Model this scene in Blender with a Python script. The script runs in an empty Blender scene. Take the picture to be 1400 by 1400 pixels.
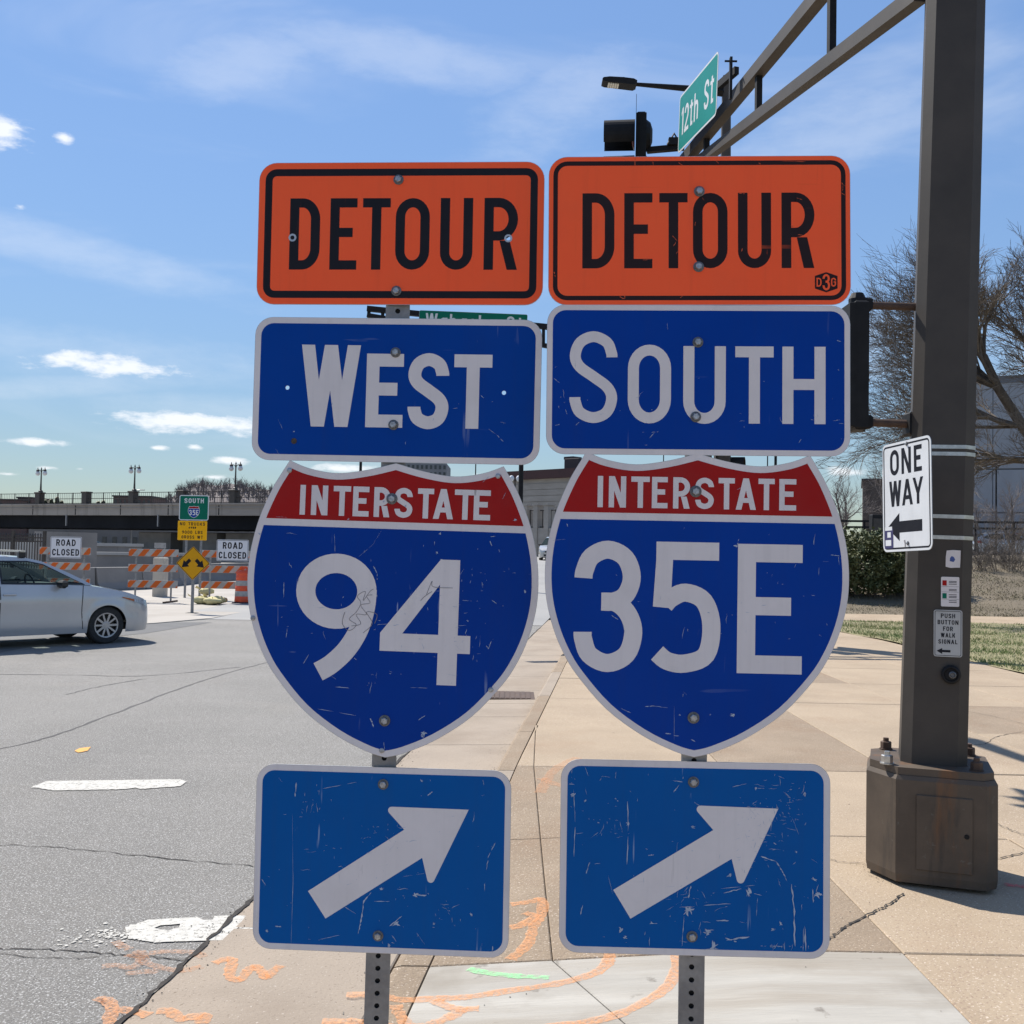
import bpy, math, random
from mathutils import Vector, Matrix
from mathutils.geometry import tessellate_polygon

random.seed(7)
RAD = math.radians
scene = bpy.context.scene
COL = scene.collection

# ------------------------------------------------------------------ camera
FPX = 1430.0                       # focal length in pixels of the 1400 px photograph
PITCH, ROLL = RAD(2.08), RAD(1.1)
CAM = Vector((0, 0, 1.6))
_f = Vector((0, math.cos(PITCH), math.sin(PITCH)))
_r0 = Vector((1, 0, 0)); _u0 = Vector((0, -math.sin(PITCH), math.cos(PITCH)))
_r = math.cos(ROLL) * _r0 + math.sin(ROLL) * _u0
_u = -math.sin(ROLL) * _r0 + math.cos(ROLL) * _u0
camd = bpy.data.cameras.new('camera')
camd.lens = 36.0 * FPX / 1400.0
camd.sensor_width = 36.0
camd.clip_start = 0.05
camd.clip_end = 6000
cam = bpy.data.objects.new('camera', camd)
COL.objects.link(cam)
cam.matrix_world = Matrix(((_r.x, _u.x, -_f.x, CAM.x), (_r.y, _u.y, -_f.y, CAM.y), (_r.z, _u.z, -_f.z, CAM.z), (0, 0, 0, 1)))
scene.camera = cam

def ray(px, py):
    return _f + _r * ((px - 700) / FPX) + _u * ((700 - py) / FPX)
def at_depth(px, py, d):
    return CAM + ray(px, py) * d
def at_y(px, py, y):
    v = ray(px, py); return CAM + v * (y / v.y)
def gnd(px, py, z=0.0):
    v = ray(px, py); return CAM + v * ((z - CAM.z) / v.z)

# ------------------------------------------------------------------ sky, sun, exposure
SKY_K = 0.37
SUN_AZ, SUN_EL = RAD(-39), RAD(51)       # ahead of the camera, to the left
sd = bpy.data.lights.new('sun', 'SUN')
sd.energy = 3.4; sd.angle = RAD(0.53); sd.color = (1.0, 0.95, 0.87)
so = bpy.data.objects.new('sun', sd); COL.objects.link(so)
sdir = Vector((math.sin(SUN_AZ) * math.cos(SUN_EL), math.cos(SUN_AZ) * math.cos(SUN_EL), math.sin(SUN_EL)))
so.rotation_euler = sdir.to_track_quat('Z', 'Y').to_euler()
so.location = (-8, 18, 30)

world = bpy.data.worlds.new('World'); scene.world = world; world.use_nodes = True
wt = world.node_tree; wt.nodes.clear()
def wn(t, **k):
    n = wt.nodes.new(t)
    for a, b in k.items(): setattr(n, a, b)
    return n
def wmath(op, a, b=None, c=None):
    n = wn('ShaderNodeMath', operation=op)
    for i, v in enumerate((a, b, c)):
        if v is None: continue
        if isinstance(v, (int, float)): n.inputs[i].default_value = v
        else: wt.links.new(v, n.inputs[i])
    return n.outputs[0]
w_out = wn('ShaderNodeOutputWorld'); w_bg = wn('ShaderNodeBackground')
w_sky = wn('ShaderNodeTexSky'); w_sky.sky_type = 'NISHITA'
w_sky.sun_disc = False; w_sky.sun_elevation = SUN_EL; w_sky.sun_rotation = SUN_AZ % (2 * math.pi)
w_sky.air_density = 1.0; w_sky.dust_density = 0.05; w_sky.ozone_density = 1.4
w_bg.inputs[1].default_value = 0.14
w_tc = wn('ShaderNodeTexCoord'); w_sep = wn('ShaderNodeSeparateXYZ')
wt.links.new(w_tc.outputs['Generated'], w_sep.inputs[0])
w_az = wmath('ARCTAN2', w_sep.outputs[0], w_sep.outputs[1])
w_el = wmath('ARCSINE', w_sep.outputs[2])
w_cmb = wn('ShaderNodeCombineXYZ'); wt.links.new(w_az, w_cmb.inputs[0]); wt.links.new(wmath('MULTIPLY', w_el, 2.6), w_cmb.inputs[1])
w_n1 = wn('ShaderNodeTexNoise'); w_n1.inputs['Scale'].default_value = 26; w_n1.inputs['Detail'].default_value = 5; w_n1.inputs['Roughness'].default_value = 0.62
wt.links.new(w_cmb.outputs[0], w_n1.inputs['Vector'])
w_nz = wmath('MULTIPLY', wmath('SUBTRACT', w_n1.outputs[0], 0.5), 2.8)
def azel(px, py):
    v = ray(px, py).normalized(); return math.atan2(v.x, v.y), math.asin(v.z)
mask = None
for (cx, cy, rw, rh, amp) in [(6, 182, 38, 22, 1.05), (88, 188, 17, 12, .8), (140, 499, 90, 16, 1.1), (95, 491, 45, 12, .9), (258, 577, 98, 15, 1.15), (45, 604, 40, 6, 1.1),
                              (315, 629, 29, 7, 1.1), (216, 612, 15, 4, .8), (265, 611, 14, 5, 1), (290, 652, 27, 5, 1), (62, 640, 20, 4, .8), (12, 648, 20, 4, .9), (110, 641, 12, 4, .6),
                              (28, 283, 18, 8, .5), (660, 655, 40, 9, .9), (1150, 645, 50, 12, .8), (470, 640, 60, 9, .9)]:
    a, e = azel(cx, cy)
    dx = wmath('DIVIDE', wmath('SUBTRACT', w_az, a), rw / FPX)
    dy = wmath('DIVIDE', wmath('SUBTRACT', w_el, e), rh / FPX)
    r = wmath('SQRT', wmath('ADD', wmath('MULTIPLY', dx, dx), wmath('MULTIPLY', dy, dy)))
    m = wmath('SUBTRACT', wmath('ADD', amp, w_nz), r)
    mask = m if mask is None else wmath('MAXIMUM', mask, m)
# generic fair-weather cumulus all round the horizon
w_n2 = wn('ShaderNodeTexNoise'); w_n2.inputs['Scale'].default_value = 5.5; w_n2.inputs['Detail'].default_value = 3
w_cmb2 = wn('ShaderNodeCombineXYZ'); wt.links.new(w_az, w_cmb2.inputs[0]); wt.links.new(wmath('MULTIPLY', w_el, 5.0), w_cmb2.inputs[1]); w_cmb2.inputs[2].default_value = 3.3
wt.links.new(w_cmb2.outputs[0], w_n2.inputs['Vector'])
behind = wmath('GREATER_THAN', wmath('ABSOLUTE', w_az), 0.75)
gen = wmath('MULTIPLY', wmath('SUBTRACT', wmath('MULTIPLY', w_n2.outputs[0], 9.0), 5.6), behind)
mask = wmath('MAXIMUM', mask, gen)
w_cr = wn('ShaderNodeMapRange'); w_cr.interpolation_type = 'SMOOTHSTEP'
wt.links.new(mask, w_cr.inputs[0]); w_cr.inputs[1].default_value = 0.0; w_cr.inputs[2].default_value = 0.9; w_cr.inputs[4].default_value = 0.90
# thin cirrus veil
w_map = wn('ShaderNodeMapping'); wt.links.new(w_tc.outputs['Generated'], w_map.inputs[0])
w_map.inputs['Rotation'].default_value = (0.25, 0.35, 0.5); w_map.inputs['Scale'].default_value = (1.1, 2.2, 5.5)
w_n3 = wn('ShaderNodeTexNoise'); w_n3.inputs['Scale'].default_value = 2.1; w_n3.inputs['Detail'].default_value = 5; w_n3.inputs['Roughness'].default_value = 0.55; w_n3.inputs['Distortion'].default_value = 0.5
wt.links.new(w_map.outputs[0], w_n3.inputs['Vector'])
w_ci = wn('ShaderNodeMapRange'); w_ci.interpolation_type = 'SMOOTHSTEP'
wt.links.new(w_n3.outputs[0], w_ci.inputs[0]); w_ci.inputs[1].default_value = 0.46; w_ci.inputs[2].default_value = 0.78; w_ci.inputs[4].default_value = 0.26
wisp = None
w_wz = wmath('MULTIPLY', wmath('SUBTRACT', w_n3.outputs[0], 0.5), 2.6)
w_wf = wmath('MULTIPLY', wmath('SUBTRACT', w_n1.outputs[0], 0.5), 1.2)
for (cx, cy, rw, rh, sl) in [(325, 88, 130, 48, -.25), (80, 340, 340, 34, .16), (170, 490, 330, 44, .02), (120, 525, 260, 20, -.12), (760, 150, 150, 70, -.35), (1120, 190, 200, 60, -.2), (560, 80, 240, 40, .1), (300, 560, 200, 30, 0)]:
    a, e = azel(cx, cy); dx = wmath('SUBTRACT', w_az, a); dy = wmath('ADD', wmath('SUBTRACT', w_el, e), wmath('MULTIPLY', dx, sl))
    dx = wmath('DIVIDE', dx, rw / FPX); dy = wmath('DIVIDE', dy, rh / FPX)
    m = wmath('SUBTRACT', 1.0, wmath('ADD', wmath('MULTIPLY', dx, dx), wmath('MULTIPLY', dy, dy))); wisp = m if wisp is None else wmath('MAXIMUM', wisp, m)
w_wr = wn('ShaderNodeMapRange'); w_wr.interpolation_type = 'SMOOTHSTEP'; wt.links.new(wmath('ADD', wmath('ADD', wisp, w_wz), w_wf), w_wr.inputs[0]); w_wr.inputs[1].default_value = -.1; w_wr.inputs[2].default_value = 1.5; w_wr.inputs[4].default_value = .24
alpha = wmath('MAXIMUM', wmath('MAXIMUM', w_cr.outputs[0], w_ci.outputs[0]), w_wr.outputs[0])
w_mix = wn('ShaderNodeMix'); w_mix.data_type = 'RGBA'
# the camera's film-like shoulder: the sky's very wide range compressed evenly over the whole dome
w_bw = wn('ShaderNodeVectorMath', operation='DOT_PRODUCT'); wt.links.new(w_sky.outputs[0], w_bw.inputs[0]); w_bw.inputs[1].default_value = (.25, .6, .15)
w_fac = wmath('DIVIDE', 1.0, wmath('ADD', 1.0, wmath('MULTIPLY', w_bw.outputs['Value'], SKY_K)))
w_tn = wn('ShaderNodeVectorMath', operation='MULTIPLY'); wt.links.new(w_sky.outputs[0], w_tn.inputs[0]); w_tn.inputs[1].default_value = (.89, .975, 1.08)   # white balance
w_cp = wn('ShaderNodeVectorMath', operation='SCALE'); wt.links.new(w_tn.outputs[0], w_cp.inputs[0]); wt.links.new(w_fac, w_cp.inputs['Scale'])
wt.links.new(alpha, w_mix.inputs[0]); wt.links.new(w_cp.outputs[0], w_mix.inputs[6]); w_mix.inputs[7].default_value = (3.5, 3.6, 3.75, 1)
wt.links.new(w_mix.outputs[2], w_bg.inputs[0]); wt.links.new(w_bg.outputs[0], w_out.inputs[0])

world.cycles.sampling_method = 'MANUAL'; world.cycles.sample_map_resolution = 256
vs = scene.view_settings
vs.view_transform = 'Standard'; vs.look = 'None'; vs.gamma = 1; vs.use_curve_mapping = False
vs.exposure = 1.07
scene.cycles.max_bounces = 8; scene.cycles.transparent_max_bounces = 8
scene.cycles.use_denoising = True

# ------------------------------------------------------------------ helpers
class MB:
    """collects polygons and links them as one mesh object"""
    def __init__(s): s.v = []; s.f = []; s.m = []
    def add(s, vs_, fs, mi=0):
        o = len(s.v); s.v.extend([tuple(p) for p in vs_])
        for f in fs: s.f.append(tuple(i + o for i in f)); s.m.append(mi)
        return s
    def quad(s, a, b, c, d, mi=0): return s.add((a, b, c, d), ((0, 1, 2, 3),), mi)
    def box(s, c, d, M=None, mi=0, bev=0.0):
        hx, hy, hz = d[0] / 2, d[1] / 2, d[2] / 2
        if bev <= 0:
            p = [Vector((x, y, z)) for z in (-hz, hz) for y in (-hy, hy) for x in (-hx, hx)]
            F = ((0, 2, 3, 1), (4, 5, 7, 6), (0, 1, 5, 4), (2, 6, 7, 3), (0, 4, 6, 2), (1, 3, 7, 5))
        else:
            b = min(bev, hx * .9, hy * .9, hz * .9); p = []
            for z, k in ((-hz, b), (-hz + b, 0), (hz - b, 0), (hz, b)):
                for x, y in ((-hx + k, -hy + k), (hx - k, -hy + k), (hx - k, hy - k), (-hx + k, hy - k)): p.append(Vector((x, y, z)))
            F = [(3, 2, 1, 0), (12, 13, 14, 15)]
            for l in range(3):
                for i in range(4): j = (i + 1) % 4; F.append((l * 4 + i, l * 4 + j, l * 4 + 4 + j, l * 4 + 4 + i))
        c = Vector(c)
        p = [((M @ q) if M else q) + c for q in p]
        return s.add(p, F, mi)
    def bar(s, a, b, w, h=None, up=Vector((0, 0, 1)), mi=0, ext=0.0):
        a, b = Vector(a), Vector(b); h = h or w
        t = (b - a).normalized(); a = a - t * ext; b = b + t * ext
        x = t.cross(up)
        if x.length < 1e-4: x = t.cross(Vector((0, 1, 0)))
        x.normalize(); y = x.cross(t).normalized()
        P = []
        for q in (a, b):
            for sx, sy in ((-1, -1), (1, -1), (1, 1), (-1, 1)): P.append(q + x * sx * w / 2 + y * sy * h / 2)
        return s.add(P, ((0, 1, 2, 3), (7, 6, 5, 4), (0, 4, 5, 1), (1, 5, 6, 2), (2, 6, 7, 3), (3, 7, 4, 0)), mi)
    def tube(s, pts, rad, n=8, cap=True, mi=0):
        pts = [Vector(p) for p in pts]; m = len(pts)
        if isinstance(rad, (int, float)): rad = [rad] * m
        P = []; x = None
        for i, p in enumerate(pts):
            t = (pts[min(i + 1, m - 1)] - pts[max(i - 1, 0)]).normalized()
            if x is None:
                x = t.cross(Vector((0, 0, 1)))
                if x.length < 1e-3: x = t.cross(Vector((0, 1, 0)))
            else: x = x - t * x.dot(t)
            x.normalize(); y = t.cross(x)
            for k in range(n):
                a = 2 * math.pi * k / n
                P.append(p + (x * math.cos(a) + y * math.sin(a)) * rad[i])
        F = []
        for i in range(m - 1):
            for k in range(n):
                j = (k + 1) % n; F.append((i * n + k, i * n + j, i * n + n + j, i * n + n + k))
        if cap: F.append(tuple(range(n - 1, -1, -1))); F.append(tuple((m - 1) * n + k for k in range(n)))
        return s.add(P, F, mi)
    def lathe(s, prof, M=None, n=24, mi=0):
        P = []
        for r, z in prof:
            for k in range(n):
                a = 2 * math.pi * k / n; q = Vector((r * math.cos(a), r * math.sin(a), z)); P.append(M @ q if M else q)
        F = []
        for i in range(len(prof) - 1):
            for k in range(n):
                j = (k + 1) % n; F.append((i * n + k, i * n + j, i * n + n + j, i * n + n + k))
        F.append(tuple(range(n - 1, -1, -1))); F.append(tuple((len(prof) - 1) * n + k for k in range(n)))
        return s.add(P, F, mi)
    def poly(s, outer, holes, z, M, mi=0):
        """flat face with holes in a sheet's own frame"""
        loops = [outer] + list(holes)
        tris = tessellate_polygon([[Vector((p[0], p[1], 0)) for p in l] for l in loops])
        flat = [p for l in loops for p in l]
        P = [M @ Vector((p[0], p[1], z)) for p in flat]
        F = []
        for t in tris:
            a, b, c = [flat[i] for i in t]
            ar = (b[0] - a[0]) * (c[1] - a[1]) - (c[0] - a[0]) * (b[1] - a[1])
            F.append(tuple(t) if ar > 0 else (t[0], t[2], t[1]))
        return s.add(P, F, mi)
    def prism(s, outer, z0, z1, M, holes=(), mi=0):
        s.poly(outer, holes, z1, M, mi)
        o = len(s.v)
        tris0 = len(s.f)
        s.poly(outer, holes, z0, M, mi)
        for i in range(tris0, len(s.f)): s.f[i] = tuple(reversed(s.f[i]))
        for l in [outer] + list(holes):
            n = len(l)
            P = [M @ Vector((p[0], p[1], z0)) for p in l] + [M @ Vector((p[0], p[1], z1)) for p in l]
            s.add(P, [(i, (i + 1) % n, n + (i + 1) % n, n + i) for i in range(n)], mi)
        return s
    def build(s, name, mats, parent=None, smooth=False, offset=None):
        me = bpy.data.meshes.new(name)
        vs_ = s.v
        if offset is not None: vs_ = [(a - offset[0], b - offset[1], c - offset[2]) for a, b, c in s.v]
        me.from_pydata(vs_, [], s.f)
        if not isinstance(mats, (list, tuple)): mats = [mats]
        for m in mats: me.materials.append(m)
        if len(mats) > 1: me.polygons.foreach_set('material_index', s.m)
        if smooth: me.polygons.foreach_set('use_smooth', [True] * len(me.polygons))
        me.update()
        o = bpy.data.objects.new(name, me); COL.objects.link(o)
        if parent: o.parent = parent
        return o

def smooth_by_angle(o, deg=35):
    me = o.data
    me.polygons.foreach_set('use_smooth', [True] * len(me.polygons))
    try: me.set_sharp_from_angle(angle=RAD(deg))
    except Exception: pass
    return o

def tag(o, label=None, cat=None, group=None, kind=None):
    if label: o['label'] = label
    if cat: o['category'] = cat
    if group: o['group'] = group
    if kind: o['kind'] = kind
    return o
def thing(name, label, cat, loc=(0, 0, 0), rz=0.0, group=None):
    o = bpy.data.objects.new(name, None); COL.objects.link(o)
    o.empty_display_size = 0.2; o.location = loc; o.rotation_euler = (0, 0, rz)
    return tag(o, label, cat, group)
def kids(o): return [c for c in COL.objects if c.parent is o]
def copy_tree(o, parent=None):
    c = o.copy(); COL.objects.link(c); c.parent = parent
    for ch in kids(o): copy_tree(ch, c)
    return c
def Rz(a): return Matrix.Rotation(a, 3, 'Z')

# ------------------------------------------------------------------ materials
def pmat(name, c1, c2=None, scale=8.0, rough=0.6, metal=0.0, bump=0.0, bscale=None, detail=6.0, spec=0.5, speckle=None, stain=None, stretch=None, rough2=None, fac=(0.35, 0.65)):
    m = bpy.data.materials.new(name); m.use_nodes = True; nt = m.node_tree
    b = nt.nodes['Principled BSDF']
    b.inputs['Roughness'].default_value = rough; b.inputs['Metallic'].default_value = metal
    b.inputs['Specular IOR Level'].default_value = spec
    tc = nt.nodes.new('ShaderNodeTexCoord'); vec = tc.outputs['Object']
    if stretch:
        mp = nt.nodes.new('ShaderNodeMapping'); mp.inputs['Scale'].default_value = stretch
        nt.links.new(vec, mp.inputs[0]); vec = mp.outputs[0]
    def noise(sc, det=detail, r=0.6):
        n = nt.nodes.new('ShaderNodeTexNoise'); n.inputs['Scale'].default_value = sc; n.inputs['Detail'].default_value = det; n.inputs['Roughness'].default_value = r
        nt.links.new(vec, n.inputs['Vector']); return n
    def rng(src, a, b_, o0=0.0, o1=1.0):
        r = nt.nodes.new('ShaderNodeMapRange'); r.inputs[1].default_value = a; r.inputs[2].default_value = b_; r.inputs[3].default_value = o0; r.inputs[4].default_value = o1
        nt.links.new(src, r.inputs[0]); return r.outputs[0]
    def mix(f, A, B):
        x = nt.nodes.new('ShaderNodeMix'); x.data_type = 'RGBA'
        nt.links.new(f, x.inputs[0])
        for sock, val in ((x.inputs[6], A), (x.inputs[7], B)):
            if isinstance(val, tuple): sock.default_value = (*val, 1)
            else: nt.links.new(val, sock)
        return x.outputs[2]
    c2 = c2 or tuple(x * .82 for x in c1)
    n1 = noise(scale)
    col = mix(rng(n1.outputs[0], fac[0], fac[1]), c1, c2)
    for sn in (stain if isinstance(stain, list) else [stain] if stain else []):      # (colour, scale, lo, hi, strength[, stretch])
        ns = noise(sn[1], 5)
        if len(sn) > 5:
            m2 = nt.nodes.new('ShaderNodeMapping'); m2.inputs['Scale'].default_value = sn[5]; nt.links.new(tc.outputs['Object'], m2.inputs[0]); nt.links.new(m2.outputs[0], ns.inputs['Vector'])
        col = mix(rng(ns.outputs[0], sn[2], sn[3], 0, sn[4]), col, sn[0])
    if speckle:    # (colour, scale, lo, hi)
        nv = noise(speckle[1], 2, .5)
        col = mix(rng(nv.outputs[0], speckle[2], speckle[3]), col, speckle[0])
        if len(speckle) > 4:
            nv2 = noise(speckle[1] * 1.27, 2, .5)
            col = mix(rng(nv2.outputs[0], speckle[2] + .02, speckle[3] + .02), col, speckle[4])
    nt.links.new(col, b.inputs['Base Color'])
    if rough2 is not None:
        nr = noise(scale * 1.7); nt.links.new(rng(nr.outputs[0], .3, .7, rough, rough2), b.inputs['Roughness'])
    if bump:
        nb = noise(bscale or scale * 4, 8)
        bp = nt.nodes.new('ShaderNodeBump'); bp.inputs['Strength'].default_value = min(1, bump); bp.inputs['Distance'].default_value = 0.01 * bump
        nt.links.new(nb.outputs[0], bp.inputs['Height']); nt.links.new(bp.outputs[0], b.inputs['Normal'])
    return m

def film(name, col, wear, scratch=0.5, rough=0.38, seed=0.0, dirt=(0.12, 0.11, 0.10), dirt_amt=0.15):
    """retroreflective sheeting with fine scratches, chips and grime"""
    m = bpy.data.materials.new(name); m.use_nodes = True; nt = m.node_tree; b = nt.nodes['Principled BSDF']
    b.inputs['Roughness'].default_value = rough; b.inputs['Specular IOR Level'].default_value = 0.08
    tc = nt.nodes.new('ShaderNodeTexCoord')
    def M(op, a, c=None):
        n = nt.nodes.new('ShaderNodeMath'); n.operation = op; n.use_clamp = False
        for i, v in enumerate((a, c)):
            if v is None: continue
            if isinstance(v, (int, float)): n.inputs[i].default_value = v
            else: nt.links.new(v, n.inputs[i])
        return n.outputs[0]
    def noise(sc, det, rot=0.0, stretch=(1, 1, 1), rg=.6):
        mp = nt.nodes.new('ShaderNodeMapping'); mp.inputs['Scale'].default_value = stretch; mp.inputs['Rotation'].default_value = (0, rot, 0); mp.inputs['Location'].default_value = (seed * 3.1, seed * 1.7, seed)
        nt.links.new(tc.outputs['Object'], mp.inputs[0])
        n = nt.nodes.new('ShaderNodeTexNoise'); n.inputs['Scale'].default_value = sc; n.inputs['Detail'].default_value = det; n.inputs['Roughness'].default_value = rg
        nt.links.new(mp.outputs[0], n.inputs['Vector']); return n.outputs[0]
    def rng(src, a, c, o=1.0):
        r = nt.nodes.new('ShaderNodeMapRange'); r.inputs[1].default_value = a; r.inputs[2].default_value = c; r.inputs[4].default_value = o
        nt.links.new(src, r.inputs[0]); return r.outputs[0]
    def mix(f, A, B):
        x = nt.nodes.new('ShaderNodeMix'); x.data_type = 'RGBA'; nt.links.new(f, x.inputs[0])
        for sock, val in ((x.inputs[6], A), (x.inputs[7], B)):
            if isinstance(val, tuple): sock.default_value = (*val, 1)
            else: nt.links.new(val, sock)
        return x.outputs[2]
    fade = rng(noise(4.0, 4), .35, .7, .35)
    base = mix(fade, col, tuple(min(1, c * 1.25) for c in col))
    base = mix(rng(noise(9.0, 7), .5, .8, dirt_amt), base, dirt)
    base = mix(rng(noise(6.0, 5, 0, (9, 9, .35)), .52, .75, .22), base, tuple(c * .72 + .012 for c in col))      # rain streaks
    zone = rng(noise(5.0, 3), .50, .62)
    zone = M('MULTIPLY', zone, .7)
    s1 = rng(noise(60, 2, .9, (1, 1, .07)), .69, .72)
    s2 = rng(noise(55, 2, -.5, (.06, 1, 1)), .70, .73)
    s3 = rng(noise(70, 3, .1, (1, 1, .25)), .72, .75)
    sm = M('MULTIPLY', M('MAXIMUM', M('MAXIMUM', s1, s2), s3), M('MULTIPLY', zone, scratch))
    base = mix(sm, base, wear)
    nt.links.new(base, b.inputs['Base Color'])
    nb = nt.nodes.new('ShaderNodeBump'); nb.inputs['Strength'].default_value = .30; nb.inputs['Distance'].default_value = .004
    nt.links.new(noise(7, 3), nb.inputs['Height']); nt.links.new(nb.outputs[0], b.inputs['Normal'])
    return m

MT = {}
MT['orange'] = film('orange_sheeting', (1.0, 0.118, 0.040), (0.30, 0.05, 0.02), .15, seed=1, dirt_amt=.07)
MT['black_film'] = film('black_print', (0.016, 0.016, 0.021), (0.6, .10, .03), .10, seed=2, dirt_amt=.05)
MT['black_worn'] = film('black_print_worn', (0.024, 0.015, 0.017), (0.75, .10, .03), .55, seed=3, dirt_amt=.05)
MT['blue_a'] = film('blue_sheeting', (0.0, 0.045, 0.275), (0.35, .42, .58), .30, seed=4, dirt_amt=.02)
MT['blue_b'] = film('blue_sheeting_clean', (0.0, 0.040, 0.280), (0.30, .36, .52), .18, seed=5, dirt_amt=.02)
MT['blue_s'] = film('blue_sheeting_scratched', (0.0, 0.036, 0.255), (0.45, .52, .66), .65, seed=6, dirt_amt=.02)
MT['blue_w'] = film('blue_sheeting_worn', (0.0, 0.088, 0.325), (0.42, .52, .66), .65, seed=7, dirt_amt=.02)
MT['white_film'] = film('white_sheeting', (0.66, 0.62, 0.62), (0.30, .28, .28), .25, seed=8, dirt_amt=.12)
MT['red_film'] = film('red_sheeting', (0.33, 0.012, 0.012), (0.55, .35, .33), .55, seed=9, dirt_amt=.10)
MT['white_refl'] = film('white_reflective', (0.62, 0.63, 0.64), (0.35, .34, .33), .2, seed=10, dirt_amt=.06)
MT['green_bright'] = film('green_sheeting_sunlit', (0.02, 0.23, 0.20), (0.3, .4, .35), .2, seed=15, dirt_amt=.05)  # lighter copy of the green: sunlight on the 12th St panel put into its colour
MT['green_film'] = film('green_sheeting', (0.005, 0.135, 0.085), (0.3, .4, .35), .2, seed=11, dirt_amt=.05)
MT['yellow_film'] = film('yellow_sheeting', (0.62, 0.30, 0.012), (0.2, .15, .05), .2, seed=12, dirt_amt=.1)
MT['amber_film'] = film('amber_sheeting', (0.85, 0.42, 0.010), (0.4, .2, .05), .2, seed=13, dirt_amt=.1)
MT['orange_stripe'] = film('orange_stripe', (0.55, 0.115, 0.025), (0.4, .2, .1), .3, seed=14, dirt_amt=.15)
MT['scuff'] = pmat('white_scuff', (0.42, 0.48, 0.58), (0.30, .36, .48), 90, .7)
MT['scuff_grey'] = pmat('grey_scuff', (0.16, 0.15, 0.16), (0.26, .25, .26), 90, .8)
MT['rust_spot'] = pmat('rust_spot', (0.10, 0.07, 0.05), (0.03, .025, .022), 200, .8)
MT['scuff_orange'] = pmat('orange_chip', (0.78, 0.12, 0.03), (.6, .1, .03), 90, .6)
MT['alu'] = pmat('aluminium_edge', (0.52, 0.52, 0.53), (.42, .42, .43), 30, .45, .85)
MT['galv'] = pmat('galvanised_steel', (0.30, 0.30, 0.30), (0.20, .20, .205), 22, .55, .55, .25, 120, stain=((.12, .11, .10), 7, .5, .75, .6))
MT['zinc'] = pmat('zinc_bolt', (0.46, 0.48, 0.50), (0.27, .28, .30), 160, .34, .8, rough2=.6)
MT['washer'] = pmat('dull_washer', (0.17, 0.175, 0.18), (0.10, .10, .105), 140, .5, .6)
MT['hole_shade'] = pmat('hollow_shade', (0.012, 0.012, 0.012), None, 5, .9)
MT['bronze'] = pmat('bronze_painted_steel', (0.066, 0.056, 0.047), (0.050, .043, .037), 3.5, .55, 0, .12, 40, spec=.25, stain=((.085, .07, .058), 1.6, .55, .75, .5))
MT['bronze_rust'] = pmat('bronze_steel_rust', (0.108, 0.083, 0.062), (0.080, .062, .047), 5, .62, 0, .2, 60, spec=.25, stain=[((.18, .080, .032), 3.4, .55, .72, .65, (3, 3, .45)), ((.045, .04, .036), 6, .58, .70, .6, (2, 2, .3)), ((.15, .14, .12), 22, .66, .72, .5, (1, 1, 1))])
MT['black_steel'] = pmat('black_painted_steel', (0.010, 0.010, 0.011), (0.016, .016, .017), 9, .6, 0, .1, 60, spec=.18)
MT['rust_pipe'] = pmat('rusty_pipe', (0.055, 0.030, 0.020), (.09, .05, .03), 14, .7, 0, .2, 60)
MT['steel_band'] = pmat('stainless_band', (0.55, 0.54, 0.52), (.4, .39, .37), 30, .35, .9)

# ------------------------------------------------------------------ lettering (stroke alphabet in the manner of highway signs)
def arc(cx, cy, rx, ry, a0, a1, n=14):
    return [(cx + rx * math.cos(RAD(a0 + (a1 - a0) * i / n)), cy + ry * math.sin(RAD(a0 + (a1 - a0) * i / n))) for i in range(n + 1)]
def strip(pts, s, closed=False):
    n = len(pts); L = []; Rr = []
    for i in range(n):
        if closed: a, b = pts[i - 1], pts[(i + 1) % n]
        else: a, b = pts[max(i - 1, 0)], pts[min(i + 1, n - 1)]
        tx, ty = b[0] - a[0], b[1] - a[1]; l = math.hypot(tx, ty) or 1; nx, ny = -ty / l, tx / l
        p = pts[i]; L.append((p[0] + nx * s / 2, p[1] + ny * s / 2)); Rr.append((p[0] - nx * s / 2, p[1] - ny * s / 2))
    out = []
    for i in range(n if closed else n - 1):
        j = (i + 1) % n
        out.append([Rr[i], Rr[j], L[j], L[i]])
    return out
def rect(x, y, w, h): return [[(x, y), (x + w, y), (x + w, y + h), (x, y + h)]]
def slant(x0, y0, x1, y1, hw):     # parallelogram with horizontal cuts; hw = horizontal width; x = left corner
    return [[(x0, y0), (x0 + hw, y0), (x1 + hw, y1), (x1, y1)]]
def oval(w, h, s, rf=1.15):
    rx = (w - s) / 2; ry = min(rx * rf, (h - s) / 2); cx = w / 2
    return arc(cx, h - s / 2 - ry, rx, ry, 0, 180) + arc(cx, s / 2 + ry, rx, ry, 180, 360)
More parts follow.
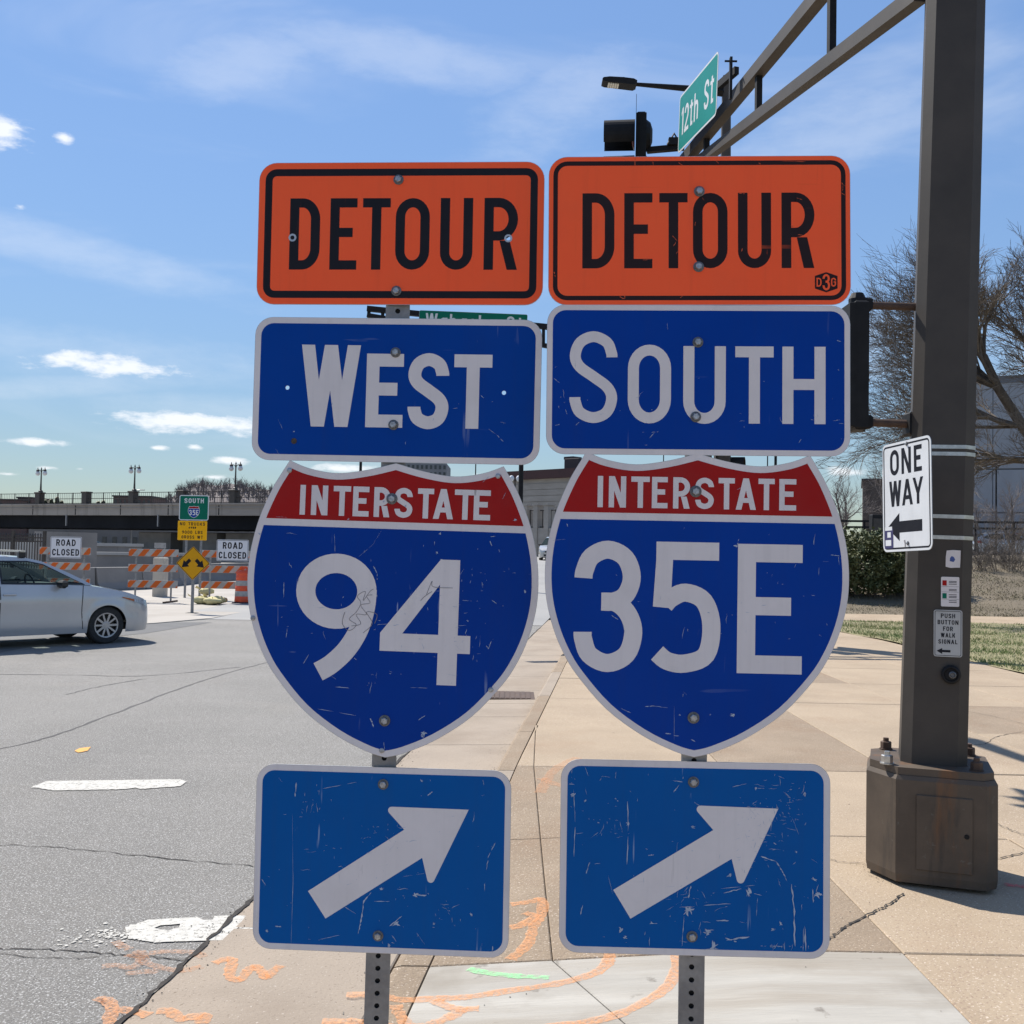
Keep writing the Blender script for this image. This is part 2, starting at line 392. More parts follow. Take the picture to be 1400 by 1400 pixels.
def glyph(ch, w, h, s):
    """list of items; each item a list of convex polygons"""
    e = s / 2; L, R, T, B = e, w - e, h - e, e
    if ch == 'I': return [rect((w - s) / 2, 0, s, h)]
    if ch == 'E': return [rect(0, 0, s, h), rect(s, 0, w - s, s), rect(s, h - s, w - s, s), rect(s, h * .52 - e, (w - s) * .76, s)]
    if ch == 'F': return [rect(0, 0, s, h), rect(s, h - s, w - s, s), rect(s, h * .52 - e, (w - s) * .76, s)]
    if ch == 'L': return [rect(0, 0, s, h), rect(s, 0, w - s, s)]
    if ch == 'T': return [rect(0, h - s, w, s), rect((w - s) / 2, 0, s, h - s)]
    if ch == 'H': return [rect(0, 0, s, h), rect(w - s, 0, s, h), rect(s, h * .51 - e, w - 2 * s, s)]
    if ch == 'U':
        r = (w - s) / 2; return [strip([(L, h), (L, (h + r) / 2)] + arc(w / 2, B + r * 1.1, r, r * 1.1, 180, 360) + [(R, (h + r) / 2), (R, h)], s)]
    if ch in 'O0': return [strip(oval(w, h, s), s, True)]
    if ch == 'D':
        rx = (w - s) * .62; ry = min(rx * 1.25, (h - s) / 2)
        return [rect(0, 0, s, h), strip([(s, T), (R - rx, T)] + arc(R - rx, T - ry, rx, ry, 90, 0) + arc(R - rx, B + ry, rx, ry, 0, -90) + [(s, B)], s)]
    if ch in 'PR':
        m = h * .47; ry = (T - m) / 2; rx = min((w - s) * .6, ry)
        it = [rect(0, 0, s, h), strip([(s, T), (R - rx, T)] + arc(R - rx, T - ry, rx, ry, 90, -90) + [(s, m)], s)]
        if ch == 'R': it.append(slant(w - s * 1.12, 0, w * .46, m - e, s * 1.08))
        return it
    if ch == 'B':
        m = h * .52; r1 = (T - m) / 2; r2 = (m - B) / 2
        return [rect(0, 0, s, h), strip([(s, T), (R - r1, T)] + arc(R - r1, T - r1, r1, r1, 90, -90) + [(s, m)], s), strip([(s, m), (R - r2, m)] + arc(R - r2, m - r2, r2, r2, 90, -90) + [(s, B)], s)]
    def nrm(pts): return [(L + (R - L) * x, B + (T - B) * y) for x, y in pts]
    if ch == 'S':
        return [strip(catmull(nrm([(1.0, .745), (.985, .80), (.86, .93), (.5, 1.0), (.14, .93), (0.0, .765), (.12, .63), (.5, .505), (.88, .375), (1.0, .235), (.86, .065), (.5, 0.0), (.14, .065), (.015, .19), (0.0, .25)]), 5), s)]
    if ch in 'CG':
        rx = (w - s) / 2; ry = min(rx * 1.15, (h - s) / 2); cx = w / 2
        p = [(R, h * .69)] + arc(cx, T - ry, rx, ry, 5, 180) + arc(cx, B + ry, rx, ry, 180, 355) + [(R, h * .31)]
        it = [strip(p, s)]
        if ch == 'G': it.append(rect(w - s, h * .31, s, h * .15)); it.append(rect(w * .52, h * .46, w * .48, s * .9))
        return it
    if ch == 'A':
        k = s * 1.05; return [slant(0, 0, w / 2 - k / 2, h, k), slant(w - k, 0, w / 2 - k / 2, h, k), rect(w * .2, h * .22, w * .6, s * .9)]
    if ch == 'V':
        k = s * 1.05; return [slant(w / 2 - k / 2, 0, 0, h, k), slant(w / 2 - k / 2, 0, w - k, h, k)]
    if ch == 'W':
        k = s * 1.03; a = w * .19; c = w * .5 - k / 2
        return [slant(a, 0, 0, h, k), slant(a, 0, c, h, k), slant(w - a - k, 0, c, h, k), slant(w - a - k, 0, w - k, h, k)]
    if ch == 'N':
        k = s * 1.1; return [rect(0, 0, s, h), rect(w - s, 0, s, h), slant(w - k, 0, 0, h, k)]
    if ch == 'M':
        k = s; return [rect(0, 0, s, h), rect(w - s, 0, s, h), slant(w / 2 - k / 2, h * .2, 0, h, k), slant(w / 2 - k / 2, h * .2, w - k, h, k)]
    if ch == 'K':
        k = s * 1.2; return [rect(0, 0, s, h), slant(s * .8, h * .33, w - k, h, k), slant(w - k, 0, w * .36, h * .60, k)]
    if ch == 'Y':
        k = s * 1.05; return [rect((w - s) / 2, 0, s, h * .42), slant((w - k) / 2, h * .40, 0, h, k), slant((w - k) / 2, h * .40, w - k, h, k)]
    if ch == '1': return [rect(w - s, 0, s, h), [[(w - s, h), (w - s, h - s * 1.3), (0, h * .72), (0, h * .72 + s * .9)]]]
    if ch == '2':
        rx = (w - s) / 2; ry = h * .27
        return [rect(0, 0, w, s), strip(arc(w / 2, T - ry, rx, ry, 170, -30, 18) + [(e * 1.3, s)], s)]
    if ch == '3':
        return [strip(catmull(nrm([(0, .745), (.02, .81), (.15, .935), (.48, 1.0), (.82, .93), (.955, .765), (.85, .61), (.62, .545), (.36, .54)]), 5), s),
                strip(catmull(nrm([(.36, .54), (.66, .53), (.90, .43), (1.0, .27), (.87, .08), (.5, 0.0), (.14, .07), (.015, .205), (0, .27)]), 5), s)]
    if ch == '5':
        return [rect(w * .07, h - s, w * .90, s), [[(w * .07, h - s), (w * .03, h * .50), (w * .03 + s * .97, h * .49), (w * .07 + s * .93, h - s)]],
                strip(catmull([(w * .20, h * .515), (w * .30, h * .570), (w * .50, h * .612), (w * .76, h * .55), (R, h * .365), (w * .80, h * .14), (w * .50, e), (w * .25, h * .085), (w * .10, h * .145)], 5), s)]
    if ch == '9':
        rx = (w - s) / 2; ry = (h * .595 - s) / 2; cy = T - ry
        return [strip(arc(w / 2, cy, rx, ry, 0, 360, 40)[:-1], s, True), strip(catmull([(w * .883, h * .726), (w * .868, h * .58), (w * .80, h * .41), (w * .66, h * .250), (w * .475, h * .128), (w * .313, h * .061)], 6), s)]
    if ch == '4':
        return [rect(w * .645, 0, s * 1.0, h), rect(0, h * .255, w * .645, s * .92), rect(w * .645 + s, h * .255, w - w * .645 - s, s * .92), [[(0, h * .255 + s * .92), (s * 1.15, h * .255 + s * .92), (w * .645, h * .80), (w * .645, h)]]]
    if ch == 't': return [rect(w * .3, s * .9, s, h * .92 - s * .9), rect(0, h * .66, w * .3, s * .85), rect(w * .3 + s, h * .66, w * .7 - s, s * .85), rect(w * .3, 0, w * .65, s * .9)]
    if ch == 'h':
        r = (w - s) / 2; return [rect(0, 0, s, h), strip(arc(w / 2, h * .72 - e - r, r, r, 175, 0, 10) + [(R, 0)], s)]
    if ch == 'a': return [strip(oval(w, h * .72, s), s, True), rect(w - s, 0, s, h * .72)]
    if ch == 'b': return [strip(oval(w, h * .72, s), s, True), rect(0, 0, s, h)]
    if ch == 's': return glyph('S', w, h * .72, s)
    return []
GW = {'I': .24, 'E': .50, 'F': .48, 'L': .48, 'T': .50, 'W': .82, 'M': .74, 'A': .66, 'N': .60, 'K': .60, 'Y': .62, '1': .26, 't': .40, 'h': .5, 'a': .5, 'b': .5, 's': .46}
def put_glyph(mb, M, ch, x0, x1, y0, y1, s, z, mi=0):
    for k, item in enumerate(glyph(ch, x1 - x0, y1 - y0, s)):
        for p in item:
            ar = sum(p[i][0] * p[(i + 1) % len(p)][1] - p[(i + 1) % len(p)][0] * p[i][1] for i in range(len(p)))
            if ar < 0: p = p[::-1]
            mb.add([M @ Vector((a + x0, b + y0, z + k * 4e-5)) for a, b in p], [tuple(range(len(p)))], mi)
def put_text(mb, M, text, cx, y0, h, s, z, wf=1.0, gap=.16, space=.35, mi=0, fit=None):
    def width(g): return sum((space if c == ' ' else GW.get(c, .54) * wf) * h for c in text) + g * h * (len(text) - 1)
    tot = width(gap); k = 1.0
    if fit: k = fit / tot
    x = cx - tot * k / 2
    for c in text:
        if c == ' ': x += (space + gap) * h * k; continue
        w = GW.get(c, .54) * wf * h * k
        put_glyph(mb, M, c, x, x + w, y0, y0 + h, s, z, mi); x += w + gap * h * k

def rrect(w, h, r, n=7, cx=0, cy=0):
    out = []
    for (sx, sy, a) in ((1, 1, 0), (-1, 1, 90), (-1, -1, 180), (1, -1, 270)):
        out += arc(cx + sx * (w / 2 - r), cy + sy * (h / 2 - r), r, r, a, a + 90, n)
    return out
def circ(x, y, r, n=12): return [(x + r * math.cos(2 * math.pi * i / n), y + r * math.sin(2 * math.pi * i / n)) for i in range(n)]
def inset(poly, d):
    n = len(poly); out = []
    ar = sum(poly[i][0] * poly[(i + 1) % n][1] - poly[(i + 1) % n][0] * poly[i][1] for i in range(n)); sg = 1 if ar > 0 else -1
    for i in range(n):
        a, p, b = poly[i - 1], poly[i], poly[(i + 1) % n]
        d1 = Vector((p[0] - a[0], p[1] - a[1])).normalized(); d2 = Vector((b[0] - p[0], b[1] - p[1])).normalized()
        n1 = Vector((-d1.y, d1.x)) * sg; n2 = Vector((-d2.y, d2.x)) * sg
        m = (n1 + n2); l = m.length or 1; m /= l; c = max(.35, m.dot(n1))
        out.append((p[0] + m.x * d / c, p[1] + m.y * d / c))
    return out
def clip_y(poly, y, keep_above):
    out = []; n = len(poly)
    for i in range(n):
        a, b = poly[i], poly[(i + 1) % n]
        ia = (a[1] >= y) == keep_above; ib = (b[1] >= y) == keep_above
        if ia: out.append(a)
        if ia != ib:
            t = (y - a[1]) / (b[1] - a[1]); out.append((a[0] + t * (b[0] - a[0]), y))
    return out
def catmull(P, n=6):
    out = []
    for i in range(len(P) - 1):
        p0 = P[max(i - 1, 0)]; p1 = P[i]; p2 = P[i + 1]; p3 = P[min(i + 2, len(P) - 1)]
        for k in range(n):
            t = k / n
            out.append(tuple(.5 * ((2 * p1[j]) + (-p0[j] + p2[j]) * t + (2 * p0[j] - 5 * p1[j] + 4 * p2[j] - p3[j]) * t * t + (-p0[j] + 3 * p1[j] - 3 * p2[j] + p3[j]) * t ** 3) for j in range(2)))
    out.append(P[-1]); return out

IN = 0.0254
SHEET_T = 0.0022
def sheet_frame(px, py, Y, yaw, roll):
    """frame of a vertical sheet whose middle is seen at (px, py) at distance Y; roll clockwise as seen from the front"""
    o = at_y(px, py, Y)
    x0 = Vector((math.cos(yaw), -math.sin(yaw), 0)); z0 = Vector((0, 0, 1)); n = Vector((-math.sin(yaw), -math.cos(yaw), 0))
    x = x0 * math.cos(roll) - z0 * math.sin(roll); y = x0 * math.sin(roll) + z0 * math.cos(roll)
    return Matrix(((x.x, y.x, n.x, o.x), (x.y, y.y, n.y, o.y), (x.z, y.z, n.z, o.z), (0, 0, 0, 1)))
def px_local(M, px, py):
    Mi = M.inverted(); a = Mi @ CAM; b = Mi @ (CAM + ray(px, py)); d = b - a
    t = -a.z / d.z; p = a + d * t; return p.x, p.y
def bolt(parent, M, x, y, off, washer=.0108, hexr=.0072, mat='zinc', name='bolt'):
    wb = MB(); wb.lathe([(washer, 0.0009), (washer, .0022), (washer * .82, .0030)], M @ Matrix.Translation((x, y, 0)), 20)
    wb.build('washer', MT['washer'], parent, offset=off); mb = MB()
    rot = random.random()
    prof = [(hexr, .003), (hexr, .0078), (hexr * .8, .0092)]
    mb.lathe(prof, M @ Matrix.Translation((x, y, 0)) @ Matrix.Rotation(rot, 4, 'Z'), 6)
    return mb.build(name, MT[mat], parent, offset=off)
def rivet(parent, M, x, y, off):
    mb = MB(); mb.lathe([(.0055, .0004), (.0052, .0022), (.003, .0036)], M @ Matrix.Translation((x, y, 0)), 12)
    return mb.build('rivet', MT['zinc'], parent, offset=off)
def scuffs(M, marks, z, rnd, extra=0, box=None, polyin=None):
    """chips and scrapes in the film: thin ragged slivers"""
    mb = MB(); kz = 0
    def sliver(pts, w):
        nonlocal kz
        L = []; R = []
        n = len(pts)
        for i, p in enumerate(pts):
            a, b = pts[max(i - 1, 0)], pts[min(i + 1, n - 1)]
            tx, ty = b[0] - a[0], b[1] - a[1]; l = math.hypot(tx, ty) or 1
            ww = w * (rnd.uniform(.25, 1.1) if 0 < i < n - 1 else .12)
            L.append((p[0] - ty / l * ww, p[1] + tx / l * ww)); R.append((p[0] + ty / l * ww * rnd.uniform(.4, 1), p[1] - tx / l * ww * rnd.uniform(.4, 1)))
        zz = z + (kz % 40) * 1.2e-6; kz += 1
        for i in range(n - 1):
            mb.add([M @ Vector((*q, zz)) for q in (R[i], R[i + 1], L[i + 1], L[i])], [(0, 1, 2, 3)])
    def dense(pts, k=5, jit=.0):
        out = []
        for i in range(len(pts) - 1):
            for t in range(k):
                u = t / k; out.append((pts[i][0] * (1 - u) + pts[i + 1][0] * u + rnd.uniform(-jit, jit), pts[i][1] * (1 - u) + pts[i + 1][1] * u + rnd.uniform(-jit, jit)))
        out.append(pts[-1]); return out
    for pts, w in marks:
        loc = [px_local(M, *p) for p in pts]
        wl = w * .00078
        if len(loc) == 1:        # a chip: a small ragged patch of short scrapes
            for _ in range(5):
                a = rnd.uniform(0, 6.28); l = wl * rnd.uniform(.6, 1.3); c = (loc[0][0] + rnd.uniform(-wl, wl) * .6, loc[0][1] + rnd.uniform(-wl, wl) * .6)
                sliver(dense([(c[0] - l * math.cos(a), c[1] - l * math.sin(a)), (c[0] + l * math.cos(a), c[1] + l * math.sin(a))], 4, wl * .15), wl * .33)
        else:
            dp = dense(loc, 7, wl * .25)
            i = 0
            while i < len(dp) - 2:       # broken into ragged dashes
                ln = rnd.randint(3, 9); sliver(dp[i:i + ln + 1], wl * .5) if len(dp[i:i + ln + 1]) > 1 else None
                i += ln + (1 if rnd.random() < .45 else 0)
    if box:
        bw_, bh_ = box[1] - box[0], box[3] - box[2]
        cl = [(rnd.uniform(box[0], box[1]), rnd.uniform(box[2], box[3]) - .12 * bh_, rnd.uniform(.02, .10) * bw_) for _ in range(9)]
        for _ in range(int(extra * .8)):
            for _t in range(20):
                if rnd.random() < .72: q_ = rnd.choice(cl); c = (rnd.gauss(q_[0], q_[2]), rnd.gauss(q_[1], q_[2]))
                else: c = (rnd.uniform(box[0], box[1]), rnd.uniform(box[2], box[3]))
                c = (min(box[1], max(box[0], c[0])), min(box[3], max(box[2], c[1])))
                if polyin is None or polyin(c): break
            a = rnd.choice([rnd.uniform(0, 6.28), 1.57 + rnd.uniform(-.3, .3), rnd.uniform(-.2, .2)]); l = rnd.choice([.001, .0015, .002, .003, .005, .009]) * rnd.uniform(.6, 1.4)
            sliver(dense([(c[0] - l * math.cos(a), c[1] - l * math.sin(a)), (c[0] + l * math.cos(a), c[1] + l * math.sin(a))], 3, l * .15), rnd.uniform(.0003, .0007))
    return mb

def make_post(parent, base, top, yaw, off, w=.0508):
    """square perforated steel post, holes every inch on all four sides"""
    base, top = Vector(base), Vector(top); ax = (top - base); H = ax.length; zt = ax.normalized()
    x0 = Vector((math.cos(yaw), -math.sin(yaw), 0)); x0 = (x0 - zt * x0.dot(zt)).normalized(); y0 = zt.cross(x0)
    mb = MB(); cell = IN; nC = int(H / cell); h = w / 2; hr = .0056
    for sx, sy in ((x0, -y0), (y0, x0), (-x0, y0), (-y0, -x0)):      # (along face, outward)
        hole = [(hr * math.cos(2 * math.pi * (k + .5) / 8), hr * math.sin(2 * math.pi * (k + .5) / 8)) for k in range(8)]
        sq = [(h, cell * .21), (h * .42, cell / 2), (-h * .42, cell / 2), (-h, cell * .21), (-h, -cell * .21), (-h * .42, -cell / 2), (h * .42, -cell / 2), (h, -cell * .21)]
        hb = h * .94
        for c in range(nC):
            cz = (c + .5) * cell; o = base + zt * cz + sy * h
            P = [o + sx * min(max(a, -hb), hb) + zt * b for a, b in sq] + [o + sx * a + zt * b for a, b in hole] + [o + sx * a + zt * b - sy * .0025 for a, b in hole]
            cor = [o + sx * hb + zt * (cell / 2), o - sx * hb + zt * (cell / 2), o - sx * hb - zt * (cell / 2), o + sx * hb - zt * (cell / 2)]
            k = len(P); P += cor
            F = [(i, (i + 1) % 8, 8 + (i + 1) % 8, 8 + i) for i in range(8)] + [(8 + i, 8 + (i + 1) % 8, 16 + (i + 1) % 8, 16 + i) for i in range(8)]
            F += [(1, 0, k), (3, 2, k + 1), (5, 4, k + 2), (7, 6, k + 3)]
            mb.add(P, F)
        a = base + sy * h + sx * hb; b = base + sx * h + sy * hb
        t = zt * (nC * cell)
        mb.quad(a, b, b + t, a + t)
    o = mb.build('post', MT['galv'], parent, offset=off)
    mb = MB()                                                           # near-black core: its colour stands for the shade inside the tube
    M3 = Matrix((x0, y0, zt)).transposed()
    mb.box(base + zt * (nC * cell / 2), (w - .012, w - .012, nC * cell - .01), M3)
    mb.build('post_shade_core', MT['hole_shade'], o, offset=off)
    return o

def sheet(parent, name, label, M, outline, off, holes=(), back='alu'):
    mb = MB(); mb.prism(outline, -SHEET_T, 0, M, holes)
    o = mb.build(name, MT[back], parent, offset=off); tag(o, label); return o
def layer(parent, name, mat, M, outline, z, off, holes=()):
    mb = MB(); mb.poly(outline, holes, z, M); return mb.build(name, mat if not isinstance(mat, str) else MT[mat], parent, offset=off)

ZL1, ZL2, ZL3 = .00025, .0005, .0009

def arrow_pts(tail1, joint_up, barb_up, tip, barb_lo, joint_lo, tail2, r):
    def rnd_corner(a, p, b, r, n=6):
        d1 = (Vector(a) - Vector(p)).normalized(); d2 = (Vector(b) - Vector(p)).normalized()
        ang = d1.angle(d2); t = r / math.tan(ang / 2); c = Vector(p) + (d1 + d2).normalized() * (r / math.sin(ang / 2))
        s = Vector(p) + d1 * t - c; e_ = Vector(p) + d2 * t - c
        a0 = math.atan2(s.y, s.x); a1 = math.atan2(e_.y, e_.x); da = (a1 - a0 + math.pi) % (2 * math.pi) - math.pi
        return [(c.x + r * math.cos(a0 + da * i / n), c.y + r * math.sin(a0 + da * i / n)) for i in range(n + 1)]
    return [tail1, tail2, joint_lo] + rnd_corner(joint_lo, barb_lo, tip, r) + [tip] + rnd_corner(tip, barb_up, joint_up, r) + [joint_up]

half = [(8.85, 0), (9.55, 1.15), (10.25, 2.45), (11.2, 4.8), (11.8, 7.3), (12, 9.6), (11.85, 11.8), (11.3, 14), (10.45, 16), (9.3, 17.8), (6.95, 20.4), (4.1, 22.4), (1.5, 23.6), (0, 24)]
side = catmull(half, 4)
topr = catmull([(8.85, 0), (7.2, .62), (4.9, .95), (2.4, .62), (0, .0)], 5)
def shield_outline(k=1.0):
    r = [(x * IN * k, (12 - y) * IN * k) for x, y in side]              # right side going down
    l = [(-x, y) for x, y in reversed(r[:-1])]
    t = [(-x * IN * k, (12 - y) * IN * k) for x, y in topr[1:]]         # from the left corner to the peak
    t2 = [(-x, y) for x, y in reversed(t[:-1])][:]
    P = r + l + t + t2
    return list(reversed(P))                                            # counter-clockwise

def sign_assembly(cfg):
    Y = cfg['Y']; yaw = cfg['yaw']; rnd = random.Random(cfg['seed'])
    # post runs behind the sheets through two measured points
    pa = at_y(*cfg['post_top'], Y + .0335); pb = at_y(*cfg['post_low'], Y + .0335)
    t = (pa - pb).normalized(); base = pb - t * ((pb.z + .02) / t.z); top = pb + t * ((cfg['top_z'] - pb.z) / t.z)
    off = (base.x, base.y, 0.0)
    root = thing('detour_sign', cfg['label'], 'road sign', off)
    make_post(root, base, top, cfg['post_yaw'], off)
    tilt = math.atan2(t.x, t.z)
    # --- DETOUR
    c = cfg['detour']; M = sheet_frame(c['px'][0], c['px'][1], Y, yaw, RAD(c['roll'])); W, H = c['w'] * IN, c['h'] * IN
    out = rrect(W, H, 1.5 * IN); hol = [circ(*px_local(M, *p), .0045) for p in c['holes']]
    pn = sheet(root, 'detour_panel', 'orange panel reading DETOUR in black', M, out, off, hol)
    layer(pn, 'orange_face', 'orange', M, inset(out, .0008), ZL1, off, hol)
    bo = inset(out, c['bi'] * IN); bi = inset(out, (c['bi'] + c['bw']) * IN)
    mb = MB(); n = len(bo)
    for i in range(n): mb.add([M @ Vector((*q, ZL2)) for q in (bo[i], bo[(i + 1) % n], bi[(i + 1) % n], bi[i])], [(0, 1, 2, 3)])
    mb.build('border', MT[c['ink']], pn, offset=off)
    mb = MB()
    for ch, x0, x1 in zip('DETOUR', *c['lx']): put_glyph(mb, M, ch, x0 * IN - W / 2, x1 * IN - W / 2, H / 2 - c['ly'][1] * IN, H / 2 - c['ly'][0] * IN, c['s'] * IN, ZL2)
    # keep the punched holes open where print crosses them
    mb.build('lettering', MT[c['ink2']], pn, offset=off)
    if c['holes']:
        for p in c['holes']:
            x, y = px_local(M, *p); mb = MB()
            o1, i1 = circ(x, y, .0085, 16), circ(x, y, .0045, 16)
            for i in range(16): mb.add([M @ Vector((*q, ZL3 + .0002)) for q in (o1[i], o1[(i + 1) % 16], i1[(i + 1) % 16], i1[i])], [(0, 1, 2, 3)])
            mb.build('hole_rim', MT['alu'], pn, offset=off)
    for p in c['bolts']: bolt(pn, M, *px_local(M, *p), off)
    if c['marks']: scuffs(M, c['marks'], ZL3 + .0001, rnd).build('scrapes', MT['scuff_orange'], pn, offset=off)['kind'] = 'stuff'
    if c.get('emblem'):
        ex, ey = px_local(M, *c['emblem']); e_w, e_h = .0225, .0205
        hexo = [(ex - e_w, ey + e_h * .62), (ex - e_w, ey - e_h * .62), (ex, ey - e_h), (ex + e_w, ey - e_h * .62), (ex + e_w, ey + e_h * .62), (ex, ey + e_h)]
        em = layer(pn, 'emblem', MT['black_worn'], M, hexo, ZL3, off)
        mb = MB(); z = ZL3 + .0002
        put_glyph(mb, M, 'D', ex - .0195, ex - .0095, ey - .009, ey + .009, .0026, z)
        put_glyph(mb, M, '3', ex - .0075, ex + .0075, ey - .0165, ey + .0165, .0042, z)
        put_glyph(mb, M, 'G', ex + .0095, ex + .0195, ey - .009, ey + .009, .0026, z)
        mb.build('emblem_lettering', MT['orange'], em if False else pn, offset=off)
    # --- cardinal direction
    c = cfg['dir']; M = sheet_frame(c['px'][0], c['px'][1], Y, yaw, RAD(c['roll'])); W, H = c['w'] * IN, c['h'] * IN
    out = rrect(W, H, 1.5 * IN); hol = [circ(*px_local(M, *p), .0045) for p in c['holes']]
    pn = sheet(root, 'direction_panel', c['label'], M, out, off, hol)
    layer(pn, 'white_face', 'white_film', M, inset(out, .0008), ZL1, off, hol)
    layer(pn, 'blue_face', c['mat'], M, rrect(W - 2 * c['bw'] * IN, H - 2 * c['bw'] * IN, 1.05 * IN), ZL2, off, hol)
    mb = MB()
    for ch, x0, x1, y0, y1 in c['letters']: put_glyph(mb, M, ch, x0 * IN - W / 2, x1 * IN - W / 2, H / 2 - y1 * IN, H / 2 - y0 * IN, c['s'] * IN, ZL3)
    mb.build('lettering', MT['white_film'], pn, offset=off)
    for p in c['bolts']: bolt(pn, M, *px_local(M, *p), off)
    for p in c.get('spots', ()):
        x, y = px_local(M, *p); mb = MB(); mb.poly(circ(x, y, .0065, 9), [], ZL3, M); mb.build('grime_spot', MT['rust_spot'], pn, offset=off)
    scuffs(M, c['marks'], ZL3 + .0003, rnd, c['extra'], (-W * .47, W * .47, -H * .44, H * .1)).build('scrapes', MT['scuff'], pn, offset=off)['kind'] = 'stuff'
    # --- interstate shield
    c = cfg['shield']; M = sheet_frame(c['px'][0], c['px'][1], Y, yaw, RAD(c['roll']))
    out = shield_outline(c['k']); pn = sheet(root, 'route_shield', c['label'], M, out, off)
    layer(pn, 'white_face', 'white_film', M, inset(out, .0008), ZL1, off)
    inn = inset(out, c['bw'] * IN); k = c['k'] * IN
    layer(pn, 'red_field', 'red_film', M, clip_y(inn, (12 - 4.84) * k, True), ZL2, off)
    layer(pn, 'blue_field', c['mat'], M, clip_y(inn, (12 - 5.42) * k, False), ZL2, off)
    mb = MB()
    for ch, (x0, x1) in zip('INTERSTATE', c['ix']): put_glyph(mb, M, ch, x0 * IN, x1 * IN, (12 - c['iy'][1]) * IN, (12 - c['iy'][0]) * IN, c['is'] * IN, ZL3)
    mb.build('lettering', MT['white_film'], pn, offset=off)
    mb = MB()
    for ch, x0, x1, y0, y1 in c['digits']: put_glyph(mb, M, ch, x0 * IN, x1 * IN, (12 - y1) * IN, (12 - y0) * IN, c['ds'] * IN, ZL3)
    mb.build('numerals', MT['white_film'], pn, offset=off)
    for p in c['bolts']: bolt(pn, M, *px_local(M, *p), off, .0118, .0074)
    for p in c['rivets']: rivet(pn, M, *px_local(M, *p), off)
    inside = lambda q: abs(q[0]) < .26 and q[1] > -.27 + abs(q[0]) * .9
    scuffs(M, c['marks'], ZL3 + .0004, rnd, c['extra'], (-.28, .28, -.28, .16), inside).build('scrapes', MT['scuff'], pn, offset=off)['kind'] = 'stuff'
    if c.get('scribble'):
        for i, pts in enumerate(c['scribble']):
            mb = MB(); loc = catmull([px_local(M, *p) for p in pts], 5)
            for p in strip(loc, .0011): mb.add([M @ Vector((*q, ZL3 + .0005 + i * 2e-5)) for q in p], [(0, 1, 2, 3)])
            mb.build('pen_stroke', MT['scuff_grey'], pn, offset=off)
    # --- arrow
    c = cfg['arrow']; M = sheet_frame(c['px'][0], c['px'][1], Y, yaw, RAD(c['roll'])); W, H = c['w'] * IN, c['h'] * IN
    out = rrect(W, H, 1.5 * IN); pn = sheet(root, 'arrow_panel', c['label'], M, out, off)
    layer(pn, 'white_face', 'white_film', M, inset(out, .0008), ZL1, off)
    layer(pn, 'blue_face', 'blue_w', M, rrect(W - 2 * c['bw'] * IN, H - 2 * c['bw'] * IN, 1.0 * IN), ZL2, off)
    ap = arrow_pts(*[px_local(M, *p) for p in c['pts']], c['r'])
    layer(pn, 'arrow', 'white_film', M, ap, ZL3, off)
    for p in c['bolts']: bolt(pn, M, *px_local(M, *p), off, .0110, .0072)
    scuffs(M, c['marks'], ZL3 + .0003, rnd, c['extra'], (-W * .46, W * .46, -H * .44, H * .44)).build('scrapes', MT['scuff'], pn, offset=off)['kind'] = 'stuff'
    return root

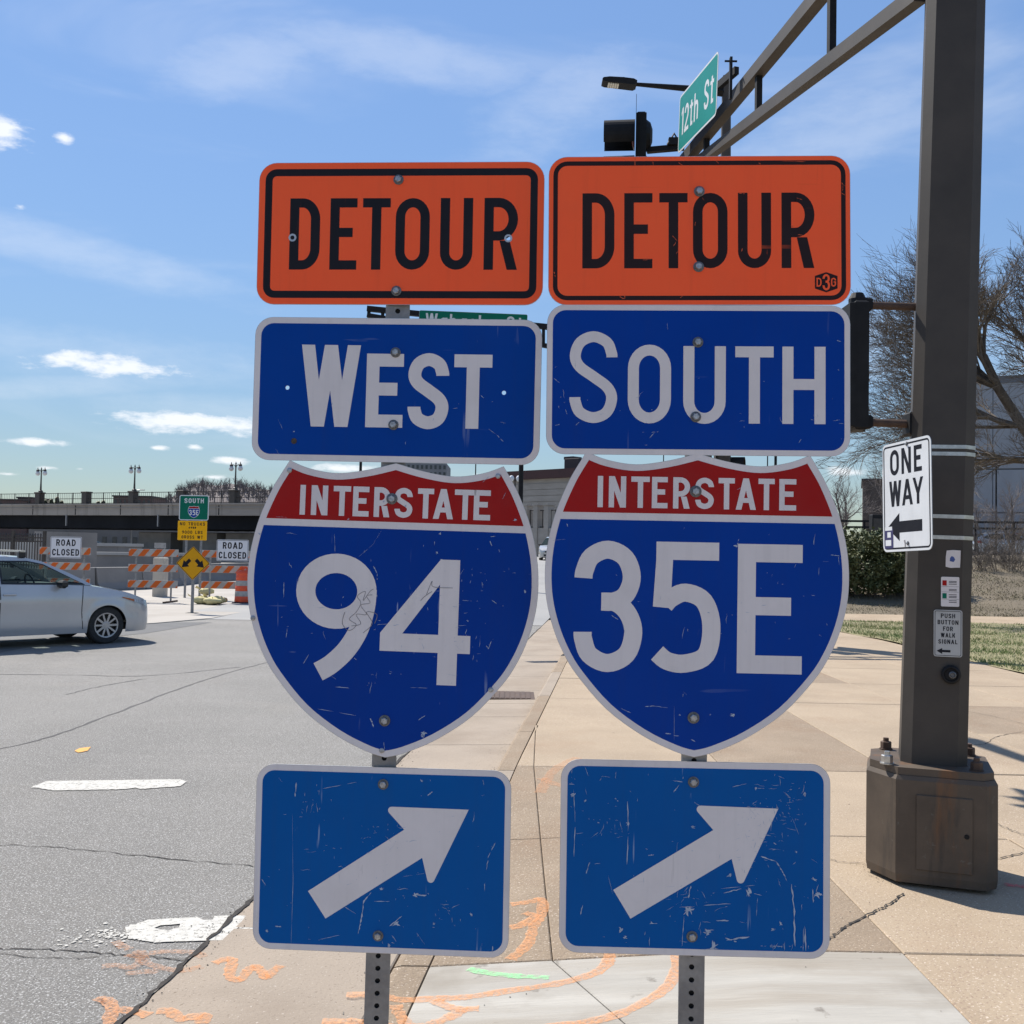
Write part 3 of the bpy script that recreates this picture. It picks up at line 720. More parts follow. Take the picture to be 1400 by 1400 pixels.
def z6(x, y): return (330 + x / 3.2558, 1020 + y / 3.2558)
def z7(x, y): return (740 + x / 3.1818, 1020 + y / 3.1818)
def z4(x, y): return (330 + x / 3.1818, 620 + y / 3.1818)
def z5(x, y): return (740 + x / 3.1818, 610 + y / 3.1818)
def zz(f, *pp): return [f(*p) for p in pp]
s94 = .0191; c94 = 652
ix94 = [(243, 272), (295, 368), (392, 468), (478, 548), (570, 640), (660, 738), (760, 830), (828, 915), (920, 1012), (1003, 1075)]
ix35 = [(245, 267), (293, 368), (390, 470), (480, 548), (572, 645), (668, 748), (768, 838), (843, 930), (940, 1010), (1030, 1103)]
LEFT = dict(Y=2.190, yaw=RAD(3.3), seed=11, post_top=(544, 425), post_low=(516, 1350), post_yaw=RAD(-6), top_z=2.40,
    label='post carrying orange DETOUR, blue WEST, interstate 94 shield and arrow panels',
    detour=dict(px=(546.5, 319), roll=-.15, w=24, h=12, holes=[(400, 325), (695, 326)], bi=.55, bw=.60, ink='black_film', ink2='black_film', lx=([2.71, 6.13, 8.87, 11.65, 15.4, 19.05], [5.27, 8.4, 11.2, 14.5, 18.1, 21.85]), ly=(3.04, 9.06), s=.78,
                bolts=[(545, 246), (542, 398)], marks=[]),
    dir=dict(px=(541.5, 533.5), roll=.25, w=24, h=12, label='blue panel reading WEST', holes=[(393, 530), (689, 537)], mat='blue_a', bw=.52, s=1.07,
             letters=[('W', 4.0, 8.97, 2.30, 9.13), ('E', 9.5, 12.6, 2.98, 9.12), ('S', 13.0, 16.4, 2.88, 9.2), ('T', 16.8, 19.95, 2.95, 9.1)], bolts=[(541, 482), (538, 581)], spots=[(402, 603)],
             marks=[(zz(lambda x, y: (330 + x / 3.1818, 200 + y / 3.1818), (1075, 1230), (1110, 1255), (1140, 1285)), 2.2), (zz(lambda x, y: (330 + x / 3.1818, 200 + y / 3.1818), (160, 1190), (180, 1230)), 1.2), ([(402, 590)], 2)], extra=14),
    shield=dict(px=(534.2, 833.5), roll=.8, k=1.006, label='interstate shield reading 94', bw=.55, mat='blue_s',
                ix=[((a - c94) * s94 - .15, (b - c94) * s94 - .15) for a, b in ix94], iy=(1.95, 4.42), **{'is': .45},
                digits=[('9', (237 - c94) * s94, (588 - c94) * s94, 7.55, 17.95), ('4', (610 - c94) * s94, (1000 - c94) * s94, 7.75, 18.0)], ds=1.6,
                bolts=[(536, 682), (526, 985)], rivets=[(396, 643), (681, 651), (346, 845), (671, 943), (522, 1026)], extra=120,
                marks=[(zz(z4, (575, 490), (590, 520), (592, 550)), 3), (zz(z4, (588, 610), (590, 625)), 3), (zz(z4, (490, 890), (505, 900)), 2.4), (zz(z4, (270, 915), (300, 865)), 1.6), (zz(z4, (185, 560), (185, 640)), 2), (zz(z4, (200, 760), (195, 800)), 2), (zz(z4, (510, 450), (570, 400), (610, 335)), .8),
                       (zz(z4, (590, 745), (650, 740)), 1.6), (zz(z4, (560, 1150), (575, 1190)), 4), (zz(z4, (770, 1160), (800, 1140)), 3), ([z4(790, 1220)], 7), (zz(z4, (410, 1015), (470, 1020)), 2.2), (zz(z4, (735, 1018), (810, 1020)), 1.4), (zz(z4, (330, 1110), (500, 1140)), 1.6),
                       (zz(z4, (1080, 380), (1095, 410)), 3.4), (zz(z4, (1065, 835), (1075, 850), (1088, 815)), 2.2), ([z4(985, 728)], 2.2), (zz(z4, (1090, 638), (1112, 655)), 2.2), ([z4(865, 350)], 3), (zz(z4, (960, 638), (1005, 642)), 1), ([z4(80, 350)], 3.6), ([z4(1235, 600)], 4), (zz(z4, (405, 350), (408, 430)), 1), ([z4(850, 430)], 3),
                       (zz(z4, (1150, 170), (1135, 200)), 1.6), ([z4(1190, 290)], 3.4), ([z4(620, 210)], 2.6), ([z4(715, 230)], 3), ([z4(465, 285)], 2.4), (zz(z4, (1050, 125), (1085, 95)), 1.6), (zz(z4, (150, 275), (200, 278)), .9), (zz(z4, (620, 1255), (625, 1300)), 2)],
                scribble=[zz(z4, (450, 690), (440, 740), (470, 770), (500, 745), (470, 720), (500, 690), (520, 650), (505, 620), (540, 600), (530, 640), (560, 600), (575, 590)), zz(z4, (480, 750), (520, 740), (500, 700), (545, 700), (520, 660), (560, 650), (545, 620), (570, 615)),
                          zz(z4, (530, 780), (570, 740), (545, 690), (590, 700), (580, 740)), zz(z4, (805, 615), (830, 555), (835, 580), (920, 585)), zz(z4, (780, 640), (800, 620), (830, 600))]),
    arrow=dict(px=(521.5, 1175.8), roll=-.1, w=21, h=15, label='blue panel with white arrow pointing up to the right', bw=.50,
               pts=zz(z6, (297, 645), (725, 372), (632, 268), (1012, 283), (838, 640), (805, 497), (375, 767)), r=.0075, bolts=[(524, 1072), (517, 1279)], extra=150,
               marks=[(zz(z6, (243, 160), (240, 225)), 5), (zz(z6, (360, 190), (515, 160)), 1.4), (zz(z6, (830, 220), (855, 200)), 4), (zz(z6, (228, 300), (230, 600)), .8), (zz(z6, (232, 560), (222, 880)), 1.6), (zz(z6, (1130, 430), (1100, 490), (1090, 550)), 3), (zz(z6, (1083, 610), (1083, 660)), 2),
                      (zz(z6, (580, 650), (545, 690), (532, 780), (520, 835)), 4.4), ([z6(625, 635)], 5), (zz(z6, (770, 660), (835, 665)), 5), ([z6(775, 665)], 6), ([z6(690, 785)], 8), (zz(z6, (715, 755), (660, 800)), 3), (zz(z6, (590, 690), (660, 690)), 2.2), (zz(z6, (460, 715), (510, 745)), 2), ([z6(657, 885)], 5), (zz(z6, (350, 860), (440, 840)), 1.2),
                      (zz(z6, (150, 802), (178, 804)), 4), ([z6(858, 792)], 3), ([z6(1022, 748)], 3.6), (zz(z6, (1075, 150), (1080, 175)), 1.4), ([z6(802, 155)], 3), (zz(z6, (90, 590), (110, 620)), 2), (zz(z6, (1118, 890), (1118, 920)), 3), ([z6(115, 820)], 4), (zz(z6, (720, 580), (820, 565)), 1), (zz(z6, (780, 830), (815, 880)), 1.4), (zz(z6, (670, 840), (690, 870)), 2)]))
s35 = .0182; c35 = 677
RIGHT = dict(Y=2.098, yaw=RAD(1.7), seed=23, post_top=(958, 230), post_low=(945, 1350), post_yaw=RAD(9), top_z=2.36,
    label='post carrying orange DETOUR, blue SOUTH, interstate 35E shield and arrow panels',
    detour=dict(px=(955.5, 315), roll=-.75, w=24, h=12, holes=[], bi=.38, bw=.36, ink='black_worn', ink2='black_worn', lx=([2.72, 6.06, 8.85, 11.53, 15.1, 18.55], [5.27, 8.3, 11.1, 14.27, 17.72, 21.15]), ly=(2.98, 9.05), s=.76,
                bolts=[(956, 262), (955, 365)], emblem=(1129.5, 386),
                marks=[(zz(lambda x, y: (740 + x / 3.1818, 200 + y / 3.1818), *p), w) for p, w in [(((408, 45), (408, 85)), 2.6), (((595, 70), (615, 85)), 2), (((485, 65), (487, 82)), 1.4), (((340, 655), (362, 665), (365, 645)), 3), (((605, 660), (615, 650)), 2.6), (((570, 390), (590, 410), (575, 435)), 1.8), (((440, 495), (480, 492)), 1.6), (((670, 330), (668, 350)), 2), (((700, 225), (710, 240)), 1.6),
                       (((585, 470), (595, 455)), 1.2), (((1085, 345), (1100, 352)), 2.4), (((1115, 385), (1140, 388)), 2), (((1110, 225), (1140, 235)), 1.6), (((870, 460), (875, 445)), 2), (((860, 205), (885, 207)), 2), (((1300, 200), (1322, 215)), 1.8), (((1305, 160), (1322, 175)), 2.4), (((1310, 195), (1312, 170)), 1.6), (((55, 545), (62, 570)), 2.4), (((945, 72), (955, 80)), 1.6), (((1040, 65), (1150, 68)), 1.2), (((760, 65), (775, 78)), 1.4)]]),
    dir=dict(px=(954, 519.5), roll=-.45, w=24, h=12, label='blue panel reading SOUTH', holes=[], mat='blue_b', bw=.46, s=.87,
             letters=[('S', 1.83, 5.62, 2.15, 9.5), ('O', 6.46, 9.88, 3.2, 9.5), ('U', 10.85, 14.2, 3.3, 9.5), ('T', 14.95, 17.97, 3.3, 9.45), ('H', 18.66, 22.05, 3.3, 9.45)], bolts=[(954, 468), (951, 570)],
             marks=[(zz(lambda x, y: (740 + x / 3.1818, 200 + y / 3.1818), *p), w) for p, w in [(((470, 1270), (500, 1240)), 2), (((480, 1245), (510, 1242)), 1.4), (((60, 1215), (80, 1210)), 2), (((150, 1215), (165, 1200)), 1.6), (((75, 1130), (78, 1140)), 2), (((548, 770), (550, 800)), 1.2), (((1285, 845), (1305, 850)), 2), (((1290, 970), (1295, 978)), 2), (((1270, 1195), (1300, 1190)), 1.4), (((1120, 1290), (1130, 1275)), 1.4), (((55, 1010), (80, 1030)), 1.6), (((105, 1145), (112, 1165)), 1.8)]], extra=34),
    shield=dict(px=(951.5, 826.5), roll=.0, k=.995, label='interstate shield reading 35E', bw=.53, mat='blue_b',
                ix=[((a - c35) * s35, (b - c35) * s35) for a, b in ix35], iy=(1.98, 4.46), **{'is': .42},
                digits=[('3', (150 - c35) * s35, (447 - c35) * s35, 7.1, 17.45), ('5', (482 - c35) * s35, (783 - c35) * s35, 7.1, 17.35), ('E', (855 - c35) * s35, (1133 - c35) * s35, 7.15, 17.3)], ds=1.42,
                bolts=[(951, 672), (948, 981)], rivets=[], extra=40,
                marks=[(zz(z5, (115, 350), (110, 335)), 3), (zz(z5, (850, 440), (860, 405)), 3.4), ([z5(845, 435)], 4), (zz(z5, (1258, 473), (1298, 478)), 2.2), (zz(z5, (1292, 480), (1296, 525)), 1.2), (zz(z5, (450, 1132), (495, 1130), (550, 1138)), 2), (zz(z5, (578, 1130), (578, 1280)), .8), (zz(z5, (540, 1250), (565, 1250)), 3.6), (zz(z5, (575, 1258), (610, 1262)), 2), (zz(z5, (650, 1275), (672, 1285)), 2.2), ([z5(833, 1168)], 4.6), ([z5(603, 1168)], 2),
                       (zz(z5, (615, 1090), (618, 1075)), 1.4), (zz(z5, (345, 1140), (390, 1160)), 1.4), (zz(z5, (1208, 820), (1220, 828)), 1.6), (zz(z5, (1240, 770), (1243, 780)), 1.4), (zz(z5, (50, 410), (105, 405)), .8), (zz(z5, (305, 735), (335, 755)), 2), (zz(z5, (355, 775), (365, 815)), 2), ([z5(735, 1168)], 1.6), (zz(z5, (850, 190), (870, 180)), 1.4)]),
    arrow=dict(px=(949.5, 1173.5), roll=-.25, w=21, h=15, label='blue panel with white arrow pointing up to the right, heavily scratched', bw=.52,
               pts=zz(z7, (313, 625), (748, 365), (655, 257), (1031, 272), (862, 630), (828, 490), (388, 750)), r=.0075, bolts=[(948, 1069), (946, 1280)], extra=330,
               marks=[(zz(z7, (140, 190), (148, 330), (142, 480)), 2.2), ([z7(140, 210)], 6), (zz(z7, (375, 240), (378, 345), (372, 515)), 2.8), ([z7(378, 338)], 4), (zz(z7, (210, 505), (195, 555)), 3), (zz(z7, (180, 690), (168, 740)), 3), (zz(z7, (830, 178), (905, 160)), 2.2), ([z7(935, 182)], 3), (zz(z7, (940, 183), (970, 184)), 1.4), ([z7(1145, 208)], 4), (zz(z7, (955, 480), (1020, 500), (1045, 540), (1068, 585)), 3.4), (zz(z7, (1088, 600), (1098, 720), (1102, 895)), 5.5),
                      (zz(z7, (1145, 785), (1150, 890)), 4.4), (zz(z7, (1140, 790), (1138, 890)), 2), ([z7(1200, 650)], 9), ([z7(1188, 578)], 5), (zz(z7, (1180, 620), (1182, 680)), 3), (zz(z7, (795, 640), (870, 620)), 5), (zz(z7, (780, 620), (930, 605)), 1.8), ([z7(905, 630)], 8), (zz(z7, (925, 640), (960, 650)), 1.6), (zz(z7, (705, 692), (845, 684)), 2.4), (zz(z7, (650, 605), (640, 660)), 4), ([z7(640, 715)], 11), (zz(z7, (600, 700), (680, 698)), 3), (zz(z7, (620, 740), (612, 870)), 2.4),
                      ([z7(725, 810)], 9), (zz(z7, (760, 758), (825, 760)), 5), (zz(z7, (805, 845), (905, 828)), 6), (zz(z7, (800, 835), (850, 850)), 4), ([z7(750, 870)], 8), (zz(z7, (690, 885), (770, 882)), 3), ([z7(345, 800)], 6), ([z7(480, 768)], 3), (zz(z7, (480, 770), (505, 772)), 2), ([z7(365, 830)], 4), (zz(z7, (465, 475), (490, 472)), 3), ([z7(820, 560)], 4), (zz(z7, (805, 568), (830, 555)), 3), ([z7(1008, 798)], 4), (zz(z7, (1010, 420), (1025, 430)), 2.4), ([z7(1108, 460)], 2.6), ([z7(660, 352)], 4), (zz(z7, (545, 715), (600, 680)), 1),
                      (zz(z7, (575, 200), (600, 170)), 3), (zz(z7, (570, 150), (615, 155)), 2), ([z7(190, 238)], 3), (zz(z7, (255, 150), (265, 130), (300, 135)), 1.4), (zz(z7, (325, 110), (322, 140)), 2), (zz(z7, (1090, 310), (1120, 385)), 1), (zz(z7, (940, 660), (935, 740)), 1), ([z7(1040, 770)], 4), (zz(z7, (320, 225), (335, 240)), 2), (zz(z7, (290, 560), (310, 640)), .8), (zz(z7, (690, 260), (660, 240)), 1.4), (zz(z7, (1030, 130), (1070, 145)), 1.2)]))
sign_assembly(LEFT)
sign_assembly(RIGHT)

# ------------------------------------------------------------------ ground, road, pavement
ZR = -0.12
def xc(Y): return -.056 + .104 * (Y - 8.08)          # face line of the kerb
def xb(Y): return xc(Y) - .86                         # edge of the asphalt
def sstep(a, b, x):
    t = min(1, max(0, (x - a) / (b - a))); return t * t * (3 - 2 * t)
def street_z(Y): return ZR + 1.22 * sstep(24, 74, Y) + max(0, Y - 74) * .012

MT['ground'] = pmat('packed_earth', (0.20, 0.18, 0.155), (0.27, .245, .21), .15, .95, 0, .2, 2)
MT['asphalt'] = pmat('old_asphalt', (0.178, 0.168, 0.152), (0.210, .198, .180), .55, .88, 0, .9, 60, spec=.3, stain=[((.225, .205, .175), .5, .55, .75, .6), ((.135, .128, .118), .35, .50, .72, .75, (.9, .28, 1)), ((.24, .225, .205), .9, .56, .72, .6, (.25, .9, 1)), ((.07, .066, .062), 2.6, .70, .76, .7)], speckle=((.40, .39, .37), 110, .57, .63, (.075, .073, .069)), detail=8)
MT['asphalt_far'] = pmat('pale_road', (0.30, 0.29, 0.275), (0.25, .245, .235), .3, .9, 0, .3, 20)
MT['concrete'] = pmat('tan_concrete', (0.385, 0.302, 0.212), (0.330, .257, .180), 1.1, .9, 0, .5, 70, spec=.25, stain=[((.29, .20, .13), .9, .54, .74, .6), ((.24, .185, .13), .35, .50, .70, .5), ((.10, .08, .06), 7, .70, .75, .6)], speckle=((.26, .19, .14), 80, .60, .68, (.55, .46, .37)), detail=8)
MT['concrete_b'] = pmat('tan_concrete_worn', (0.300, 0.232, 0.165), (0.245, .188, .132), 1.6, .92, 0, .8, 60, spec=.25, stain=((.25, .17, .11), 1.3, .50, .70, .6), speckle=((.20, .15, .11), 80, .60, .68, (.50, .42, .34)), detail=8)
MT['concrete_new'] = pmat('new_broomed_concrete', (0.41, 0.385, 0.34), (0.34, .318, .28), 2.0, .9, 0, .55, 26, spec=.25, stain=[((.27, .23, .18), 1.1, .46, .70, .8), ((.25, .22, .18), 1.6, .52, .68, .7, (1, 1, 1)), ((.13, .11, .09), 5, .66, .72, .7, (1, 1, 1))], stretch=(.35, 3.0, 1), detail=8)
MT['gutter'] = pmat('gutter_concrete', (0.335, 0.275, 0.215), (0.29, .24, .19), 1.4, .92, 0, .6, 70, spec=.25, stain=((.24, .185, .135), .7, .5, .72, .6), speckle=((.20, .16, .12), 85, .64, .72, (.44, .38, .32)), detail=8)
MT['joint'] = pmat('joint_dirt', (0.075, 0.06, 0.045), (0.13, .105, .08), 30, .98)
MT['crack'] = pmat('crack_dirt', (0.022, 0.019, 0.017), (0.05, .042, .035), 30, .98)
MT['crack_soft'] = pmat('sealed_seam', (0.085, 0.082, 0.08), (0.12, .115, .11), 30, .95)

MT['yellow_mark'] = pmat('yellow_orange_paint', (0.75, .36, .07), (.6, .3, .08), 18, .85)
def spray(name, col, lo=.36, hi=.66, amt=.72, sc=38):
    """thin sprayed paint: breaks up over the grain of the concrete"""
    m = pmat(name, col, tuple(min(1, c * 1.1 + .03) for c in col), 25, .9); nt = m.node_tree
    tc = nt.nodes.new('ShaderNodeTexCoord'); n = nt.nodes.new('ShaderNodeTexNoise'); n.inputs['Scale'].default_value = sc; n.inputs['Detail'].default_value = 6; n.inputs['Roughness'].default_value = .75
    nt.links.new(tc.outputs['Object'], n.inputs['Vector']); r = nt.nodes.new('ShaderNodeMapRange'); r.inputs[1].default_value = lo; r.inputs[2].default_value = hi; r.inputs[4].default_value = amt
    nt.links.new(n.outputs[0], r.inputs[0]); nt.links.new(r.outputs[0], nt.nodes['Principled BSDF'].inputs['Alpha']); return m
MT['road_paint'] = spray('worn_white_paint', (0.46, .44, .395), .33, .47, 1.0, 48)
MT['spray_orange'] = spray('orange_spray_paint', (0.74, .33, .13), .32, .68, .72, 60)
MT['spray_orange_faint'] = spray('orange_spray_paint_faded', (0.64, .31, .15), .38, .74, .62, 60)
MT['spray_green'] = spray('green_spray_paint', (0.30, .82, .34))
MT['spray_red'] = spray('red_spray_paint', (0.80, .10, .12))

g = MB(); g.quad((-2500, -600, -.30), (2500, -600, -.30), (2500, 3500, -.30), (-2500, 3500, -.30))
tag(g.build('ground', MT['ground']), kind='structure')

def strip_mesh(mb, L, R):
    o = len(mb.v); n = len(L)
    mb.add(list(L) + list(R), [(i, n + i, n + i + 1, i + 1) for i in range(n - 1)])
rd = MB()
ys = [-16, -8, 0, 4, 8, 12, 16, 20, 24, 30, 38, 46]
strip_mesh(rd, [(-90, y, ZR) for y in ys], [(xb(y) if y < 26 else xb(26) , y, ZR) for y in ys])
road = tag(rd.build('road', MT['asphalt']), kind='structure')
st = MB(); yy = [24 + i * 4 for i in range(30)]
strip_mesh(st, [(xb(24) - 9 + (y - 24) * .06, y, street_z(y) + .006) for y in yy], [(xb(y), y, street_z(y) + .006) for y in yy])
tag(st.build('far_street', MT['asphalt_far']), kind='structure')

# sidewalk of cast slabs
def zside(x, y):
    low = -.095 * (1 - sstep(5.2, 8.4, y))
    return low * min(1, max(0, (1.0 - x) / 1.35))
sw = MB(); bed = []
ysw = [-9, -7.2, -5.4, -3.6, -1.8, 0, 1.8, 2.55, 4.30, 6.05, 7.85, 9.65, 11.45, 13.25, 15.05, 16.9, 18.8, 20.7, 22.6, 24.5, 26.5, 28.5, 30.5]
cols = [None, .2, 1.62, 2.88, 4.3, 5.75, 7.2]
ybed = [-9 + i * 1.2 for i in range(34)]
xs_b = [-.9, -.4, .1, .6, 1.1, 7.2]
for i in range(len(ybed) - 1):
    for j in range(len(xs_b) - 1):
        pts = []
        for (u, v) in ((j, i), (j + 1, i), (j + 1, i + 1), (j, i + 1)):
            x = max(xs_b[u], xc(ybed[v]) + .16); pts.append((x, ybed[v], zside(x, ybed[v]) - .028))
        if pts[1][0] - pts[0][0] > .02 or pts[2][0] - pts[3][0] > .02: sw.add(pts, [(0, 1, 2, 3)])
sidewalk = tag(sw.build('sidewalk', MT['joint']), kind='structure')
def slab(P, mat, name='slab', parent=None, gap=.0032, bev=.006, th=.03, warp=False):
    """one cast slab with eased edges; P: corners counter-clockwise with z"""
    P = [Vector(p) for p in P]; n = len(P)
    c = sum(P, Vector()) / n
    def ins(d):
        q = inset([(p.x, p.y) for p in P], d); return [Vector((a, b, P[i].z)) for i, (a, b) in enumerate(q)]
    o = ins(gap); i_ = ins(gap + bev)
    mb = MB()
    V = [p - Vector((0, 0, th)) for p in o] + [p - Vector((0, 0, bev * .8)) for p in o] + i_
    F = [(k, (k + 1) % n, n + (k + 1) % n, n + k) for k in range(n)] + [(n + k, n + (k + 1) % n, 2 * n + (k + 1) % n, 2 * n + k) for k in range(n)]
    if not warp: mb.add(V, F + [tuple(2 * n + k for k in range(n))]); return mb.build(name, mat, parent)
    # a slab that bends down to the ramp: its edges and top follow the slope
    N = 8; g_ = lambda q, u, v: (q[0] * (1 - u) + q[1] * u) * (1 - v) + (q[3] * (1 - u) + q[2] * u) * v
    top = [[g_(i_, a / N, b / N) for a in range(N + 1)] for b in range(N + 1)]
    top = [[Vector((p.x, p.y, zside(p.x, p.y))) for p in r_] for r_ in top]
    mb.add([p for r_ in top for p in r_], [(b * (N + 1) + a, b * (N + 1) + a + 1, (b + 1) * (N + 1) + a + 1, (b + 1) * (N + 1) + a) for a in range(N) for b in range(N)])
    rim = [(a, 0) for a in range(N)] + [(N, b) for b in range(N)] + [(N - a, N) for a in range(N)] + [(0, N - b) for b in range(N)]
    ring = [top[b][a] for a, b in rim]; out_ = [g_(o, a / N, b / N) for a, b in rim]; m_ = len(rim)
    out_ = [Vector((q.x, q.y, p.z - bev * .8)) for p, q in zip(ring, out_)]
    mb.add(ring + out_ + [p - Vector((0, 0, th)) for p in out_], [(k, m_ + k, m_ + (k + 1) % m_, (k + 1) % m_) for k in range(m_)] + [(m_ + k, 2 * m_ + k, 2 * m_ + (k + 1) % m_, m_ + (k + 1) % m_) for k in range(m_)])
    return mb.build(name, mat, parent)
def colx(k, y):
    if k == 0: return xc(y) + .15
    x = cols[k]
    if k == 1: x = .2 if y >= 4.2 else .2 + (4.25 - y) * .40 if y > 2 else 1.0
    return max(x, xc(y) + .15)
for i in range(len(ysw) - 1):
    for k in range(len(cols) - 1):
        y0, y1 = ysw[i], ysw[i + 1]
        P = [(colx(k, y0), y0), (colx(k + 1, y0), y0), (colx(k + 1, y1), y1), (colx(k, y1), y1)]
        if P[1][0] - P[0][0] < .12 or P[2][0] - P[3][0] < .12:
            if P[1][0] - P[0][0] < .05: continue
        dz = random.uniform(-.004, .003) if y0 > 8.4 or k > 1 else 0
        new = (2.5 < y0 < 4 or (1.5 < y0 < 2.6)) and k <= 1
        worn = (k <= 1 and 4 < y0 < 7) or random.random() < .12
        slab([(x, y, zside(x, y) + dz) for x, y in P], MT['concrete_new'] if new else MT['concrete_b'] if worn else MT['concrete'], parent=sidewalk, warp=(k <= 1 and -2 < y0 < 8.4), gap=.0020 if k <= 1 else .0032)

# gutter pan and kerb, cast in lengths
gt = MB(); yg = [-9 + i * .75 for i in range(48)]
strip_mesh(gt, [(xb(y) - .02, y, ZR - .012) for y in yg], [(xc(y) + .02, y, ZR + .004) for y in yg])
gutter = tag(gt.build('gutter', MT['joint']), kind='structure')
yj = [-9, -6, -3, 0, 1.9, 4.75, 7.6, 9.2, 10.75, 11.7, 12.75, 14.2, 17.1, 20.0, 23, 26]
for i in range(len(yj) - 1):
    y0, y1 = yj[i], yj[i + 1]
    slab([(xb(y0), y0, ZR + .004), (xc(y0) - .0, y0, ZR + .022), (xc(y1) - .0, y1, ZR + .022), (xb(y1), y1, ZR + .004)], MT['gutter'], 'gutter_slab', gutter, gap=.004)
kb = MB()
kerb = tag(MB().add([(xc(y) + .03, y, ZR - .02) for y in (-9, 26)] + [(xc(y) + .12, y, ZR - .02) for y in (-9, 26)], [(0, 2, 3, 1)]).build('kerb', MT['joint']), kind='structure')
ky = [-9, -6, -3, 0, 2, 4.3, 6.05, 7.7, 9.3, 11.6, 13.9, 16.2, 19.2, 22.2, 26]
for i in range(len(ky) - 1):
    y0, y1 = ky[i] + .006, ky[i + 1] - .006; mb = MB(); n = 7; V = []
    for q in range(n):
        y = y0 + (y1 - y0) * q / (n - 1); top = max(zside(xc(y) + .15, y), ZR + .026)
        jit = random.uniform(-.004, .004)
        prof = [(0.0, ZR - .02), (.006, max(top - .035, ZR + .02)), (.012 + jit, max(top - .012, ZR + .022)), (.034, top), (.146, top + .001), (.150, top - .03)]
        V += [(xc(y) + a, y, b) for a, b in prof]
    F = []
    for q in range(n - 1):
        for r in range(5): a = q * 6 + r; F.append((a, a + 1, a + 7, a + 6))
    F += [(0, 1, 2, 3, 4, 5), tuple((n - 1) * 6 + r for r in (5, 4, 3, 2, 1, 0))]
    mb.add(V, [tuple(reversed(f)) for f in F]); mb.build('kerb_stone', MT['concrete_b'] if i % 3 else MT['gutter'], kerb)

# storm drain in the gutter
dx, dy = gnd(700, 953, ZR + .02).x, gnd(700, 953, ZR).y
dr = thing('storm_drain', 'dark grated storm drain set in the gutter beside the kerb', 'drain', (dx - .05, dy, ZR + .016))
mb = MB(); mb.box((0, 0, .004), (.62, .62, .008)); mb.build('frame', MT['rust_pipe'], dr)
for k in range(9):
    mb = MB(); mb.box((-.24 + k * .06, 0, .011), (.046, .56, .006)); mb.build('grate_bar', MT['rust_pipe'], dr)

# cracks: narrow ragged ribbons of dirt
def ribbon(pts, w, z, rnd, k=8, jit=.01, taper=True, wlo=.35):
    loc = catmull([(p[0], p[1]) for p in pts], k); n = len(loc); mb = MB(); V = []
    for i, p in enumerate(loc):
        a, b = loc[max(i - 1, 0)], loc[min(i + 1, n - 1)]; tx, ty = b[0] - a[0], b[1] - a[1]; l = math.hypot(tx, ty) or 1
        jx, jy = rnd.uniform(-jit, jit), rnd.uniform(-jit, jit); ww = w * rnd.uniform(wlo, 1.25) * (.15 if taper and i in (0, n - 1) else 1)
        zz_ = z(p[0], p[1]) if callable(z) else z
        V += [(p[0] + jx - ty / l * ww / 2, p[1] + jy + tx / l * ww / 2, zz_), (p[0] + jx + ty / l * ww / 2, p[1] + jy - tx / l * ww / 2, zz_)]
    mb.add(V, [(2 * i + 1, 2 * i + 3, 2 * i + 2, 2 * i) for i in range(n - 1)]); return mb
rnd = random.Random(5)
def g2(z, *pp): return [tuple(gnd(*p, z))[:2] for p in pp]
for pts, w, m in [([(-40, 1154), (60, 1158), (150, 1166), (260, 1177), (350, 1185)], .009, 'crack'), ([(-40, 1298), (60, 1299), (130, 1303), (200, 1309), (285, 1317)], .008, 'crack'), ([(-40, 1303), (90, 1311), (180, 1306), (270, 1314)], .005, 'crack'),
                  ([(-40, 1032), (60, 1010), (150, 978), (250, 940), (330, 915), (400, 897)], .03, 'crack_soft'), ([(90, 950), (140, 938), (200, 928)], .02, 'crack_soft'), ([(-20, 922), (100, 923), (200, 924), (330, 912)], .03, 'crack_soft')]:
    ribbon(g2(ZR, *pts), w, ZR + .003, rnd, 10, .012).build('crack', MT[m], road)
# opened joint between asphalt and gutter
ribbon([(xb(y), y) for y in (2.5, 3.2, 3.8, 4.4, 5, 5.6)], .024, ZR + .009, rnd, 14, .012).build('crack', MT['crack'], road)
ribbon([(xb(y), y) for y in (5.6, 8, 11, 14, 18, 24)], .022, ZR + .009, rnd, 14, .01).build('crack', MT['crack'], road)
for pts, w in [([(1131, 1287), (1160, 1265), (1195, 1247), (1215, 1237), (1236, 1222)], .012), ([(1130, 1174), (1150, 1179), (1180, 1181)], .006), ([(1320, 1020), (1348, 1017), (1362, 1008), (1400, 1000)], .008), ([(1362, 1175), (1400, 1166)], .009), ([(1345, 1118), (1375, 1132), (1400, 1142)], .008), ([(1320, 972), (1360, 980), (1400, 990)], .006)]:
    ribbon(g2(0, *pts), w, lambda x, y: zside(x, y) + .0045, rnd, 12, .006).build('crack', MT['crack'], sidewalk)

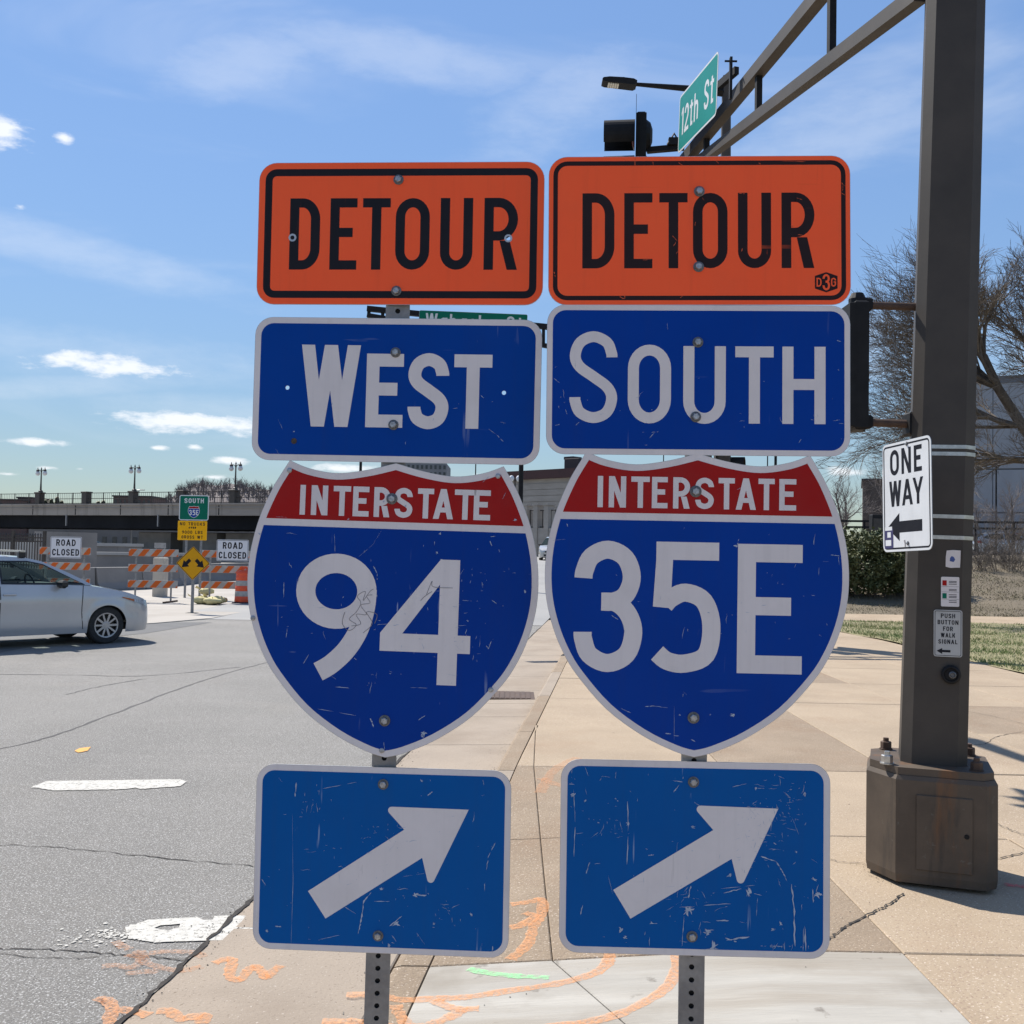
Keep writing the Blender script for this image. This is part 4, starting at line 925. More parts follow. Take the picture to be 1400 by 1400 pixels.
# painted marks on the road
def blob_poly(pts, z, rnd, jit, k=6):
    loc = catmull(pts + [pts[0]], k)[:-1]; return [(x + rnd.uniform(-jit, jit), y + rnd.uniform(-jit, jit)) for x, y in loc]
I4 = Matrix.Identity(4)
def zq(pts, f): return [f(*p) for p in pts]
def z9(x, y): return (x / 2.8, 900 + y / 2.8)
def crosswalk(pts, label, holes=(), k=1):
    loc = [tuple(gnd(*z9(*p), ZR))[:2] for p in pts]; mb = MB()
    hl = [[tuple(gnd(*z9(*p), ZR))[:2] for p in h] for h in holes]
    mb.poly(loc, hl, ZR + .005, I4); return tag(mb.build('crosswalk_bar', MT['road_paint']), label, 'road marking', 'worn white crosswalk bars')
rnd = random.Random(8)
MT['fleck'] = MT['road_paint']
def ragged(a, b, n, jit): return [(a[0] + (b[0] - a[0]) * t / n + rnd.uniform(-jit, jit) * .6, a[1] + (b[1] - a[1]) * t / n + rnd.uniform(-jit * .18, jit * .18)) for t in range(n + 1)]
crosswalk(ragged((120, 496), (210, 508), 12, 8) + ragged((225, 508), (460, 504), 26, 5) + ragged((480, 503), (520, 498), 5, 5) + ragged((540, 503), (690, 492), 14, 5) + ragged((715, 474), (690, 466), 4, 4) + ragged((660, 466), (180, 472), 14, 2), 'worn white crosswalk bar farther out on the asphalt')
crosswalk(ragged((490, 1075), (600, 1093), 16, 14) + ragged((620, 1090), (870, 1082), 14, 3) + [(890, 1060), (915, 1030), (940, 990)] + ragged((930, 988), (820, 990), 6, 3) + [(815, 1004), (780, 1006), (750, 992)] + ragged((740, 995), (560, 1006), 12, 6) + ragged((540, 1012), (470, 1035), 10, 18), 'white crosswalk bar with a dark hole, at the gutter edge',
          [[(590, 1036), (615, 1026), (650, 1024), (690, 1020), (685, 1034), (650, 1044), (610, 1042)]])
crosswalk([(900, 1055), (925, 1062), (985, 1066), (1000, 1040), (1010, 985), (960, 984), (940, 1000), (930, 1020)], 'small white paint end on the gutter behind the left arrow panel', [[(930, 1012), (950, 1012), (952, 1030), (928, 1032)]])
for k, (cx, cy, n, sp) in enumerate([(450, 1058, 90, 55), (150, 490, 24, 25), (900, 1085, 16, 30), (360, 1075, 60, 80)]):
    mb = MB()
    for _ in range(n):
        x, y = rnd.gauss(cx, sp), rnd.gauss(cy, sp * .22); p = gnd(*z9(x, y), ZR); r = rnd.uniform(.002, .010)
        mb.poly([(p.x + r * math.cos(a) * rnd.uniform(.5, 1.4), p.y + r * math.sin(a) * rnd.uniform(.5, 1.4)) for a in (0, 1, 2, 3, 4, 5.2)], [], ZR + .0045 + _ * 1e-5, I4)
    mb.build('paint_flecks', MT['road_paint'], road)['kind'] = 'stuff'
mb = MB(); p = [tuple(gnd(*z9(*q), ZR))[:2] for q in [(285, 356), (305, 346), (348, 341), (335, 356), (300, 363)]]; mb.poly(p, [], ZR + .005, I4)
tag(mb.build('survey_mark', MT['yellow_mark']), 'small yellow orange paint dab alone on the asphalt', 'paint mark')
mb = MB(); p = blob_poly([tuple(gnd(*z9(*q), ZR))[:2] for q in [(450, 640), (560, 600), (720, 590), (870, 600), (880, 640), (780, 690), (620, 710), (500, 700)]], ZR, rnd, .02); mb.poly(p, [], ZR + .0035, I4)
def stainmat(name, col, amt):
    m = pmat(name, col, None, 20, .9, 0, .7, 60, speckle=((.30, .27, .23), 150, .60, .68, (.05, .046, .04))); nt = m.node_tree
    tc = nt.nodes.new('ShaderNodeTexCoord'); n = nt.nodes.new('ShaderNodeTexNoise'); n.inputs['Scale'].default_value = 5; n.inputs['Detail'].default_value = 8
    nt.links.new(tc.outputs['Object'], n.inputs['Vector']); r = nt.nodes.new('ShaderNodeMapRange'); r.inputs[1].default_value = .38; r.inputs[2].default_value = .62; r.inputs[4].default_value = amt
    d_ = nt.nodes.new('ShaderNodeVectorMath'); d_.operation = 'DISTANCE'; d_.inputs[1].default_value = (.5, .5, 0); nt.links.new(tc.outputs['Generated'], d_.inputs[0])
    f_ = nt.nodes.new('ShaderNodeMapRange'); f_.interpolation_type = 'SMOOTHSTEP'; f_.inputs[1].default_value = .22; f_.inputs[2].default_value = .52; f_.inputs[3].default_value = 1; f_.inputs[4].default_value = 0; nt.links.new(d_.outputs['Value'], f_.inputs[0])
    x_ = nt.nodes.new('ShaderNodeMath'); x_.operation = 'MULTIPLY'; nt.links.new(r.outputs[0], x_.inputs[0]); nt.links.new(f_.outputs[0], x_.inputs[1])
    nt.links.new(n.outputs[0], r.inputs[0]); nt.links.new(x_.outputs[0], nt.nodes['Principled BSDF'].inputs['Alpha']); return m
tag(mb.build('rust_stain', stainmat('rust_stain', (.20, .155, .105), .75)), 'brownish stain on the asphalt between the crosswalk bars', 'stain')

# utility locator paint
def stroke_paint(name, label, strokes, w, mat, zf, group=None, jit=.002):
    mb = MB(); r2 = random.Random(len(label))
    for s_i, s in enumerate(strokes):
        pts = [tuple(gnd(*p, zf[0]))[:2] for p in s[0]] if isinstance(s, tuple) else [tuple(gnd(*p, zf[0]))[:2] for p in s]
        ww = s[1] if isinstance(s, tuple) else w
        b = ribbon(pts, ww * 1.45, lambda x, y: zf[1](x, y) + s_i * .0003, r2, 6, jit, False, .8); mb.add(b.v, b.f)
    return tag(mb.build(name, MT[mat]), label, 'paint mark', group)
zA = (ZR, lambda x, y: ZR + .0065); zG = (ZR + .01, lambda x, y: ZR + .004 + .018 * min(1.2, max(0, (x - xb(y)) / .86)) + .0022); zS = (-.04, lambda x, y: (zside(x, y) if x > xc(y) + .15 else max(zside(xc(y) + .15, y), ZR + .027)) + .002); zT = (0, lambda x, y: zside(x, y) + .002)
G_ = 'orange utility paint marks'
stroke_paint('paint_scribble', 'faded orange utility scribble on the asphalt by the gutter', [zz(z9, (390, 1185), (450, 1180), (500, 1190), (540, 1165), (520, 1140), (490, 1150), (540, 1130), (560, 1170), (620, 1190), (700, 1200), (770, 1185)), zz(z9, (570, 1135), (650, 1128), (740, 1132), (780, 1150)), zz(z9, (480, 1215), (560, 1205), (600, 1210)), zz(z9, (440, 1090), (470, 1110), (500, 1120))], .030, 'spray_orange_faint', zA, G_)
stroke_paint('paint_scribble', 'orange wavy letter painted on the gutter, left of the left post', [zz(z9, (820, 1165), (870, 1150), (890, 1160), (880, 1200), (885, 1225), (920, 1232), (950, 1195), (975, 1180), (1000, 1200), (1020, 1225), (1045, 1200), (1075, 1180))], .030, 'spray_orange', zG, G_)
stroke_paint('paint_scribble', 'orange scribble at the lower left corner of the picture', [zz(z9, (370, 1310), (400, 1300), (430, 1330), (420, 1380), (450, 1420)), zz(z9, (440, 1340), (500, 1345), (570, 1365)), zz(z9, (600, 1350), (650, 1350), (690, 1380), (730, 1375), (780, 1370), (770, 1400))], .034, 'spray_orange', zG, G_)
def z11(x, y): return (330 + x / 3.2558, 1180 + y / 3.2558)
stroke_paint('paint_outline', 'orange spray outline on the pale slab around both posts', [zz(z11, (470, 525), (600, 525), (700, 545), (850, 545), (1000, 550), (1200, 535), (1400, 520), (1560, 490), (1640, 440)), zz(z11, (360, 640), (480, 640), (600, 655), (750, 680), (900, 690), (1100, 710), (1400, 705), (1650, 680), (1850, 600), (1930, 520), (1930, 420)), zz(z11, (690, 570), (700, 600), (740, 650), (800, 665), (880, 650), (960, 620), (1000, 605), (1060, 605)), zz(z11, (860, 555), (930, 590), (1000, 605)), zz(z11, (1610, 380), (1640, 410), (1630, 440))], .032, 'spray_orange', zS, G_)
stroke_paint('paint_stripe', 'pale green spray stripe on the slab between the posts', [zz(z11, (1010, 428), (1120, 455), (1240, 475), (1370, 490))], .028, 'spray_green', zS)
stroke_paint('paint_scribble', 'orange scribble on the worn slab right of the left arrow panel', [zz(z11, (1200, 120), (1280, 115), (1340, 110), (1335, 180), (1300, 220), (1280, 290), (1200, 355)), zz(z11, (1195, 220), (1250, 210), (1310, 180), (1260, 160))], .034, 'spray_orange', zT, G_)
stroke_paint('paint_scribble', 'faint orange scribble behind the upper left of the right arrow panel', [[(738, 1080), (755, 1055), (775, 1042), (790, 1036)], [(740, 1062), (760, 1070), (775, 1072)]], .05, 'spray_orange_faint', zT, G_)
stroke_paint('paint_stripe', 'red spray dab on the slab beside the traffic pole base', [[(1372, 1209), (1385, 1211), (1405, 1213)]], .035, 'spray_red', zT)

# loose grit, crumbs of concrete and old leaves along joints and edges
def grit(label, spots, n, mat, seed, r0=.002, r1=.006):
    rg = random.Random(seed); mb = MB()
    for _ in range(n):
        x, y, z = spots(rg); r_ = rg.uniform(r0, r1); a = rg.uniform(0, 6.28)
        P = [(x + r_ * math.cos(a + k * 2.1) * rg.uniform(.6, 1.3), y + r_ * math.sin(a + k * 2.1) * rg.uniform(.6, 1.3), z) for k in range(3)] + [(x, y, z + r_ * rg.uniform(.4, .9))]
        mb.add(P, [(0, 1, 3), (1, 2, 3), (2, 0, 3)])
    return tag(mb.build('grit', mat), label, 'grit', kind='stuff')
MT['grit_dark'] = pmat('dark_grit', (.07, .06, .05), (.14, .12, .10), 60, .95); MT['grit_pale'] = pmat('pale_grit', (.42, .37, .30), (.30, .26, .21), 60, .95)
def s_edge(rg): y = rg.uniform(2.8, 9) if rg.random() < .7 else rg.uniform(9, 16); return (xb(y) + rg.gauss(0, .05), y, ZR + .008)
def s_gut(rg): y = rg.uniform(3, 14); return (xc(y) - abs(rg.gauss(0, .06)), y, ZR + .023)
def s_base(rg): a = rg.uniform(2.4, 6.6); R_ = .29 + abs(rg.gauss(0, .035)); q = gnd(1276, 1196, 0); return (q.x - .012 + R_ * math.cos(a), q.y + .03 + R_ * math.sin(a), .002)
def s_walk(rg): x, y = rg.uniform(-.3, 6), 3 + 9 * rg.random() ** 1.5; return (x, y, zside(x, y) + .002)
grit('dark grit along the open joint between asphalt and gutter', s_edge, 700, MT['grit_dark'], 1); grit('sand and crumbs lying in the gutter', s_gut, 500, MT['grit_pale'], 2)
grit('dirt gathered around the traffic pole base', s_base, 150, MT['grit_dark'], 3, .0012, .004); grit('crumbs scattered over the sidewalk slabs', s_walk, 420, MT['grit_dark'], 4, .0015, .005)

# ------------------------------------------------------------------ lawn, path, bank
MT['lawn_soil'] = pmat('lawn_thatch', (0.200, 0.185, 0.090), (0.27, .23, .13), 3, .95, 0, .8, 40, stain=((.24, .19, .12), .6, .5, .7, .6))
MT['litter'] = pmat('leaf_litter', (0.150, 0.120, 0.080), (0.115, .092, .060), 2, .95, 0, .5, 25, stain=((.19, .155, .105), .5, .5, .68, .7))
MT['grass'] = pmat('spring_grass', (0.125, 0.190, 0.050), (0.22, .23, .09), .8, .8, detail=3)
MT['dry_grass'] = pmat('dry_grass', (0.18, 0.145, 0.09), (0.13, .125, .06), .6, .85, detail=3)
def bank_z(x, y): return .02 + 1.75 * sstep(28.8, 44, y) + .05 * math.sin(x * .9) * sstep(28, 34, y)
lw = MB(); nx, ny = 40, 40; V = []
for j in range(ny + 1):
    for i in range(nx + 1):
        y = -9 + (25.6 + 9) * j / ny; x0 = 7.21 - max(0, y - 20) * .10; x = x0 + (50 - x0) * (i / nx) ** 1.8
        V.append((x, y, .012 + .03 * min(1, i / 2) + .015 * math.sin(x * 1.7 + y * 2.3)))
lw.add(V, [(j * (nx + 1) + i, j * (nx + 1) + i + 1, (j + 1) * (nx + 1) + i + 1, (j + 1) * (nx + 1) + i) for j in range(ny) for i in range(nx)])
tag(lw.build('lawn', MT['lawn_soil'], smooth=True), kind='structure')
pt = MB(); strip_mesh(pt, [(6.5 + i * 4.5, 25.55, .022) for i in range(14)], [(6.5 + i * 4.5, 28.7, .022) for i in range(14)])
for k in range(len(pt.f)): pt.f[k] = tuple(reversed(pt.f[k]))
path = tag(pt.build('path', MT['joint']), kind='structure')
for i in range(22): slab([(6.6 + i * 1.9, 25.6, .036), (8.5 + i * 1.9, 25.6, .036), (8.5 + i * 1.9, 28.65, .036), (6.6 + i * 1.9, 28.65, .036)], MT['concrete'], 'slab', path)
bk = MB(); nx, ny = 60, 24; V = []
for j in range(ny + 1):
    for i in range(nx + 1):
        y = 28.7 + (46 - 28.7) * j / ny; x = 4.5 + 56 * i / nx; V.append((x, y, bank_z(x, y) + (random.uniform(-.03, .03) if 0 < j < ny else 0)))
bk.add(V, [(j * (nx + 1) + i, j * (nx + 1) + i + 1, (j + 1) * (nx + 1) + i + 1, (j + 1) * (nx + 1) + i) for j in range(ny) for i in range(nx)])
tag(bk.build('bank', MT['litter'], smooth=True), kind='structure')
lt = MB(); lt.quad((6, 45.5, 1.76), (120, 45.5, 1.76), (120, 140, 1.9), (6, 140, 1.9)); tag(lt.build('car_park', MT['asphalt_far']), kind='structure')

def blades(n, xr, yr, zf, hr, mat, name, label, seed, lean=.5, w=.012):
    r = random.Random(seed); mb = MB()
    for _ in range(n):
        y = r.uniform(*yr); x = xr(y, r); z = zf(x, y); h = r.uniform(*hr); a = r.uniform(0, 6.28); lx, ly = r.gauss(0, lean) * h, r.gauss(0, lean) * h
        c, s_ = math.cos(a) * w * r.uniform(.5, 1.2), math.sin(a) * w * r.uniform(.5, 1.2)
        o = len(mb.v); mb.v += [(x - c, y - s_, z - .01), (x + c, y + s_, z - .01), (x + lx, y + ly, z + h)]; mb.f.append((o, o + 1, o + 2)); mb.m.append(0)
    return tag(mb.build(name, mat), label, 'grass', kind='stuff')
blades(42000, lambda y, r: (7.22 - max(0, y - 20) * .10) + abs(r.gauss(0, 3.2)) if r.random() < .8 else r.uniform(7.2, 18), (13, 25.5), lambda x, y: .03, (.02, .065), MT['grass'], 'lawn_grass', 'short green and straw coloured lawn grass beside the sidewalk', 3, .6, .010)
blades(40000, lambda y, r: r.uniform(8, 26), (28.8, 42), bank_z, (.02, .07), MT['dry_grass'], 'bank_grass', 'dry tan grass and litter on the bank above the path', 4, .9, .014)

# ------------------------------------------------------------------ trees and shrubs
MT['bark'] = pmat('dark_bark', (0.060, 0.048, 0.040), (0.11, .09, .075), 14, .9, 0, .8, 30, stretch=(1, 1, .25))
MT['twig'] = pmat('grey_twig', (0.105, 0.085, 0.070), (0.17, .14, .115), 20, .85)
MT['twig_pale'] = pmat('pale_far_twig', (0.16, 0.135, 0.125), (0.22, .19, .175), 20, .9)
MT['needle'] = pmat('evergreen_leaf', (0.060, 0.085, 0.030), (0.125, .13, .05), 2.2, .7, detail=4)
def grow(mb, p, d, L, r, lev, maxlev, rnd, spread, up, tips=None, seg=4, sides=(7, 6, 5, 4, 3, 3, 3)):
    pts = [p.copy()]; q = p.copy(); dd = d.normalized()
    for i in range(seg):
        cv = .12 if lev < 2 else .07; dd = (dd + Vector((rnd.gauss(0, cv), rnd.gauss(0, cv), rnd.gauss(0, cv) + up))).normalized(); q = q + dd * (L / seg); pts.append(q.copy())
    rr = [r * (1 - .55 * i / seg) for i in range(seg + 1)]
    mb[1 if lev >= 2 else 0].tube(pts, rr, sides[min(lev, 6)], cap=False)
    if lev >= maxlev: return
    nb = (5, 6, 6, 5, 4, 3)[min(lev, 5)]
    for k in range(nb):
        f = .28 + .72 * (k + rnd.random() * .7) / nb; f = min(f, 1); j = min(seg - 1, int(f * seg)); t = f * seg - j
        pp = pts[j].lerp(pts[j + 1], t); base = (pts[j + 1] - pts[j]).normalized()
        side_ = base.cross(Vector((rnd.gauss(0, 1), rnd.gauss(0, 1), rnd.gauss(0, 1))))
        if side_.length < .01: continue
        nd = (base * rnd.uniform(.65, 1.0) + side_.normalized() * spread * rnd.uniform(.6, 1.2)).normalized()
        grow(mb, pp, nd, L * rnd.uniform(.48, .72), max(rr[j] * .58, .0052), lev + 1, maxlev, rnd, spread, up, tips, max(3, seg - 1) if lev < 3 else 2, sides)
r = random.Random(12)
tree = thing('bare_tree', 'large bare tree with fine twigs behind the traffic pole', 'tree', (15.3, 26.2, 0))
TB = (MB(), MB())
def V3(*a): return Vector(a)
stem = [V3(15.3, 26.2, -.1), V3(14.9, 26.1, 1.4), V3(14.2, 26.0, 3.0)]
TB[0].tube(stem, [.33, .27, .23], 10, cap=False)
low = [V3(14.2, 26, 2.9), V3(13.4, 25.9, 4.0), V3(12.6, 25.8, 4.9), V3(11.9, 25.6, 5.8), V3(11.5, 25.5, 6.6)]
TB[0].tube(low, [.21, .16, .13, .11, .08], 8, cap=False)
upr = [V3(14.2, 26, 2.9), V3(14.4, 26.2, 4.4), V3(13.9, 26.1, 5.7), V3(13.7, 26.0, 6.9)]
TB[0].tube(upr, [.19, .15, .12, .09], 8, cap=False)
for (p, d, L, rad) in [(low[4], V3(-.5, -.1, .8), 2.4, .06), (low[3], V3(-.85, .3, .25), 2.6, .055), (low[2], V3(-.95, -.25, .05), 2.9, .055), (low[2], V3(-.7, .6, .4), 2.5, .05), (low[3], V3(-.75, -.5, .55), 2.4, .05), (low[4], V3(-.9, .1, .35), 2.5, .05), (low[1], V3(-.9, .2, .0), 2.7, .045), (low[1], V3(-.6, -.7, .1), 2.2, .045), (low[4], V3(-.15, .2, 1), 2.3, .05), (low[3], V3(-.3, .5, .9), 2.3, .05),
                       (upr[3], V3(-.35, 0, .95), 2.4, .06), (upr[3], V3(.3, .2, .9), 2.4, .06), (upr[2], V3(-.7, .1, .7), 2.6, .055), (upr[2], V3(.7, -.3, .6), 2.4, .055), (upr[1], V3(-.6, -.4, .7), 2.7, .06), (upr[1], V3(.8, .2, .5), 2.6, .06), (upr[2], V3(-.2, .6, .8), 2.3, .05), (upr[3], V3(-.7, -.2, .6), 2.3, .05), (upr[3], V3(0, -.4, .9), 2.2, .05), (low[4], V3(-.8, .3, .9), 2.6, .05), (low[3], V3(-1, -.1, .5), 3.0, .05), (low[2], V3(-1, .1, .3), 3.3, .05), (low[1], V3(-1, -.1, .1), 3.4, .045), (low[2], V3(-.95, .3, -.05), 3.2, .045), (low[4], V3(-.6, -.4, 1), 2.4, .05), (low[3], V3(-.9, .6, .7), 2.6, .05), (low[1], V3(-.95, .3, .25), 3.0, .045)]:
    grow(TB, p, d, L * (.66 if p.z > 5.9 else .86), rad * 1.1, 1, 5, r, .50, .02)
off = tree.location
smooth_by_angle(TB[0].build('trunk', MT['bark'], tree, offset=off), 60); TB[1].build('crown', MT['twig'], tree, offset=off)
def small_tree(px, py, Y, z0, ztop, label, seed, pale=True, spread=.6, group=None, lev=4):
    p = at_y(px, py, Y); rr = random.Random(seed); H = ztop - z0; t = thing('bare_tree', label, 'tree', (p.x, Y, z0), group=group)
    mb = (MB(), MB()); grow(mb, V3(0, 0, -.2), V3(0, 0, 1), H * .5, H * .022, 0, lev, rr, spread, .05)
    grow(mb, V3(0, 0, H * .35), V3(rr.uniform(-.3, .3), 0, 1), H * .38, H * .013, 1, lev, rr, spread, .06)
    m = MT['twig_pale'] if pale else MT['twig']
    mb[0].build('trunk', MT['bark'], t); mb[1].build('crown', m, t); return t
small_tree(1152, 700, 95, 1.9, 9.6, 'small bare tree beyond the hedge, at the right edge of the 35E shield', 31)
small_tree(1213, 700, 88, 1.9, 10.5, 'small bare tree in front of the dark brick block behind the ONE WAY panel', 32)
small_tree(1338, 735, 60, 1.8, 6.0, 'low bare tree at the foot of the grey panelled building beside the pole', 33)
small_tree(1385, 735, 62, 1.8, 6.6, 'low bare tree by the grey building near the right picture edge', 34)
# leafless shrub on the bank top
for k, (px, Y, sd_) in enumerate([(1347, 46, 41), (1385, 45, 42), (1350, 38, 43), (1372, 41, 44), (1398, 38.5, 45)]):
    p = at_y(px, 760, Y); rr = random.Random(sd_); t = thing('leafless_shrub', ['leafless many-stemmed shrub on the bank just right of the pole', 'leafless shrub on the bank top near the right picture edge', 'low brushy growth halfway up the bank, nearest the pole', 'low brushy growth on the bank between two taller shrubs', 'low brushy growth on the bank at the right picture edge'][k], 'shrub', (p.x, Y, bank_z(p.x, Y) - .02), group='leafless shrubs')
    mb = (MB(), MB())
    for _ in range(14 if k < 2 else 22): grow(mb, V3(rr.uniform(-.4, .4) * (1 if k < 2 else 2), rr.uniform(-.3, .3), -.1), V3(rr.gauss(0, .5), rr.gauss(0, .4), 1), rr.uniform(.8, 1.4) * (1 if k < 2 else .55), .012, 2, 4, rr, .6, .02)
    mb[1].build('stems', MT['twig'], t)
# evergreen hedge shrubs
def shrub(cx, cy, z0, w, d, h, n, label, seed):
    rr = random.Random(seed); t = thing('evergreen_shrub', label, 'shrub', (cx, cy, z0), group='evergreen shrubs by the path')
    clumps = [(rr.uniform(-.42, .42) * w, rr.uniform(-.4, .4) * d, rr.uniform(.12, .85) * h, rr.uniform(.16, .34) * min(w, h)) for _ in range(34)]
    mb = MB()
    for _ in range(n):
        c = rr.choice(clumps); v = V3(rr.gauss(0, 1), rr.gauss(0, 1), rr.gauss(0, 1)).normalized() * c[3] * rr.uniform(.55, 1.08)
        p = V3(c[0] + v.x, c[1] + v.y, max(.02, c[2] + v.z * .8)); a = V3(rr.gauss(0, 1), rr.gauss(0, 1), rr.gauss(0, .6) + .5).normalized(); b = a.cross(V3(rr.gauss(0, 1), rr.gauss(0, 1), rr.gauss(0, 1))).normalized()
        L = rr.uniform(.05, .12); W = L * .38
        mb.add([p - b * W, p + a * L, p + b * W, p - a * L * .4], [(0, 1, 2, 3)])
    mb.build('foliage', MT['needle'], t)
    mb = (MB(), MB())
    for _ in range(5): grow(mb, V3(rr.uniform(-.3, .3) * w, 0, -.1), V3(rr.gauss(0, .4), rr.gauss(0, .3), 1), h * .7, .03, 1, 2, rr, .6, .02)
    mb[0].build('stem', MT['bark'], t)
    return t
shrub(9.6, 33.4, .42, 2.2, 1.6, 2.1, 9000, 'dark evergreen shrub partly hidden by the 35E shield', 51)
shrub(11.3, 33.2, .42, 2.3, 1.7, 2.15, 10000, 'dark evergreen shrub below the ONE WAY panel, left of the pole', 52)
shrub(12.9, 33.8, .46, 2.0, 1.6, 1.95, 7000, 'dark evergreen shrub mostly behind the traffic pole', 53)

# ------------------------------------------------------------------ traffic signal pole on the right
def chamf(w, c):
    h = w / 2; return [(-h + c, -h), (h - c, -h), (h, -h + c), (h, h - c), (h - c, h), (-h + c, h), (-h, h - c), (-h, -h + c)]
def taper_prism(mb, sec0, z0, sec1, z1, M=None, cap=True):
    n = len(sec0); P = [Vector((a, b, z0)) for a, b in sec0] + [Vector((a, b, z1)) for a, b in sec1]
    if M: P = [M @ p for p in P]
    F = [(i, (i + 1) % n, n + (i + 1) % n, n + i) for i in range(n)]
    if cap: F += [tuple(range(n - 1, -1, -1)), tuple(range(n, 2 * n))]
    return mb.add(P, F)
PB = gnd(1276, 1196, 0)                                   # middle of the base
PX, PY = PB.x - .012, PB.y + .03
PROT = RAD(-18); PTILT = RAD(1.45)
pole = thing('signal_pole', 'tall dark bronze signal pole on a boxed base, holding the truss arm', 'signal pole', (PX, PY, 0))
PM = (Matrix.Rotation(PTILT, 3, 'Y') @ Rz(PROT)); pole.rotation_euler = PM.to_euler()
BM = PM.inverted() @ Rz(RAD(-19))                           # the base box stands level and turned a little
def base_fix(mb): mb.v = [tuple(BM @ Vector(p)) for p in mb.v]; return mb
mb = MB(); taper_prism(mb, chamf(.312, .050), .56, chamf(.264, .042), 6.6); mb.build('shaft', MT['bronze'], pole)
mb = MB(); BS = [(-.165, -.285), (.245, -.285), (.298, -.225), (.298, .22), (.2, .29), (-.2, .29), (-.298, .2), (-.302, -.105)]; s0 = [(a * .98, b * .98) for a, b in BS]; s1 = BS; s2 = [(a * .96, b * .96) for a, b in BS]
taper_prism(mb, s0, .02, s1, .06); taper_prism(mb, s1, .06, s1, .515, cap=False); taper_prism(mb, s1, .515, s2, .535)
bx_ = base_fix(mb).build('base_box', MT['bronze_rust'], pole)
mb = MB(); mb.box((.055, -.2885, .27), (.25, .008, .36), bev=.003); d_ = base_fix(mb).build('access_door', MT['bronze_rust'], bx_)
mb = MB(); mb.lathe([(.012, 0), (.011, .006)], Matrix.Translation((.155, -.292, .27)) @ Matrix.Rotation(RAD(90), 4, 'X'), 10); base_fix(mb).build('door_screw', MT['black_steel'], bx_)
mb = MB(); s3 = [(a * .945, b * .945) for a, b in BS]; taper_prism(mb, s3, .536, s3, .572); base_fix(mb).build('base_plate', MT['bronze_rust'], pole)
for sx, sy in ((-1, -1), (1, -1), (1, 1), (-1, 1)):
    mb = MB(); M = Matrix.Translation((sx * .205, sy * .205, .572)); mb.lathe([(.034, 0), (.034, .006)], M, 14); mb.lathe([(.028, .006), (.028, .040), (.024, .044)], M, 6); mb.lathe([(.015, .044), (.014, .062)], M, 10)
    base_fix(mb).build('anchor_nut', MT['rust_pipe'] if (sx, sy) != (-1, -1) else MT['steel_band'], pole)
for z in (2.150, 2.115, 1.800, 1.695):                      # stainless bands
    w = .312 - (z - .58) / 6.02 * .048; mb = MB(); c = .050 - (z - .58) / 6.02 * .009
    taper_prism(mb, chamf(w + .006, c + .001), z, chamf(w + .006, c + .001), z + .019); mb.build('steel_band', MT['steel_band'], pole)
# truss arm
AD = Vector((-.121, .9927, 0)).normalized()
def arm_point(px, py):
    """point of the arm's vertical plane seen at a pixel"""
    v = ray(px, py); n = Vector((AD.y, -AD.x, 0)); p0 = Vector((PX, PY, 0)); t = (p0 - CAM).dot(n) / v.dot(n); return CAM + v * t
uA, uB = arm_point(1116, 0), arm_point(952, 200)           # centre line of upper chord
lA, lB = arm_point(1247, 0), arm_point(984, 200)
def along(a, b, s):                                        # s = metres along the arm from the pole
    sa = (a - Vector((PX, PY, 0))).dot(AD); sb = (b - Vector((PX, PY, 0))).dot(AD); return a + (b - a) * ((s - sa) / (sb - sa))
off = (PX, PY, 0); TIP = 7.6
def to_local(mb):
    Ri = PM.inverted(); mb.v = [tuple(Ri @ (Vector(p) - Vector((PX, PY, 0)))) for p in mb.v]; return mb
mb = MB(); mb.bar(along(uA, uB, .12), along(uA, uB, TIP), .085, .100); uc = to_local(mb).build('truss_chord', MT['bronze'], pole)
mb = MB(); mb.bar(along(lA, lB, .12), along(lA, lB, TIP), .075, .085); lc = to_local(mb).build('truss_chord', MT['bronze'], pole)
for s in [(arm_point(px_, py_) - Vector((PX, PY, 0))).dot(AD) for px_, py_ in ((1137, 40), (1037, 130), (966, 200))] + [4.6, 5.9]:
    a, b = along(uA, uB, s), along(lA, lB, s); mb = MB(); mb.bar(b, a, .045, .045, up=AD, ext=-.04); to_local(mb).build('truss_upright', MT['black_steel'], pole)
mb = MB(); mb.bar(along(uA, uB, TIP) + Vector((0, 0, .08)), along(lA, lB, TIP) - Vector((0, 0, .08)), .11, .02, up=AD); to_local(mb).build('truss_end_plate', MT['bronze'], pole)
mb = MB(); mb.box((0, 0, 6.615), (.32, .32, .03), bev=.01); mb.build('cap', MT['bronze'], pole)

# 12th St panel on the arm
def free_frame(o, xdir, ydir=Vector((0, 0, 1))):
    x = Vector(xdir).normalized(); n = x.cross(ydir).normalized(); y = n.cross(x)
    return Matrix(((x.x, y.x, n.x, o.x), (x.y, y.y, n.y, o.y), (x.z, y.z, n.z, o.z), (0, 0, 0, 1)))
side_n = Vector((-AD.y, AD.x, 0))                           # towards the left
sL = arm_point(945, 173); sR = arm_point(1000, 114)
o = (sL + sR) / 2 + side_n * .12; xdir = -(sR - sL); xdir = (sR - sL)
M = free_frame(o, xdir); Wd = (sR - sL).length
